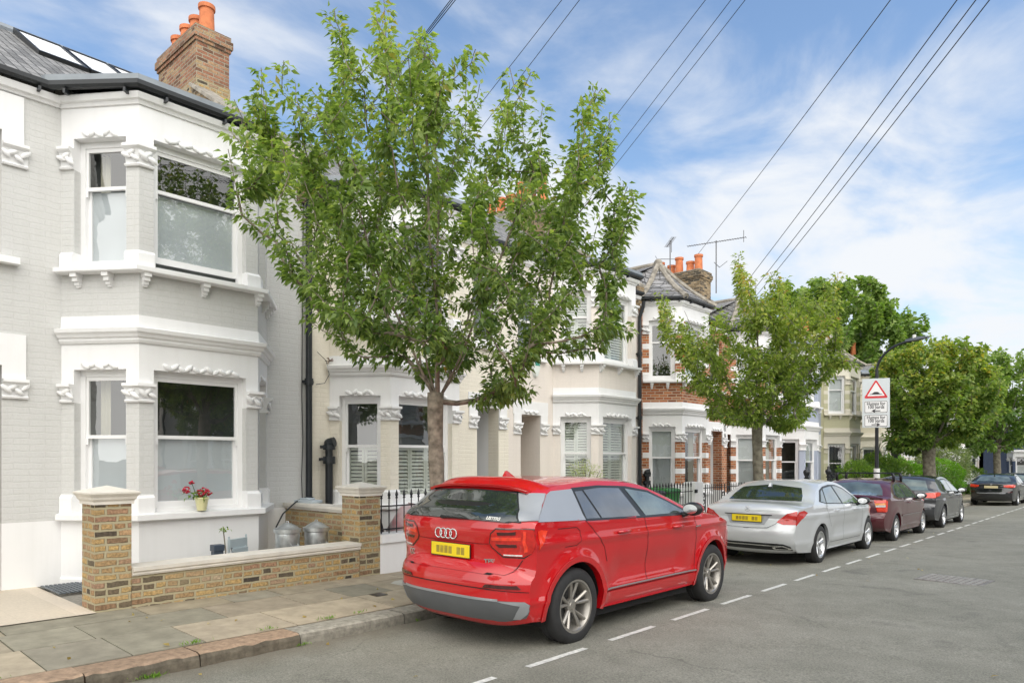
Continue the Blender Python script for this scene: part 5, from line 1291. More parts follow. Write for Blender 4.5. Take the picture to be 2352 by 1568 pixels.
sp_red = dict(paint=M_redpaint, wb=wbA, rw=rwA, Ra=.402, hw=.885, belt=1.085, tum=.52, beltrise=.022, flare=.030, sill=.26, wout=.012, tr=.03, tf=.16, p=3.7, hr=.035, h=.026,
    scallop=(.45, 2.1, .60, .13, .030), creases=((.93, .035, .016), (.44, .03, .012)),
    E=[(-.53, .27, .13), (-.57, .34, .18), (-.595, .44, .205), (-.60, .56, .205), (-.59, .62, .20), (-.555, .66, .185, 1), (-.54, .74, .175), (-.55, .90, .165), (-.57, 1.04, .165), (-.555, 1.10, .15), (-.51, 1.128, .13, 1), (-.35, 1.275, .14), (-.235, 1.378, .12), (-.13, 1.407, .07), (.12, 1.432, .045), (.55, 1.452, .04), (1.0, 1.435, .045), (1.35, 1.38, .07), (1.75, 1.235, .12), (2.14, 1.085, .14, 1), (2.35, 1.06, .08), (2.75, 1.01, .07), (3.08, .93, .09), (3.25, .82, .14), (3.33, .62, .17), (3.34, .42, .17), (3.28, .30, .14), (3.16, .25, .08)],
    wheel=dict(kind='double', n=5, spread=.22), rim=M_alloy,
    side=[('c_pillar_blade', [(-.525, 1.122), (.12, 1.108), (.11, 1.385), (-.20, 1.372), (-.275, 1.345)], M_silver, .004),
          ('window_frame', [(.12, 1.10), (2.12, 1.062), (1.72, 1.215), (1.38, 1.345), (1.02, 1.395), (.55, 1.412), (.11, 1.395)], M_plastic, .004),
          ('quarter_window', [(.145, 1.118), (.36, 1.113), (.25, 1.365), (.135, 1.362)], M_carglass3, .009),
          ('rear_door_window', [(.39, 1.113), (1.04, 1.10), (.88, 1.378), (.55, 1.388), (.28, 1.372)], M_carglass3, .009),
          ('front_door_window', [(1.14, 1.098), (2.0, 1.078), (1.66, 1.215), (1.35, 1.325), (.98, 1.372)], M_carglass2, .009),
          ('arch_trim', ring_sector(0, rwA, .402, .452, -.20, math.pi+.18), M_redpaint, .014),
          ('arch_trim', ring_sector(wbA, rwA, .402, .452, -.20, math.pi+.20), M_redpaint, .014),
          ('sill_trim', [(.42, .30), (2.18, .30), (2.17, .40), (.45, .40)], M_redpaint, .012),
          ('side_strip', [(.47, .425), (2.15, .425), (2.15, .439), (.47, .439)], M_silver, .008),
          ('tail_lamp', [(-.52, .885), (-.47, .95), (-.42, 1.045), (-.50, 1.055), (-.535, 1.045)], M_tail2, .009)],
    lines=[[(.12, 1.10), (.22, 1.03), (.42, .84), (.47, .70)], [(1.10, 1.09), (1.17, .85), (1.19, .42)], [(2.12, 1.06), (2.18, .80), (2.12, .42)], [(.47, .41), (2.12, .41)], [(-.28, 1.05), (-.02, 1.05), (.03, 1.02), (.04, .93), (-.02, .89), (-.18, .885)]],
    handles=((.72, .965), (1.72, .95)), mirror=(1.86, 1.105),
    ends=[('rear_window_frame', mirror_poly([(0, 1.118), (.75, 1.116), (.57, 1.36), (0, 1.376)]), M_plastic, .008, True, False),
          ('rear_window', mirror_poly([(0, 1.125), (.725, 1.122), (.54, 1.345), (0, 1.365)]), M_carglass, .013, True, False),
          ('windscreen', mirror_poly([(0, 1.12), (.74, 1.10), (.56, 1.36), (0, 1.40)]), M_carglass2, .005, False, False),
          ('tail_lamp', [(.49, 1.01), (.54, 1.055), (.80, 1.06), (.884, 1.055), (.875, .955), (.83, .86), (.77, .825), (.60, .825), (.49, .895), (.475, .93)], M_tail, .008, True, True),
          ('tail_lamp_surround', [(.48, 1.015), (.54, 1.066), (.80, 1.07), (.875, 1.066), (.86, .945), (.82, .85), (.77, .812), (.59, .812), (.48, .888), (.462, .93)], M_taildark, .004, True, True),
          ('pillar_blade_rear', [(.735, 1.125), (.86, 1.125), (.74, 1.345), (.555, 1.345)], M_silver, .013, True, True),
          ('lower_bumper', mirror_poly([(0, .272), (.62, .272), (.78, .31), (.865, .43), (.80, .455), (0, .46)]), M_greyplastic, .006, True, False),
          ('diffuser_trim', [(.60, .45), (.80, .455), (.865, .40), (.74, .30), (.69, .30), (.77, .42)], M_silver, .011, True, True),
          ('diffuser_strip', [(-.60, .450), (.60, .450), (.60, .468), (-.60, .468)], M_silver, .011, True, False),
          ('reflector', [(.46, .560), (.78, .560), (.75, .59), (.49, .59)], M_taildark, .012, True, True),
          ('head_lamp', [(.45, .84), (.75, .86), (.72, .96), (.45, .92)], M_clearlamp, .006, False, True),
          ('grille', mirror_poly([(0, .35), (.4, .4), (.45, .7), (.35, .8), (0, .8)]), M_plastic, .006, False, False)],
    rlines=[[(-.76, .80), (-.70, .70), (-.64, .68), (.64, .68), (.70, .70), (.76, .80)], [(-.84, .535), (-.4, .55), (.4, .55), (.84, .535)], [(.46, .92), (.36, .915), (-.36, .915), (-.46, .92)]],
    extra=red_extra)
def stretch(sp, k, a, b):
    f = lambda x: x+k*smoothstep(a, b, x)
    sp['E'] = [(f(q[0]),)+tuple(q[1:]) for q in sp['E']]; sp['wb'] = f(sp['wb'])
    sp['side'] = [(n, [(f(x), z) for x, z in pl], m_, o_) for n, pl, m_, o_ in sp['side']]
    sp['lines'] = [[(f(x), z) for x, z in ln] for ln in sp['lines']]; sp['handles'] = [(f(x), z) for x, z in sp['handles']]; sp['mirror'] = (f(sp['mirror'][0]), sp['mirror'][1])
stretch(sp_red, .07, .5, 2.0)
RED, RC = build_car(sp_red, -4.84, 5.25, road_z(-4.8, 5.2)-.004, 'bright red compact suv parked nearest the camera with a grey rear pillar'); RED.scale = (1.045,)*3

# --- silver saloon
def mb_extra(c, root):
    plate(c, root, .80, .52, .11); fin(c, root, .05, c.sp['paint'])
    i, t = c.find(0, .955); p = c.strip(i, t, .012); m = MB(); n = 20; r_ = .042
    pts = [p+Vector((.004*math.sin(2*math.pi*a/n), r_*math.cos(2*math.pi*a/n), r_*math.sin(2*math.pi*a/n))) for a in range(n)]
    for a in range(n): m.tube([pts[a], pts[(a+1) % n]], .006, 5)
    for a in (90, 210, 330): m.tube([p, p+Vector((0, r_*math.cos(math.radians(a)), r_*math.sin(math.radians(a))))], [.009, .003], 5)
    m.build('star_emblem', M_chrome, root, smooth=True)
    for sg in (-1, 1):
        m = MB(); c.rpatch(m, [(.42*sg, .335), (.44*sg, .30), (.70*sg, .30), (.72*sg, .32), (.60*sg, .365)], True, .012, .05); m.build('exhaust_trim', M_chrome, root, uv=False)
        m = MB(); c.rpatch(m, [(.47*sg, .335), (.48*sg, .312), (.66*sg, .312), (.665*sg, .325), (.58*sg, .35)], True, .015, .05); m.build('exhaust', M_under, root, uv=False)
sp_silver = dict(paint=M_silverpaint, wb=2.84, rw=.33, Ra=.375, hw=.905, belt=.97, tum=.50, beltrise=.03, flare=.016, sill=.22, tr=.12, tf=.2, p=3.0,
    scallop=(.5, 2.3, .58, .12, .02), creases=((.84, .03, .012), (.40, .03, .012)),
    E=[(-.75, .24, .05), (-.86, .30, .10), (-.93, .42, .13), (-.95, .56, .14), (-.93, .68, .13), (-.90, .80, .12), (-.91, .90, .11), (-.86, .955, .10), (-.72, .985, .08), (-.45, 1.01, .06), (-.28, 1.05, .07), (0, 1.20, .11), (.30, 1.32, .10), (.55, 1.375, .06), (.95, 1.405, .04), (1.35, 1.395, .05), (1.70, 1.32, .08), (2.05, 1.17, .12), (2.40, 1.0, .12), (2.75, .945, .08), (3.15, .87, .08), (3.42, .77, .13), (3.52, .6, .17), (3.54, .42, .17), (3.46, .28, .13), (3.34, .24, .06)],
    wheel=dict(kind='double', n=5, spread=.12), rim=M_alloysilver,
    side=[('window_frame', [(-.02, 1.075), (.30, 1.03), (2.35, .965), (2.02, 1.13), (1.66, 1.28), (1.32, 1.345), (.95, 1.355), (.55, 1.325), (.28, 1.265)], M_plastic, .004),
          ('quarter_window', [(.06, 1.075), (.27, 1.045), (.42, 1.27), (.30, 1.24)], M_carglass2, .009),
          ('rear_door_window', [(.32, 1.045), (1.12, 1.015), (1.02, 1.325), (.60, 1.30), (.50, 1.285)], M_carglass2, .009),
          ('front_door_window', [(1.20, 1.012), (2.2, .98), (1.95, 1.13), (1.62, 1.26), (1.30, 1.322), (1.10, 1.328)], M_carglass2, .009),
          ('tail_lamp', [(-.93, .70), (-.80, .80), (-.60, .91), (-.72, .95), (-.86, .93), (-.93, .86)], M_tail, .006)],
    lines=[[(.18, 1.02), (.30, .88), (.50, .62)], [(1.16, 1.0), (1.22, .75), (1.22, .34)], [(2.30, .97), (2.36, .75), (2.30, .36)], [(.5, .34), (2.3, .33)]],
    handles=((.78, .90), (1.85, .88)), mirror=(2.02, 1.0),
    ends=[('rear_window', mirror_poly([(0, 1.085), (.66, 1.08), (.62, 1.18), (.54, 1.30), (0, 1.355)]), M_carglass, .006, True, False),
          ('windscreen', mirror_poly([(0, 1.02), (.74, 1.01), (.56, 1.33), (0, 1.37)]), M_carglass2, .005, False, False),
          ('tail_lamp', [(.50, .75), (.53, .79), (.66, .905), (.78, .935), (.885, .925), (.885, .75), (.78, .715), (.60, .715)], M_tail, .007, True, True),
          ('number_plate_panel', mirror_poly([(0, .70), (.30, .70), (.38, .84), (.40, .865), (0, .865)]), M_silver, .003, True, False),
          ('lower_bumper', mirror_poly([(0, .285), (.72, .285), (.70, .35), (.60, .395), (0, .40)]), M_plastic, .005, True, False),
          ('chrome_strip', mirror_poly([(0, .355), (.58, .352), (.58, .362), (0, .365)]), M_chrome, .010, True, False),
          ('head_lamp', [(.45, .68), (.8, .70), (.78, .82), (.45, .78)], M_clearlamp, .006, False, True), ('grille', mirror_poly([(0, .5), (.4, .5), (.4, .75), (0, .75)]), M_plastic, .006, False, False)],
    rlines=[[(-.66, .905), (-.60, .85), (-.48, .72), (-.36, .655), (0, .64), (.36, .655), (.48, .72), (.60, .85), (.66, .905)], [(-.42, .868), (.42, .868)]],
    extra=mb_extra)
build_car(sp_silver, -5.02, 12.62, road_z(-4.9, 12.6)-.004, 'silver saloon car parked directly in front of the red suv')
# --- maroon coupe with roof bars
def ast_extra(c, root):
    plate(c, root, .80, .50, .11, y0=.02)
    m = MB(); vs = []
    for t in np.linspace(-.92, .92, 13):
        i, _ = c.find(0, .985); p = c.strip(i, t, .0); vs += [p+Vector((.16, 0, .02)), p+Vector((-.045, 0, .045)), p+Vector((-.04, 0, .022)), p+Vector((.03, 0, .0))]
    m.add(vs, [(i*4+j, i*4+j+1, (i+1)*4+j+1, (i+1)*4+j) for i in range(12) for j in range(4-1)]); m.build('boot_spoiler', c.sp['paint'], root, smooth=True, ang=40)
    for xb in (.55, 1.25):
        k = min(range(len(c.E)), key=lambda i: abs(c.E[i][0]-xb)+(10 if c.E[i][1] < 1.2 else 0)); zt = c.strip(k, 0).z+.13
        m = MB(); m.box((xb-.02, -.64, zt-.015), (xb+.02, .64, zt+.015)); rb = m.build('roof_bar', M_iron, root, bevel=.005)
        for sg in (-1, 1):
            e = c.E[k]; m = MB(); m.tube([(xb, sg*.60, zt), (xb, sg*(c.W(e[0], e[1])+.01), zt-.06), (xb, sg*(c.W(e[0], e[1])+.015), e[1]-.03)], [.03, .035, .03], 8); m.build('clamp', M_iron, rb, smooth=True)
    m = MB(); m.tube([(.0, 0, 1.37), (-.25, 0, 1.62)], .005, 5); m.build('radio_aerial', M_iron, root)
    for sg in (-1, 1):
        for pl, mt in (([(.56, .95), (.80, .955), (.80, .90), (.575, .89)], M_tail2), ([(.575, .885), (.80, .895), (.80, .855), (.59, .845)], M_amber), ([(.59, .84), (.80, .85), (.80, .81), (.60, .80)], M_clearlamp), ([(.61, .79), (.80, .80), (.80, .72), (.63, .71)], M_tail2)):
            m = MB(); c.rpatch(m, [(y*sg, z_) for y, z_ in pl], True, .010, .04); m.build('lamp_lens', mt, root, uv=False, smooth=True, ang=30)
sp_maroon = dict(paint=M_maroon, wb=2.61, rw=.31, Ra=.35, hw=.855, belt=.93, tum=.48, beltrise=.04, flare=.012, sill=.22, tr=.08, tf=.15, p=3.4, wout=-.005,
    E=[(-.62, .28, .05), (-.72, .36, .07), (-.76, .48, .09), (-.76, .60, .09), (-.72, .66, .08), (-.73, .80, .08), (-.72, .92, .08), (-.66, .985, .08), (-.45, 1.00, .06), (-.36, 1.04, .06), (-.05, 1.22, .09), (.20, 1.32, .07), (.55, 1.375, .04), (1.0, 1.385, .04), (1.4, 1.33, .06), (1.75, 1.17, .09), (2.10, .99, .10), (2.45, .93, .06), (2.9, .84, .07), (3.15, .72, .12), (3.22, .55, .14), (3.22, .38, .14), (3.12, .26, .08)],
    wheel=dict(kind='blade', n=10, w0=.022, w1=.024), rim=M_alloysilver,
    side=[('window_frame', [(-.10, 1.07), (.10, .99), (2.02, .935), (1.70, 1.14), (1.36, 1.285), (1.0, 1.335), (.55, 1.325), (.20, 1.27)], M_plastic, .004),
          ('rear_side_window', [(.0, 1.06), (.12, 1.005), (.78, .985), (.70, 1.30), (.50, 1.295), (.22, 1.245)], M_carglass2, .009),
          ('front_door_window', [(.86, .985), (1.9, .955), (1.62, 1.14), (1.32, 1.262), (1.0, 1.305), (.80, 1.305)], M_carglass2, .009),
          ('rubbing_strip', [(.42, .56), (2.2, .56), (2.2, .60), (.42, .60)], M_maroon, .012), ('chrome_strip', [(.42, .578), (2.2, .578), (2.2, .585), (.42, .585)], M_chrome, .02),
          ('tail_lamp', [(-.73, .70), (-.66, .71), (-.64, .95), (-.72, .955)], M_tail2, .006)],
    lines=[[(.82, .98), (.86, .75), (.86, .34)], [(2.0, .94), (2.1, .7), (2.08, .36)], [(.82, .98), (.45, .9), (.40, .6)]],
    handles=((1.02, .86),), mirror=(1.78, .97),
    ends=[('rear_window', mirror_poly([(0, 1.06), (.64, 1.05), (.60, 1.16), (.50, 1.29), (0, 1.34)]), M_carglass2, .006, True, False),
          ('windscreen', mirror_poly([(0, 1.01), (.7, 1.0), (.55, 1.30), (0, 1.34)]), M_carglass2, .005, False, False),
          ('tail_lamp', [(.55, .96), (.82, .965), (.82, .70), (.62, .69)], M_tail, .006, True, True),
          ('bumper_trim', mirror_poly([(0, .62), (.82, .62), (.82, .635), (0, .635)]), M_maroon, .016, True, False)],
    rlines=[[(-.60, .69), (-.5, .655), (.5, .655), (.60, .69)], [(-.34, .86), (-.34, .72), (.34, .72), (.34, .86), (-.34, .86)]],
    handlemat=M_maroon, mirrormat=M_plastic, extra=ast_extra)
build_car(sp_maroon, -4.95, 17.62, road_z(-4.9, 17.6)-.004, 'maroon two door car with black roof bars parked between the silver saloon and black hatchback')
# --- dark hatchback
def hatch_extra(c, root):
    plate(c, root, .60, .50, .11); wiper(c, root, 0, -.3, 1.05, 1.03); fin(c, root, .1, c.sp['paint'])
sp_hatch = dict(paint=M_darkgrey, wb=2.63, rw=.325, Ra=.37, hw=.89, belt=.97, tum=.50, beltrise=.045, flare=.016, sill=.22, tr=.10, tf=.16, p=3.0, creases=((.78, .03, .010),),
    E=[(-.60, .26, .05), (-.70, .36, .10), (-.74, .48, .13), (-.74, .60, .13), (-.70, .70, .12), (-.71, .84, .12), (-.66, .98, .12), (-.58, 1.05, .11), (-.42, 1.22, .11), (-.28, 1.345, .09), (-.05, 1.385, .05), (.5, 1.425, .04), (1.0, 1.415, .04), (1.4, 1.35, .06), (1.8, 1.18, .10), (2.2, .99, .11), (2.6, .93, .07), (3.0, .83, .09), (3.2, .7, .15), (3.26, .5, .16), (3.22, .33, .13), (3.1, .25, .07)],
    wheel=dict(kind='double', n=5, spread=.16), rim=M_alloysilver,
    side=[('window_frame', [(-.12, 1.10), (.10, 1.04), (2.12, .96), (1.76, 1.17), (1.38, 1.31), (1.0, 1.365), (.50, 1.37), (.10, 1.33)], M_plastic, .004),
          ('quarter_window', [(-.02, 1.10), (.12, 1.06), (.30, 1.05), (.24, 1.33), (.12, 1.31)], M_carglass, .009),
          ('rear_door_window', [(.33, 1.05), (1.02, 1.02), (.94, 1.34), (.28, 1.335)], M_carglass, .009),
          ('front_door_window', [(1.10, 1.018), (2.0, .985), (1.70, 1.16), (1.34, 1.285), (1.0, 1.335)], M_carglass2, .009),
          ('tail_lamp', [(-.68, .88), (-.42, .93), (-.40, 1.0), (-.58, 1.02), (-.70, 1.0)], M_tail2, .007)],
    lines=[[(1.06, 1.0), (1.12, .75), (1.12, .32)], [(2.1, .96), (2.16, .7), (2.12, .34)], [(.12, 1.05), (.35, .8), (.44, .6)]],
    handles=((.72, .90), (1.75, .88)), mirror=(1.86, 1.0),
    ends=[('rear_window', mirror_poly([(0, 1.07), (.62, 1.06), (.50, 1.32), (0, 1.36)]), M_carglass2, .006, True, False),
          ('windscreen', mirror_poly([(0, 1.03), (.72, 1.02), (.56, 1.34), (0, 1.38)]), M_carglass2, .005, False, False),
          ('tail_lamp', [(.45, .90), (.50, .98), (.86, 1.01), (.87, .90), (.80, .86), (.50, .86)], M_tail2, .007, True, True),
          ('lower_bumper', mirror_poly([(0, .28), (.6, .28), (.62, .40), (0, .42)]), M_plastic, .005, True, False)],
    rlines=[[(-.45, .86), (-.42, .70), (.42, .70), (.45, .86)]], h=.06, extra=hatch_extra)
build_car(sp_hatch, -4.95, 22.55, road_z(-4.9, 22.5)-.004, 'dark grey hatchback parked beyond the maroon car')
# --- black saloon far off
def bm_extra(c, root):
    plate(c, root, .84, .52, .11, mat=M_wplate, blur=False); fin(c, root, .05, c.sp['paint'])
    m = MB(); i, t = c.find(0, .965); p = c.strip(i, t, .006); m.lathe([(0, -.01), (.04, -.008), (.04, .01)], (p.x, 0, p.z), 12, axis='x'); m.build('round_emblem', M_silver, root)
sp_black = dict(sp_silver); sp_black.update(paint=M_blackpaint, extra=bm_extra, p=3.4, h=.07, hr=.06,
    ends=[('rear_window', mirror_poly([(0, 1.085), (.66, 1.08), (.62, 1.18), (.54, 1.30), (0, 1.355)]), M_carglass2, .006, True, False),
          ('windscreen', mirror_poly([(0, 1.02), (.74, 1.01), (.56, 1.33), (0, 1.37)]), M_carglass2, .005, False, False),
          ('tail_lamp', [(.46, .86), (.46, .93), (.86, .965), (.88, .84), (.60, .82)], M_tail2, .007, True, True),
          ('chrome_strip', mirror_poly([(0, .555), (.52, .555), (.55, .59), (0, .585)]), M_silver, .008, True, False),
          ('reflector', [(.6, .60), (.84, .61), (.84, .66), (.62, .65)], M_taildark, .008, True, True)],
    side=[q for q in sp_silver['side'] if q[0] != 'tail_lamp']+[('tail_lamp', [(-.90, .83), (-.72, .86), (-.70, .93), (-.88, .95)], M_tail2, .006)],
    rlines=[[(-.46, .90), (-.46, .70), (.46, .70), (.46, .90)]])
build_car(sp_black, -4.98, 38.6, road_z(-4.9, 38)-.004, 'black saloon car with red tail lamps parked far down the road')
sp_far = dict(sp_hatch); sp_far.update(paint=M_blackpaint, extra=None, h=.08, hr=.07)
build_car(sp_far, -4.7, 44.4, road_z(-4.9, 44)-.004, 'black hatchback just beyond the far black saloon, cut by the right edge')
sp_van = dict(sp_hatch); sp_van.update(paint=M_whitepaint, extra=None, h=.08, hr=.07)
vr, _ = build_car(sp_van, -4.9, 60.5, road_z(-4.9, 60)-.004, 'white car in the distance behind the far black saloon'); vr.scale = (1.15, 1.1, 1.28)

# ------------------------------------------------------------------ foliage
def leaf_mat(name, cols, trans=.42, rough=.45):
    m, nt, b = new_mat(name); N, L = nt.nodes, nt.links
    a = N.new('ShaderNodeAttribute'); a.attribute_name = 'leaf'
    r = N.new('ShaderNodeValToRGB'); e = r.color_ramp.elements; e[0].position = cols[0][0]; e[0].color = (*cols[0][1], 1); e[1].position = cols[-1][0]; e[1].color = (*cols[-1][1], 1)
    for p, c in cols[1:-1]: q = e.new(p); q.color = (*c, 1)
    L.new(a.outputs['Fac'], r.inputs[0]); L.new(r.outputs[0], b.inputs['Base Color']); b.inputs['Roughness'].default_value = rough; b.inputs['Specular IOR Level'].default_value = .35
    t = N.new('ShaderNodeBsdfTranslucent'); hs = N.new('ShaderNodeMix'); hs.data_type = 'RGBA'; hs.blend_type = 'MULTIPLY'; hs.inputs[0].default_value = 1; L.new(r.outputs[0], hs.inputs[6]); hs.inputs[7].default_value = (1.7, 1.9, .7, 1); L.new(hs.outputs[2], t.inputs[0])
    x = N.new('ShaderNodeMixShader'); x.inputs[0].default_value = trans; L.new(b.outputs[0], x.inputs[1]); L.new(t.outputs[0], x.inputs[2]); L.new(x.outputs[0], N['Material Output'].inputs[0])
    return m
M_cherry = leaf_mat('cherry_leaves', [(0,(.06,.11,.035)),(.4,(.155,.225,.07)),(.75,(.29,.365,.12)),(.97,(.42,.46,.16)),(1,(.40,.24,.08))])
M_cherry2 = leaf_mat('cherry_leaves_turning', [(0,(.085,.14,.03)),(.45,(.20,.27,.06)),(.8,(.34,.385,.10)),(.97,(.48,.45,.14)),(1,(.50,.18,.07))])
M_maple = leaf_mat('maple_leaves', [(0,(.06,.115,.03)),(.4,(.15,.23,.05)),(.75,(.27,.34,.085)),(.97,(.50,.47,.10)),(1,(.60,.40,.06))])
M_dark_leaves = leaf_mat('plane_tree_leaves', [(0,(.07,.14,.035)),(.5,(.16,.25,.06)),(1,(.30,.38,.11))])
M_hedge = leaf_mat('hedge_leaves', [(0,(.05,.11,.03)),(.6,(.13,.22,.05)),(1,(.28,.38,.08))])
M_box = leaf_mat('clipped_bush_leaves', [(0,(.05,.14,.015)),(.6,(.12,.26,.03)),(1,(.25,.42,.06))])
M_olive = leaf_mat('olive_leaves', [(0,(.18,.21,.12)),(.6,(.34,.37,.24)),(1,(.56,.56,.42))])
M_greyleaf = leaf_mat('grey_green_leaves', [(0,(.10,.15,.08)),(.6,(.22,.27,.16)),(1,(.42,.44,.32))])
M_grass = leaf_mat('weed_grass', [(0,(.08,.18,.02)),(1,(.26,.42,.07))])
def leaves_obj(name, P, D, size, mat, parent, seed=0, wr=.5, val=None, droop=.5, fold=.25):
    """one folded, tapering leaf per point. P positions, D directions (n,3)"""
    r = np.random.default_rng(seed); n = len(P); D = D+r.normal(0, .28, (n, 3)); D[:, 2] -= droop; D /= np.linalg.norm(D, axis=1)[:, None]
    U = np.cross(D, r.normal(0, 1, (n, 3))*np.array([.6, .6, .2])+np.array([0, 0, 1.0])); U /= np.linalg.norm(U, axis=1)[:, None]+1e-9; Nn = np.cross(U, D)
    Ls = (size*r.uniform(.65, 1.2, n))[:, None]; Wd = Ls*wr*.5
    base = P; l1 = P+D*Ls*.38-U*Wd+Nn*Ls*fold*.35; r1 = P+D*Ls*.38+U*Wd+Nn*Ls*fold*.35; mid = P+D*Ls*.45; tip = P+D*Ls-Nn*Ls*.12+np.array([0, 0, -1])*Ls*.12
    V = np.stack([base, l1, mid, r1, tip], 1).reshape(-1, 3)
    F = (np.arange(n)*5)[:, None, None]+np.array([[0, 2, 1], [0, 3, 2], [1, 2, 4], [2, 3, 4]])[None]; F = F.reshape(-1, 3)
    me = bpy.data.meshes.new(name); me.vertices.add(len(V)); me.vertices.foreach_set('co', V.ravel()); me.loops.add(F.size); me.loops.foreach_set('vertex_index', F.ravel().astype(np.int32))
    me.polygons.add(len(F)); me.polygons.foreach_set('loop_start', (np.arange(len(F))*3).astype(np.int32)); me.update(calc_edges=True)
    a = me.attributes.new('leaf', 'FLOAT', 'FACE'); v = (r.beta(2.2, 2.4, n) if val is None else np.clip(val+r.normal(0, .16, n), 0, 1)); v = np.minimum(v, .985); v[r.random(n) < .0012] = 1.0
    a.data.foreach_set('value', np.repeat(v, 4).astype(np.float32)); me.materials.append(mat)
    o = bpy.data.objects.new(name, me); col.objects.link(o); o.parent = parent; return o
def tree(name, X, Y, label, trunk_h, trunk_r, outline, depth, ntips, mat, bark, seed, leaf=.10, per=60, cat='tree', group='street trees along the pavement', shoot=.55, limbs=9, extra_tips=(), lean=(0, 0), wr=.5, zb=None, droop=.5, holes=()):
    """outline: closed polygon (lateral, height) of the crown seen from the road; depth: half thickness of the crown"""
    rs = random.Random(seed); z0 = pave_z(X, Y)-.03 if zb is None else zb; root = empty(name, (X, Y, z0), 0, label=label, cat=cat, group=group)
    vd = Vector((X, Y, 0)).normalized(); lat = Vector((vd.y, -vd.x, 0))          # lateral direction of the outline
    def inside(q):
        c = False; j = len(outline)-1
        for i in range(len(outline)):
            a, b = outline[i], outline[j]
            if (a[1] > q[1]) != (b[1] > q[1]) and q[0] < (b[0]-a[0])*(q[1]-a[1])/(b[1]-a[1])+a[0]: c = not c
            j = i
        return c
    xs_ = [p[0] for p in outline]; zs_ = [p[1] for p in outline]; xa, xb, za, zb_ = min(xs_), max(xs_), min(zs_), max(zs_)
    def halfdepth(x, z):
        u = (x-(xa+xb)/2)/((xb-xa)/2); w_ = (z-(za*.55+zb_*.45))/((zb_-za)*.56); return depth*math.sqrt(max(.04, 1-.8*u*u-.75*w_*w_))
    tips = []
    for a, b in extra_tips:
        q = rs.uniform(-.25, .25)*depth; tips.append(lat*a+vd*q+Vector((0, 0, b)))
        if b > za+(zb_-za)*.45:
            for k in (1, 2, 3): tips.append(lat*(a*(1-.02*k))+vd*q*(1-.05*k)+Vector((0, 0, b-.24*k)))
    g = 0
    while len(tips) < ntips and g < 90000:
        g += 1; a, b = rs.uniform(xa, xb), rs.uniform(za, zb_)
        if not inside((a, b)): continue
        hd = halfdepth(a, b); q = rs.uniform(-1, 1); q = math.copysign(abs(q)**.7, q)
        p = lat*a+vd*q*hd+Vector((0, 0, b))
        if any((p-t).length < (.16 if ntips > 150 else .2) for t in tips[-60:]): continue
        tips.append(p)
    top = Vector((lean[0], lean[1], trunk_h))
    nodes = [(Vector((0, 0, trunk_h*.96)), 0, -1)]          # position, generation, parent
    cz = za+(zb_-za)*.1
    for k in range(limbs):
        ang = 2*math.pi*k/limbs+rs.uniform(-.3, .3); spread = (xb-xa)*.5*rs.uniform(.35, .8); hgt = za+(zb_-za)*rs.uniform(.38, .7)
        end = lat*(math.cos(ang)*spread+(xa+xb)*.5*.6)+vd*(math.sin(ang)*depth*.65)+Vector((0, 0, hgt)); par = 0; st = nodes[0][0]
        for j in range(1, 7):
            t = j/6; bow = Vector((0, 0, -1))*math.sin(math.pi*t)*(.10*spread); p = st.lerp(end, t)+bow+Vector((rs.uniform(-.04, .04), rs.uniform(-.04, .04), 0)); nodes.append((p, 1, par)); par = len(nodes)-1
    par = 0; st = nodes[0][0]; end = lat*((xa+xb)*.15)+Vector((0, 0, za+(zb_-za)*.86))
    for j in range(1, 10):
        t = j/9; nodes.append((st.lerp(end, t)+Vector((rs.uniform(-.05, .05), rs.uniform(-.05, .05), 0)), 1, par)); par = len(nodes)-1
    tips.sort(key=lambda t: (t-Vector((0, 0, trunk_h))).length); ends = []
    for t in tips:
        best, bd = None, 1e9
        for i, (p, gen, _) in enumerate(nodes):
            d = (t-p).length; dz = t.z-p.z
            cost = d+(max(0, .25-dz)*.9)+(0 if gen < 3 else .12)
            if cost < bd and d > .08: bd, best = cost, i
        p = nodes[best][0]; L_ = (t-p).length; k = max(2, int(L_/.22)); par = best; first = True
        for j in range(1, k+1):
            f = j/k; q = p.lerp(t, f)+Vector((0, 0, -.10*L_*math.sin(math.pi*f)))+(Vector((rs.uniform(-1, 1), rs.uniform(-1, 1), rs.uniform(-1, 1)))*.02 if j < k else Vector()); nodes.append((q, nodes[best][1]+1, par)); par = len(nodes)-1
        ends.append(par)
    kids = [0]*len(nodes); load = [0.0]*len(nodes)
    for e in ends: load[e] += 1
    for i in range(len(nodes)-1, 0, -1): load[nodes[i][2]] += load[i]
    tot = load[0] or 1; rad = [max(.0045, trunk_r*.62*math.sqrt(l/tot)**.95) for l in load]
    # branches grouped in chains
    ch = {}
    for i in range(1, len(nodes)): ch.setdefault(nodes[i][2], []).append(i)
    m = MB()
    def run(start, par):
        pts = [nodes[par][0]] if par >= 0 else []; rr = [min(rad[par], rad[start]*1.15)] if par >= 0 else []; i = start
        while True:
            pts.append(nodes[i][0]); rr.append(rad[i]); k = ch.get(i, [])
            if not k: break
            k = sorted(k, key=lambda q: -load[q])
            for q in k[1:]: stack.append((q, i))
            i = k[0]
        if len(pts) > 1: m.tube(pts, rr, 6 if rr[0] > .02 else 4, caps=False)
    stack = [(q, 0) for q in ch.get(0, [])]
    while stack: a, b = stack.pop(); run(a, b)
    tr = MB(); n = 12; pts = []; rr = []
    for j in range(n+1):
        t = j/n; pts.append(Vector((.02*math.sin(t*5), .02*math.cos(t*4), t*trunk_h))); rr.append(trunk_r*(1.28-.28*min(1, t*5) - .12*t + (.10 if t > .9 else 0))+.004*math.sin(t*40))
    tr.tube(pts, rr, 14); to = tr.build('trunk', bark, root, smooth=True)
    m.build('branches', bark, to, smooth=True, uv=False)
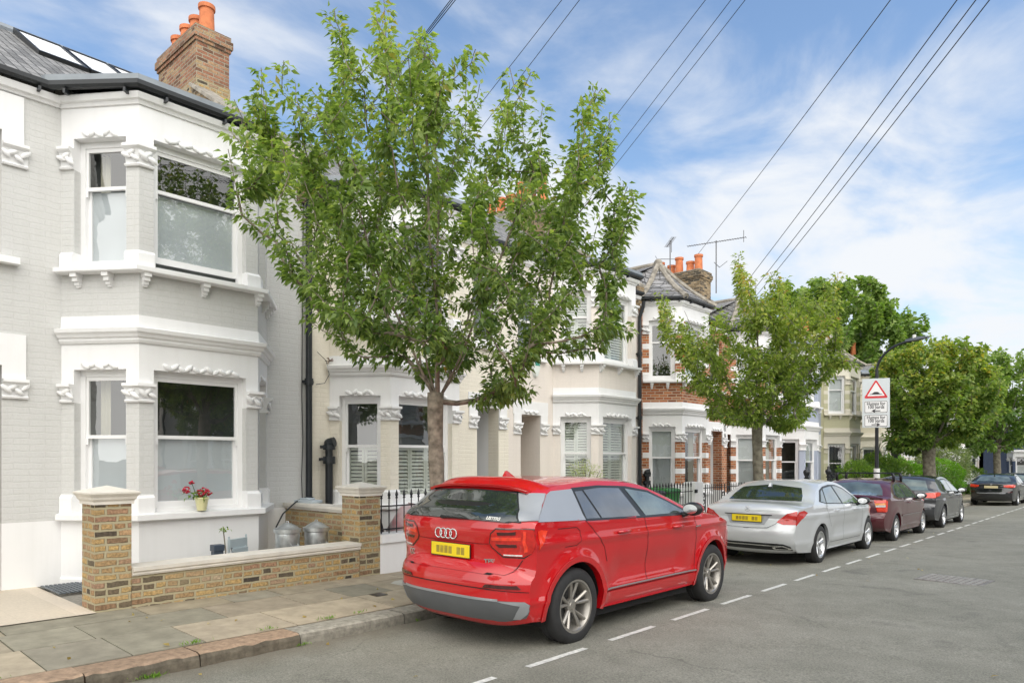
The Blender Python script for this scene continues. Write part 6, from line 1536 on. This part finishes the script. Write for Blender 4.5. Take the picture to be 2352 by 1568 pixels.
    # leaves along the shoots
    P = []; D = []; Vv = []
    rg = np.random.default_rng(seed)
    for e in ends:
        i = e; path = [nodes[i][0]]; L_ = 0
        while nodes[i][2] >= 0 and L_ < shoot*rs.uniform(.8, 1.3) and nodes[i][1] > 1:
            q = nodes[nodes[i][2]][0]; L_ += (q-path[-1]).length; path.append(q); i = nodes[i][2]
        if L_ < .05: continue
        cum = [0]
        for a, b in zip(path, path[1:]): cum.append(cum[-1]+(b-a).length)
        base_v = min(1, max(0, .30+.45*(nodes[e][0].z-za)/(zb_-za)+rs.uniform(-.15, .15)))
        for k in range(int(per*rs.uniform(.75, 1.25))):
            s_ = cum[-1]*rs.random()**1.15; j = 0
            while j < len(cum)-2 and cum[j+1] < s_: j += 1
            f = (s_-cum[j])/max(1e-6, cum[j+1]-cum[j]); p = path[j].lerp(path[j+1], f); ax = (path[j]-path[j+1]).normalized()
            o_ = Vector((rs.gauss(0, 1), rs.gauss(0, 1), rs.gauss(0, 1))); o_ = (o_-ax*o_.dot(ax)).normalized(); r_ = rs.uniform(.01, .10)*(leaf/.10)
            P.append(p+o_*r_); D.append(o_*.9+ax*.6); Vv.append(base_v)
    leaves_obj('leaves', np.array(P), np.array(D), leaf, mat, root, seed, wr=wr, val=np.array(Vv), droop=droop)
    return root

# outlines measured at each tree's own distance: (lateral metres from the trunk, height above its foot)
def outl(pts, cx, foot_y_z, d, k=1.0):   # heights and widths of the crown, metres at distance d, drawn in by k for the length of the leaves
    q = [((x-cx)/1600*d, 1.62-(y-1052)/1600*d-foot_y_z) for x, y in pts]; zc = sum(p[1] for p in q)/len(q); return [(a*k, zc+(b-zc)*k) for a, b in q]
d1 = 6.2*math.sin(CA)+5.55*math.cos(CA); fz1 = pave_z(-6.2, 5.55)
O1 = outl([(885,0),(905,60),(985,130),(1000,215),(1060,260),(1075,165),(1105,190),(1130,250),(1180,165),(1200,215),(1215,330),(1215,420),(1255,470),(1262,370),(1245,250),(1275,275),(1310,330),(1340,290),(1380,215),(1410,260),(1412,330),(1420,420),(1470,440),(1475,470),(1440,540),(1425,600),(1450,640),(1468,770),(1400,790),(1300,770),(1220,830),(1235,905),(1190,935),(1130,905),(1150,850),(1060,830),(985,870),(930,870),(880,830),(800,815),(740,760),(665,720),(680,640),(640,575),(700,545),(640,480),(600,440),(530,375),(580,340),(545,260),(600,290),(598,185),(640,230),(650,290),(690,280),(672,195),(715,230),(745,250),(765,90),(800,95),(815,190),(850,245),(870,200),(862,110)], 1008, fz1, d1, .945)
tips1 = outl([(885,8),(880,50),(600,190),(680,200),(785,92),(770,150),(955,75),(1078,172),(1180,165),(1380,220),(1250,255),(1455,405),(1472,465),(1465,770),(545,265),(540,375),(645,580),(675,640),(680,720),(850,825),(820,820),(1210,915),(1160,890),(1235,900),(1420,650),(1410,260),(700,280),(610,240),(1320,330),(1450,690)], 1008, fz1, d1, .965)
T1 = tree('cherry_tree', -6.2, 5.55, 'large green cherry tree with spiky crown behind the red suv', 2.45, .098, O1, 1.6, 690, M_cherry, M_bark, 21, leaf=.094, per=52, shoot=.55, limbs=9, extra_tips=tips1)
d2 = 6.2*math.sin(CA)+14.9*math.cos(CA); fz2 = pave_z(-6.2, 14.9)
O2 = outl([(1697,570),(1712,640),(1740,680),(1760,650),(1797,635),(1790,690),(1830,690),(1870,640),(1912,625),(1900,680),(1925,720),(1915,760),(1945,850),(1890,870),(1870,900),(1850,990),(1800,1000),(1760,950),(1740,985),(1700,975),(1660,970),(1600,940),(1640,900),(1590,880),(1550,870),(1590,840),(1545,790),(1520,720),(1515,640),(1540,690),(1580,740),(1620,760),(1650,700),(1690,690),(1700,640),(1688,590)], 1742, fz2, d2, .95)
T2 = tree('cherry_tree', -6.2, 14.9, 'smaller yellow green cherry tree behind the silver saloon car', 2.55, .115, O2, 1.7, 430, M_cherry2, M_bark2, 5, leaf=.105, per=60, shoot=.55, limbs=7, extra_tips=outl([(1697,572),(1700,600),(1797,632),(1912,628),(1518,645),(1520,700),(1943,850)], 1742, fz2, d2))
d3 = 6.3*math.sin(CA)+32*math.cos(CA); fz3 = pave_z(-6.3, 32)
O3 = outl([(2060,775),(2100,770),(2140,762),(2175,765),(2200,780),(2210,760),(2225,790),(2270,800),(2300,850),(2318,900),(2310,950),(2280,960),(2260,1000),(2230,1010),(2190,1040),(2160,1010),(2110,1050),(2060,1040),(2050,1000),(2070,980),(2020,960),(2045,930),(2010,900),(2020,840),(2030,800)], 2150, fz3, d3, .90)
tree('maple_tree', -6.3, 32.0, 'round yellowing maple tree right of the road sign', 2.4, .25, O3, 2.4, 480, M_maple, M_bark2, 9, leaf=.16, per=70, shoot=.8, limbs=8, wr=.85)
d4 = 6.2*math.sin(CA)+49*math.cos(CA); fz4 = pave_z(-6.2, 49)
O4 = outl([(2240,810),(2290,800),(2330,810),(2370,830),(2400,880),(2400,960),(2380,1010),(2330,1010),(2310,1030),(2285,1020),(2260,1020),(2230,990),(2200,960),(2215,890)], 2292, fz4, d4)
tree('street_tree', -6.2, 49.0, 'green street tree behind the maple near the right edge', 3.0, .20, O4, 2.6, 200, M_dark_leaves, M_bark2, 12, leaf=.24, per=60, shoot=.9, limbs=7, wr=.8)
# big trees behind the roofs
d5 = 45.; X5, Y5 = -14.5, 48.
d5 = 14.5*math.sin(CA)+48*math.cos(CA)
O5 = outl([(1790,690),(1810,650),(1850,635),(1900,632),(1950,645),(1990,655),(2030,680),(2060,710),(2100,735),(2120,760),(2120,840),(2050,900),(1900,900),(1800,860),(1780,760)], 1950, -.6, d5, .97)
tree('plane_tree', X5, Y5, 'big green tree rising behind the rooftops', 5.0, .4, O5, 5.0, 520, M_dark_leaves, M_bark2, 31, leaf=.27, per=95, shoot=1.5, limbs=9, wr=.9, group='large trees beyond the roofs', zb=-.6)
for i, (x_, y_, hh, rr_, lb) in enumerate(((3.8, 66, 11.5, 4.2, 'tall dark tree at the right edge beyond the street tree'), (-13.5, 74, 10.5, 5, 'broad dark tree closing the far end of the terrace'))):
    ol = [(rr_*math.cos(a)*(1+.12*math.sin(3*a)), hh*.62+hh*.38*math.sin(a)) for a in np.linspace(0, 2*math.pi, 18)[:-1]]
    tree('plane_tree', x_, y_, lb, hh*.3, .35, ol, rr_*.9, 230, M_dark_leaves, M_bark2, 40+i, leaf=.42, per=65, shoot=1.4, limbs=8, wr=.9, group='large trees beyond the roofs', zb=-.9)

def bush(name, X, Y, rx, ry, h, mat, label, n, leaf, seed, cat='bush', zb=None, base=0.0, group=None, stems=5, wr=.5, solid=.75):
    z0 = pave_z(X, Y) if zb is None else zb; r = empty(name, (X, Y, z0), 0, label=label, cat=cat, group=group); g = np.random.default_rng(seed)
    v = g.normal(0, 1, (n, 3)); v /= np.linalg.norm(v, axis=1)[:, None]; rad = g.uniform(solid, 1, n)[:, None]**.6
    lump = 1+.16*np.sin(v[:, :1]*7+seed)*np.cos(v[:, 1:2]*6)+.10*np.sin(v[:, 2:]*9+v[:, :1]*5)
    P = v*rad*lump*np.array([rx, ry, (h-base)/2])+np.array([0, 0, base+(h-base)/2]); P[:, 2] = np.maximum(P[:, 2], .03)
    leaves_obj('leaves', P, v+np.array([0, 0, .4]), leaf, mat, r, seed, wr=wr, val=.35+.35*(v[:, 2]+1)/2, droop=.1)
    m = MB(); q = random.Random(seed)
    for k in range(stems): a = q.uniform(0, 6.28); m.tube([(0.03*math.cos(a), .03*math.sin(a), -.02), (rx*.4*math.cos(a), ry*.4*math.sin(a), base+(h-base)*.4), (rx*.75*math.cos(a), ry*.75*math.sin(a), base+(h-base)*.75)], [.018, .012, .006], 5)
    m.build('stems', M_bark2, r, uv=False); return r
for i, (y_, rx_, h_, lb) in enumerate(((29.8, 1.0, 1.75, 'loose green shrub at the left end of the hedge, before the pale green house'), (32.2, 1.1, 2.05, 'tall loose green shrub right of the sign pole foot'), (34.6, 1.1, 1.95, 'yellow green shrub left of the maple trunk'), (37.0, 1.0, 1.85, 'bright yellow green hedge shrub just left of the maple trunk'))):
    bush('shrub', -8.35, y_, .8, rx_*1.25, h_, M_hedge if i < 3 else M_box, lb, 5200, .12, 50+i, group='shrubs behind the garden wall')
bush('clipped_bush', -7.9, 42.4, 1.15, 1.25, 1.95, M_box, 'round clipped bright green bush right of the maple trunk', 9000, .10, 60, solid=.9)
bush('shrub', -8.6, 46.5, 1.6, 2.0, 3.3, M_greyleaf, 'tall grey green shrub behind the round clipped bush', 9000, .15, 61, solid=.5)
bush('shrub', -7.9, 49.5, 1.0, 1.3, 1.8, M_hedge, 'flowering pale shrub left of the far black saloon', 4000, .14, 62)
bush('olive_bush', -9.0, 12.35, .42, .45, 1.62, M_olive, 'small grey green olive bush in front of the pale pink house', 1500, .06, 63, base=.75, wr=.3, solid=.2)
bush('olive_bush', -8.5, 10.9, .2, .2, .95, M_olive, 'tiny bush seen over the red car roof', 300, .05, 64, base=.6, wr=.3)
# palm
r = empty('palm', (-8.6, 33.6, pave_z(-8.6, 33.6)), 0, label='spiky palm with a thin trunk behind the sign pole', cat='palm')
m = MB(); m.tube([(0, 0, 0), (.02, .05, 1.2), (0, .1, 2.2)], [.09, .07, .06], 8); m.build('trunk', M_bark2, r, smooth=True)
m = MB(); q = random.Random(3)
for k in range(46):
    a = q.uniform(0, 6.28); e_ = q.uniform(-.6, 1.3); L_ = q.uniform(.65, 1.0); d = Vector((math.cos(a)*math.cos(e_), math.sin(a)*math.cos(e_), math.sin(e_))); sd_ = Vector((-math.sin(a), math.cos(a), 0))*.022; p = Vector((0, .1, 2.2)); pts = []
    for j in range(5): t = j/4; c_ = p+d*L_*t+Vector((0, 0, -.35*L_*t*t)); wq = sd_*(1-t*.9); pts += [c_-wq, c_+wq]
    m.add(pts, [(2*j, 2*j+1, 2*j+3, 2*j+2) for j in range(4)])
m.build('fronds', pm('palm_fronds', (.10,.14,.05), .5, var=.4), r, fixn=False)

# ------------------------------------------------------------------ lamp column with road sign
LX, LY = -6.02, 23.4; lz = pave_z(LX, LY)
r = empty('street_lamp', (LX, LY, lz), 0, label='black street lamp with a curved arm over the pavement behind the maroon car', cat='street lamp')
m = MB(); m.tube([(0, 0, 0), (0, 0, 1.5), (0, 0, 1.52), (0, 0, 4.6)], [.085, .085, .055, .045], 14); m.build('column', M_iron, r, smooth=True, ang=40)
m = MB(); m.lathe([(.087, 1.15), (.087, 1.55)], (0, 0, 0), 14); m.build('band', M_white2, r, smooth=True)
m = MB(); pts = [(0, 0, 4.5)]+[(.95*(1-math.cos(a)), 0, 4.5+.85*math.sin(a)) for a in np.linspace(.15, 1.35, 10)]+[(.95, 0, 5.36)]; m.tube(pts, [.045]+[.035]*11, 10); m.build('arm', M_iron, r, smooth=True)
m = MB(); m.add([(1.1, -.07, 5.52), (1.1, .07, 5.52), (1.1, 0, 5.60), (1.45, -.15, 5.53), (1.45, .15, 5.53), (1.45, 0, 5.66), (1.9, -.10, 5.585), (1.9, .10, 5.585), (1.9, 0, 5.64), (1.98, 0, 5.60)], [(0, 1, 4, 3), (3, 4, 7, 6), (0, 3, 5, 2), (1, 2, 5, 4), (3, 6, 8, 5), (4, 5, 8, 7), (0, 2, 1), (6, 7, 9), (6, 9, 8), (7, 8, 9)])
m.v = [(x*.75-.05, y, z-.18) for x, y, z in m.v]
lh = m.build('lantern', pm('lantern_grey', (.09,.095,.10), .4), r, bevel=.01)
m = MB(); m.lathe([(.05, 5.43), (.05, 5.53), (0, 5.54)], (1.02, 0, 0), 10); m.build('photocell', M_white2, lh)
sg_ = empty('road_sign', (LX, LY-.10, lz), math.radians(18), label='grey road sign panel with a red hump warning triangle fixed to the lamp column', cat='road sign')
SW, SH0, SH1 = .94, 2.80, 4.30
Msg = pm('sign_grey', (.60,.65,.67), .5, var=.03); Mred = pm('sign_red', (.62,.02,.03), .4, var=.04); Mwh = pm('sign_white', (.80,.80,.80), .4, var=.02); Mbk = pm('sign_black', (.02,.02,.025), .5)
sg_.scale = (.80, 1, 1)
m = MB(); m.box((-SW/2, -.03, SH0), (SW/2, -.01, SH1)); m.build('panel', Msg, sg_, bevel=.004)
def tri(zb, h, w_, rr=.035):
    pts = []; c3 = [(-w_/2, zb), (w_/2, zb), (0, zb+h)]
    for k in range(3):
        a, b, c = Vector(c3[k-1]), Vector(c3[k]), Vector(c3[(k+1) % 3]); d0, d1_ = (a-b).normalized(), (c-b).normalized(); p0, p1 = b+d0*rr*1.7, b+d1_*rr*1.7
        for t in (0, .25, .5, .75, 1): pts.append(p0*(1-t)**2+b*.0+p1*t*t+b*2*t*(1-t))
    return pts
def plate_(pts, y, th, mat, nm, par=sg_):
    n = len(pts); m = MB(); m.add([(p[0], y, p[1]) for p in pts]+[(p[0], y-th, p[1]) for p in pts], [tuple(range(n)), tuple(range(2*n-1, n-1, -1))]+[(i, i+n, (i+1) % n+n, (i+1) % n) for i in range(n)]); return m.build(nm, mat, par)
tri_o = plate_(tri(3.70, .575, .84, .05), -.0305, .004, Mred, 'warning_triangle')
plate_(tri(3.765, .42, .60, .02), -.035, .002, Mwh, 'triangle_face', tri_o)
hp = [(-.22, 3.81), (.22, 3.81), (.22, 3.825), (.14, 3.83), (.09, 3.87), (.045, 3.89), (-.045, 3.89), (-.09, 3.87), (-.14, 3.83), (-.22, 3.825)]
plate_(hp, -.0375, .002, Mbk, 'hump_symbol', tri_o)
for zc, lft in ((3.43, True), (3.01, False)):
    hh_ = .185
    def rr_rect(w_, h_, r_): 
        o_ = []
        for cx_, cz_, a0 in ((w_/2-r_, h_/2-r_, 0), (-w_/2+r_, h_/2-r_, 90), (-w_/2+r_, -h_/2+r_, 180), (w_/2-r_, -h_/2+r_, 270)):
            for t in (0, 30, 60, 90): o_.append((cx_+r_*math.cos(math.radians(a0+t)), zc+cz_+r_*math.sin(math.radians(a0+t))))
        return o_
    sp_ = plate_(rr_rect(.80, .38, .035), -.0305, .003, Mwh, 'distance_plate')
    plate_(rr_rect(.775, .355, .03), -.0340, .001, Mbk, 'plate_border', sp_); plate_(rr_rect(.745, .325, .025), -.0355, .001, Mwh, 'plate_face', sp_)
    for tx, dz in (('Humps for', .10), ('100 yards', -.005)):
        M_ = Matrix(((1, 0, 0, 0), (0, 0, -1, -.0385), (0, 1, 0, zc+dz), (0, 0, 0, 1))); text_mesh(tx, .145, .0015, Mbk, 'lettering', sp_, M_, bold=.0022)
    s1 = -1 if lft else 1
    plate_([(s1*-.15, zc-.133), (s1*.05, zc-.133), (s1*.01, zc-.165), (s1*.06, zc-.165), (s1*.15, zc-.12), (s1*.06, zc-.075), (s1*.01, zc-.075), (s1*.05, zc-.107), (s1*-.15, zc-.107)], -.0375, .0015, Mbk, 'arrow', sp_)

# ------------------------------------------------------------------ telegraph pole (across the road) and its wires
pole = empty('telegraph_pole', (4.1, 4.0, 0), 0, label='brown wooden telegraph pole on the opposite pavement carrying the overhead wires', cat='pole')
m = MB(); m.tube([(0, 0, -.2), (0, 0, 9.6)], [.15, .11], 12); m.build('shaft', M_bark2, pole, smooth=True)
m = MB(); m.tube([(-.02, 0, 9.3), (.0, 0, 9.5)], .16, 10); m.build('collar', M_galv, pole)
PT = Vector((4.1, 4.0, 9.4))
def wire_end(x, y, X): # point on the vertical plane X seen there
    u = (x-1176)/1600; ca_, sa_ = math.cos(CA), math.sin(CA); D_ = -X; Yy = D_*(ca_+u*sa_)/(sa_-u*ca_); dd = D_*sa_+Yy*ca_; return Vector((X, Yy, 1.62-(y-1052)*dd/1600))
for i, (x, y, X, px, lb) in enumerate((
        (705, 430, -9.95, 1006, 'thin overhead wire running down to the grey house'), (708, 425, -9.95, 994, 'second thin overhead wire running down to the grey house'), (712, 420, -9.95, 1012, 'third thin overhead wire running down to the grey house'),
        (1040, 320, -9.9, 1275, 'overhead wire passing behind the right half of the large cherry crown'), (1070, 340, -9.9, 1340, 'faint overhead wire behind the right half of the large cherry crown'),
        (1290, 425, -9.8, 1562, 'overhead wire ending behind the right arm of the large cherry crown'), (1310, 480, -9.8, 1640, 'thin overhead wire of the close pair right of the large cherry crown'), (1330, 485, -9.8, 1668, 'darker overhead wire of the close pair right of the large cherry crown'),
        (1602, 585, -12.7, 1998, 'overhead wire running down to the aerials over the orange chimney pots'), (1690, 680, -9.8, 2138, 'left wire of the three long wires above the second street tree'), (1700, 705, -9.8, 2180, 'middle wire of the three long wires above the second street tree'), (1708, 715, -9.8, 2235, 'right wire of the three long wires above the second street tree'))):
    e = wire_end(x, y, X); n = 24; sag = .006*(e-PT).length
    off = Vector(((i % 4)*.12-.18, 0, -(i % 3)*.08)); pts = [(PT+off).lerp(e, k/n)+Vector((0, 0, -sag*math.sin(math.pi*k/n))) for k in range(n+1)]
    m = MB(); m.tube([p-PT for p in pts], .0052 if e.y < 16 else .0085, 5); o = m.build('overhead_wire', M_iron, None, uv=False); o.location = PT; tag(o, lb, 'wire', 'overhead wires')

# ------------------------------------------------------------------ street end and the side behind the photographer (seen in window reflections)
M_navy = pm('dark_blue_render', (.06,.085,.15), .6)
house('dark blue house facing down the street at its far end', 3.3, M_navy, M_white, -.3, 6.2, low=(None, 'blind', None), up=('blind', None, None), seed=21, roof='lead', detail=0, base_mat=M_navy, rot=((-9.6, 82, -.95), -math.pi/2))
house('cream house beside the dark blue one at the far end of the street', 3.3, M_pinkwall, M_white, -.5, 5.8, low=(None, 'blind', None), up=('blind', None, None), seed=22, roof='lead', detail=0, rot=((-14.6, 82, -.95), -math.pi/2))
for src, y_, lb in ((H2, 5.5, 'cream brick house across the road, mirrored in the ground floor windows'), (H3, 14.8, 'pale pink house across the road, mirrored in the windows'), (H4, 24.6, 'red brick house across the road beyond the pale pink one'), (H2, -4.6, 'cream brick house across the road behind the camera')):
    o = copy_tree(src); o.location = (10.2, y_, -.12-.017*y_); o.rotation_euler = (0, 0, math.pi); o['label'] = lb; o['group'] = 'houses across the road'
for src, x_, y_, rz, lb in ((T2, 4.9, 11.0, 1.1, 'cherry tree on the opposite pavement mirrored in the windows'), (T2, 4.7, -.5, 2.0, 'cherry tree on the opposite pavement beside the camera'), (T1, -6.2, -7.2, 2.6, 'cherry tree on the near pavement behind the camera'), (T2, 1.5, -13.0, .6, 'cherry tree behind the camera mirrored in the car windows'), (T2, 4.9, 22.5, 4.0, 'cherry tree on the opposite pavement further down')):
    o = copy_tree(src); o.location = (x_, y_, -.012*y_+.05); o.rotation_euler = (0, 0, rz); o['label'] = lb; o['group'] = 'trees out of the frame'

# ------------------------------------------------------------------ small things
# flower pot on the bay sill of house 1
r = empty('flower_pot', (-9.06, 4.02, .945), 0, label='small cream flower pot with red flowers on the window sill', cat='flower pot')
m = MB(); m.lathe([(0, 0), (.058, 0), (.082, .145), (.092, .15), (.092, .17), (.078, .17), (.07, .13), (0, .13)], (0, 0, 0), 20); m.build('pot', pm('cream_glaze', (.68,.65,.36), .35, coat=.4), r, smooth=True, ang=40)
g = np.random.default_rng(2); P = g.normal(0, .05, (70, 3))*np.array([1, 1.6, .6])+np.array([0, -.03, .21]); leaves_obj('leaves', P, g.normal(0, 1, (70, 3)), .05, M_hedge, r, 2, wr=.7)
m = MB(); q = random.Random(8); sp2 = []
for cx_, cy_, cz_, rr_, k in ((0, -.20, .27, .05, 26), (.0, -.13, .36, .03, 12), (.02, -.02, .23, .05, 24), (.02, .08, .23, .045, 24), (-.01, .03, .26, .04, 16)):
    for j in range(k):
        v = Vector((q.gauss(0, 1), q.gauss(0, 1), q.gauss(0, 1))).normalized()*rr_*q.uniform(.7, 1.0); m.ball(Vector((cx_, cy_, cz_))+v, .013, 5, 4, 0, (1, 1.2, .8))
    sp2.append((cx_, cy_, cz_)); m.build('flower_head', pm('crimson_petals', (.48,.012,.04), .5, var=.4, nscale=40), r, smooth=True); m = MB()
m = MB()
for c_ in sp2: m.tube([(0, 0, .13), (c_[0]*.5, c_[1]*.6, .22), c_], .004, 4)
m.build('stems', M_hedge, r, uv=False)
# wilting flower stalk by the white wall
r = empty('garden_flower', (-8.75, 4.18, pave_z(-8.7, 4.1)), 0, label='thin stalk with a yellow green flower head against the white wall', cat='flower')
m = MB(); m.tube([(0, 0, 0), (.0, .01, .4), (0, -.02, .66)], .008, 5); m.build('stem', M_bark2, r)
P = g.normal(0, .022, (18, 3))+np.array([0, 0, .68]); leaves_obj('leaves', P, g.normal(0, 1, (18, 3)), .05, M_maple, r, 3)
# rubbish bags behind the railings of house 2
for i, (x_, y_, rx_, rz_, mt, lb) in enumerate(((-8.45, 7.0, .33, .42, pm('clear_sack', (.55,.54,.55), .3, c2=(.45,.12,.14), nscale=4), 'translucent refuse sack of packaging behind the black railings'), (-8.6, 6.25, .26, .45, pm('black_sack', (.03,.035,.035), .3), 'black refuse sack at the left end of the railings'), (-8.35, 7.6, .30, .25, pm('brown_sack', (.25,.19,.12), .5), 'small brown refuse sack right of the clear sack'))):
    r = empty('refuse_sack', (x_, y_, pave_z(-8.5, y_)), 0, label=lb, cat='refuse sack', group='refuse sacks behind the railings')
    m = MB(); m.ball((0, 0, 0), 1, 20, 14); q = random.Random(i)
    m.v = [(v[0]*rx_*(1+.09*math.sin(9*v[1]+5*v[2])+q.uniform(-.03, .03)), v[1]*rx_*1.15*(1+.08*math.sin(8*v[0]+3*v[2])+q.uniform(-.03, .03)), (v[2]+1)*rz_*(1.0 if v[2] < .6 else 1.0+.25*(v[2]-.6))) for v in m.v]
    m.build('sack', mt, r, smooth=True)
    m = MB(); m.tube([(0, 0, rz_*1.95), (.01, .02, rz_*2.2)], [.03, .06], 6); m.build('knot', mt, r)
# wheelie bins behind the railings of house 4 side
def wheelie(x, y, mat, label, h=1.0, rz=0):
    r = empty('wheelie_bin', (x, y, pave_z(x, y)), rz, label=label, cat='wheelie bin', group='wheelie bins behind the railings')
    m = MB(); b, t = .23, .29
    m.add([(-b, -b, .05), (b, -b, .05), (b, b, .05), (-b, b, .05), (-t, -t, h-.08), (t, -t, h-.08), (t, t, h-.08), (-t, t, h-.08)], [(3, 2, 1, 0), (4, 5, 6, 7), (0, 1, 5, 4), (1, 2, 6, 5), (2, 3, 7, 6), (3, 0, 4, 7)])
    m.box((-t-.02, -t-.02, h-.12), (t+.02, t+.02, h-.075)); m.build('body', mat, r, bevel=.012)
    m = MB(); m.add([(-t-.03, -t-.03, h-.07), (t+.03, -t-.03, h-.07), (t+.03, t+.03, h-.07), (-t-.03, t+.03, h-.07), (-t, -t, h), (t-.05, -t, h-.02), (t-.05, t, h-.02), (-t, t, h)], [(3, 2, 1, 0), (4, 5, 6, 7), (0, 1, 5, 4), (1, 2, 6, 5), (2, 3, 7, 6), (3, 0, 4, 7)]); m.build('lid', mat, r, bevel=.01)
    for s_ in (-1, 1):
        m = MB(); m.lathe([(0, -.025), (.1, -.025), (.1, .025), (0, .025)], (-.22, s_*.25, .1), 12, axis='y'); m.build('wheel', M_rubber, r)
wheelie(-8.45, 14.75, pm('green_bin_plastic', (.03,.20,.04), .45), 'green wheelie bin beside the square white gate post', 1.02)
wheelie(-8.45, 14.05, pm('dark_grey_bin_plastic', (.03,.034,.038), .45), 'dark grey wheelie bin left of the green bin', .98)
wheelie(-8.5, 13.45, pm('black_bin_plastic', (.02,.022,.025), .45), 'black wheelie bin, leftmost behind the railings', .85)
# bicycle leaning in front of house 6
r = empty('bicycle', (-8.25, 26.1, pave_z(-8.2, 26)+.32), 0, label='black bicycle leaning behind the railings before the blue grey house', cat='bicycle')
def bw(yc):
    m = MB(); n = 28; pts = [(0, yc+.33*math.cos(2*math.pi*k/n), .34+.33*math.sin(2*math.pi*k/n)) for k in range(n)]
    for k in range(n): m.tube([pts[k], pts[(k+1) % n]], .017, 6)
    w_ = m.build('wheel', M_rubber, r, uv=False); m = MB()
    for k in range(12): a = 2*math.pi*k/12; m.tube([(0, yc, .34), (0, yc+.32*math.cos(a), .34+.32*math.sin(a))], .002, 3)
    m.tube([(-.04, yc, .34), (.04, yc, .34)], .02, 8); m.build('spokes', M_galv, w_, uv=False)
bw(0); bw(1.03)
m = MB()
for a, b in (((0, 0, .34), (0, .42, .30)), ((0, .42, .30), (0, .30, .86)), ((0, .30, .80), (0, .86, .82)), ((0, .42, .30), (0, .87, .70)), ((0, 0, .34), (0, .31, .78)), ((0, .84, .92), (0, .90, .62)), ((0, .90, .62), (0, 1.03, .34))): m.tube([a, b], .016, 7)
m.build('frame', M_iron, r)
m = MB(); m.tube([(-.28, .86, 1.02), (-.10, .84, .99), (0, .84, .94), (.10, .84, .99), (.28, .86, 1.02)], .013, 6); m.build('handlebar', M_iron, r)
m = MB(); m.tube([(0, .17, .90), (0, .28, .91), (0, .38, .90)], [.06, .045, .02], 8); m.build('saddle', M_iron, r)
# drain cover in the road
dz = road_z(-2.0, 11.9)+.006
r = empty('drain_cover', (-2.02, 11.85, dz), -.12, label='rectangular iron grid cover set in the road surface', cat='drain cover')
m = MB(); m.box((-.42, -.36, -.02), (.42, .36, .0)); m.build('frame', pm('worn_iron', (.24,.22,.20), .6, metal=.3, var=.4, nscale=12), r)
m = MB()
for i in range(9):
    for j in range(7): m.box((-.38+i*.085, -.32+j*.093, .0005), (-.38+i*.085+.062, -.32+j*.093+.068, .006))
m.build('grid_plate', pm('worn_iron_light', (.42,.39,.35), .5, metal=.4, var=.3, nscale=12), r)
r = empty('access_cover', (-7.05, 6.1, pave_z(-7.05, 6.1)+.006), .0, label='pale recessed inspection cover in the pavement behind the red car', cat='access cover')
m = MB(); m.box((-.3, -.42, -.01), (.3, .42, .004)); m.build('plate', pm('pale_concrete', (.42,.41,.36), .8, var=.15), r)
r = empty('stop_tap_cover', (-6.75, 5.1, pave_z(-6.75, 5.1)+.004), 0, label='tiny dark square stop tap cover in the pavement', cat='access cover')
m = MB(); m.box((-.08, -.08, -.01), (.08, .08, .004)); m.build('plate', M_iron, r)
r = empty('door_mat', (-9.40, 2.42, pave_z(-8.9, 2.4)+.016), 0, label='dark grey ribbed grating beside the brick pier on the pale path', cat='grating')
for i in range(11):
    m = MB(); m.box((-.42, i*.045, 0), (.30, i*.045+.028, .012)); m.build('slat', pm('slate_grey_metal', (.10,.12,.14), .5), r)
# fallen leaves and weeds
q = random.Random(77); n = 150; P = []; D = []
for k in range(n):
    if k < 60: x_, y_ = q.uniform(-7.6, -5.9), q.uniform(1, 20); z_ = pave_z(x_, y_)+.012
    elif k < 110: x_, y_ = KX+q.uniform(.02, .35), q.uniform(1, 30); z_ = road_z(x_, y_)+.012
    else: x_, y_ = q.uniform(-5, 1), q.uniform(2, 25); z_ = road_z(x_, y_)+.012
    P.append((x_, y_, z_)); D.append((q.uniform(-1, 1), q.uniform(-1, 1), .1))
lo = leaves_obj('fallen_leaves', np.array(P), np.array(D), .055, leaf_mat('dry_leaves', [(0,(.20,.12,.05)),(.5,(.40,.30,.12)),(1,(.60,.52,.34))]), None, 5, wr=.6, droop=-.05, fold=.1); tag(lo, 'scattered dry leaves on the pavement and in the gutter', 'fallen leaves', kind='stuff')
P = []; D = []
for cx_, cy_, k, s_ in ((KX+.03, 2.15, 90, .06), (KX+.02, 3.5, 26, .04), (KX-.30, 2.62, 30, .05), (KX-.31, 3.35, 22, .05), (KX-.30, 4.0, 30, .05), (KX-.31, 4.35, 16, .04), (KX-.3, 1.2, 20, .05), (KX+.02, 4.9, 16, .03), (-6.42, 1.25, 16, .03), (KX+.02, 8.8, 20, .05), (KX+.02, 13., 30, .06)):
    for j in range(k):
        x_, y_ = cx_+q.gauss(0, s_*.35), cy_+q.gauss(0, s_); P.append((x_, y_, (road_z(x_, y_) if cx_ > KX else pave_z(x_, y_))+.004)); D.append((q.gauss(0, .55), q.gauss(0, .55), .9))
lo = leaves_obj('weeds', np.array(P), np.array(D), .052, M_grass, None, 6, wr=.16, droop=-.2, fold=.1); tag(lo, 'small tufts of grass growing along the kerb joints', 'weeds', kind='stuff')
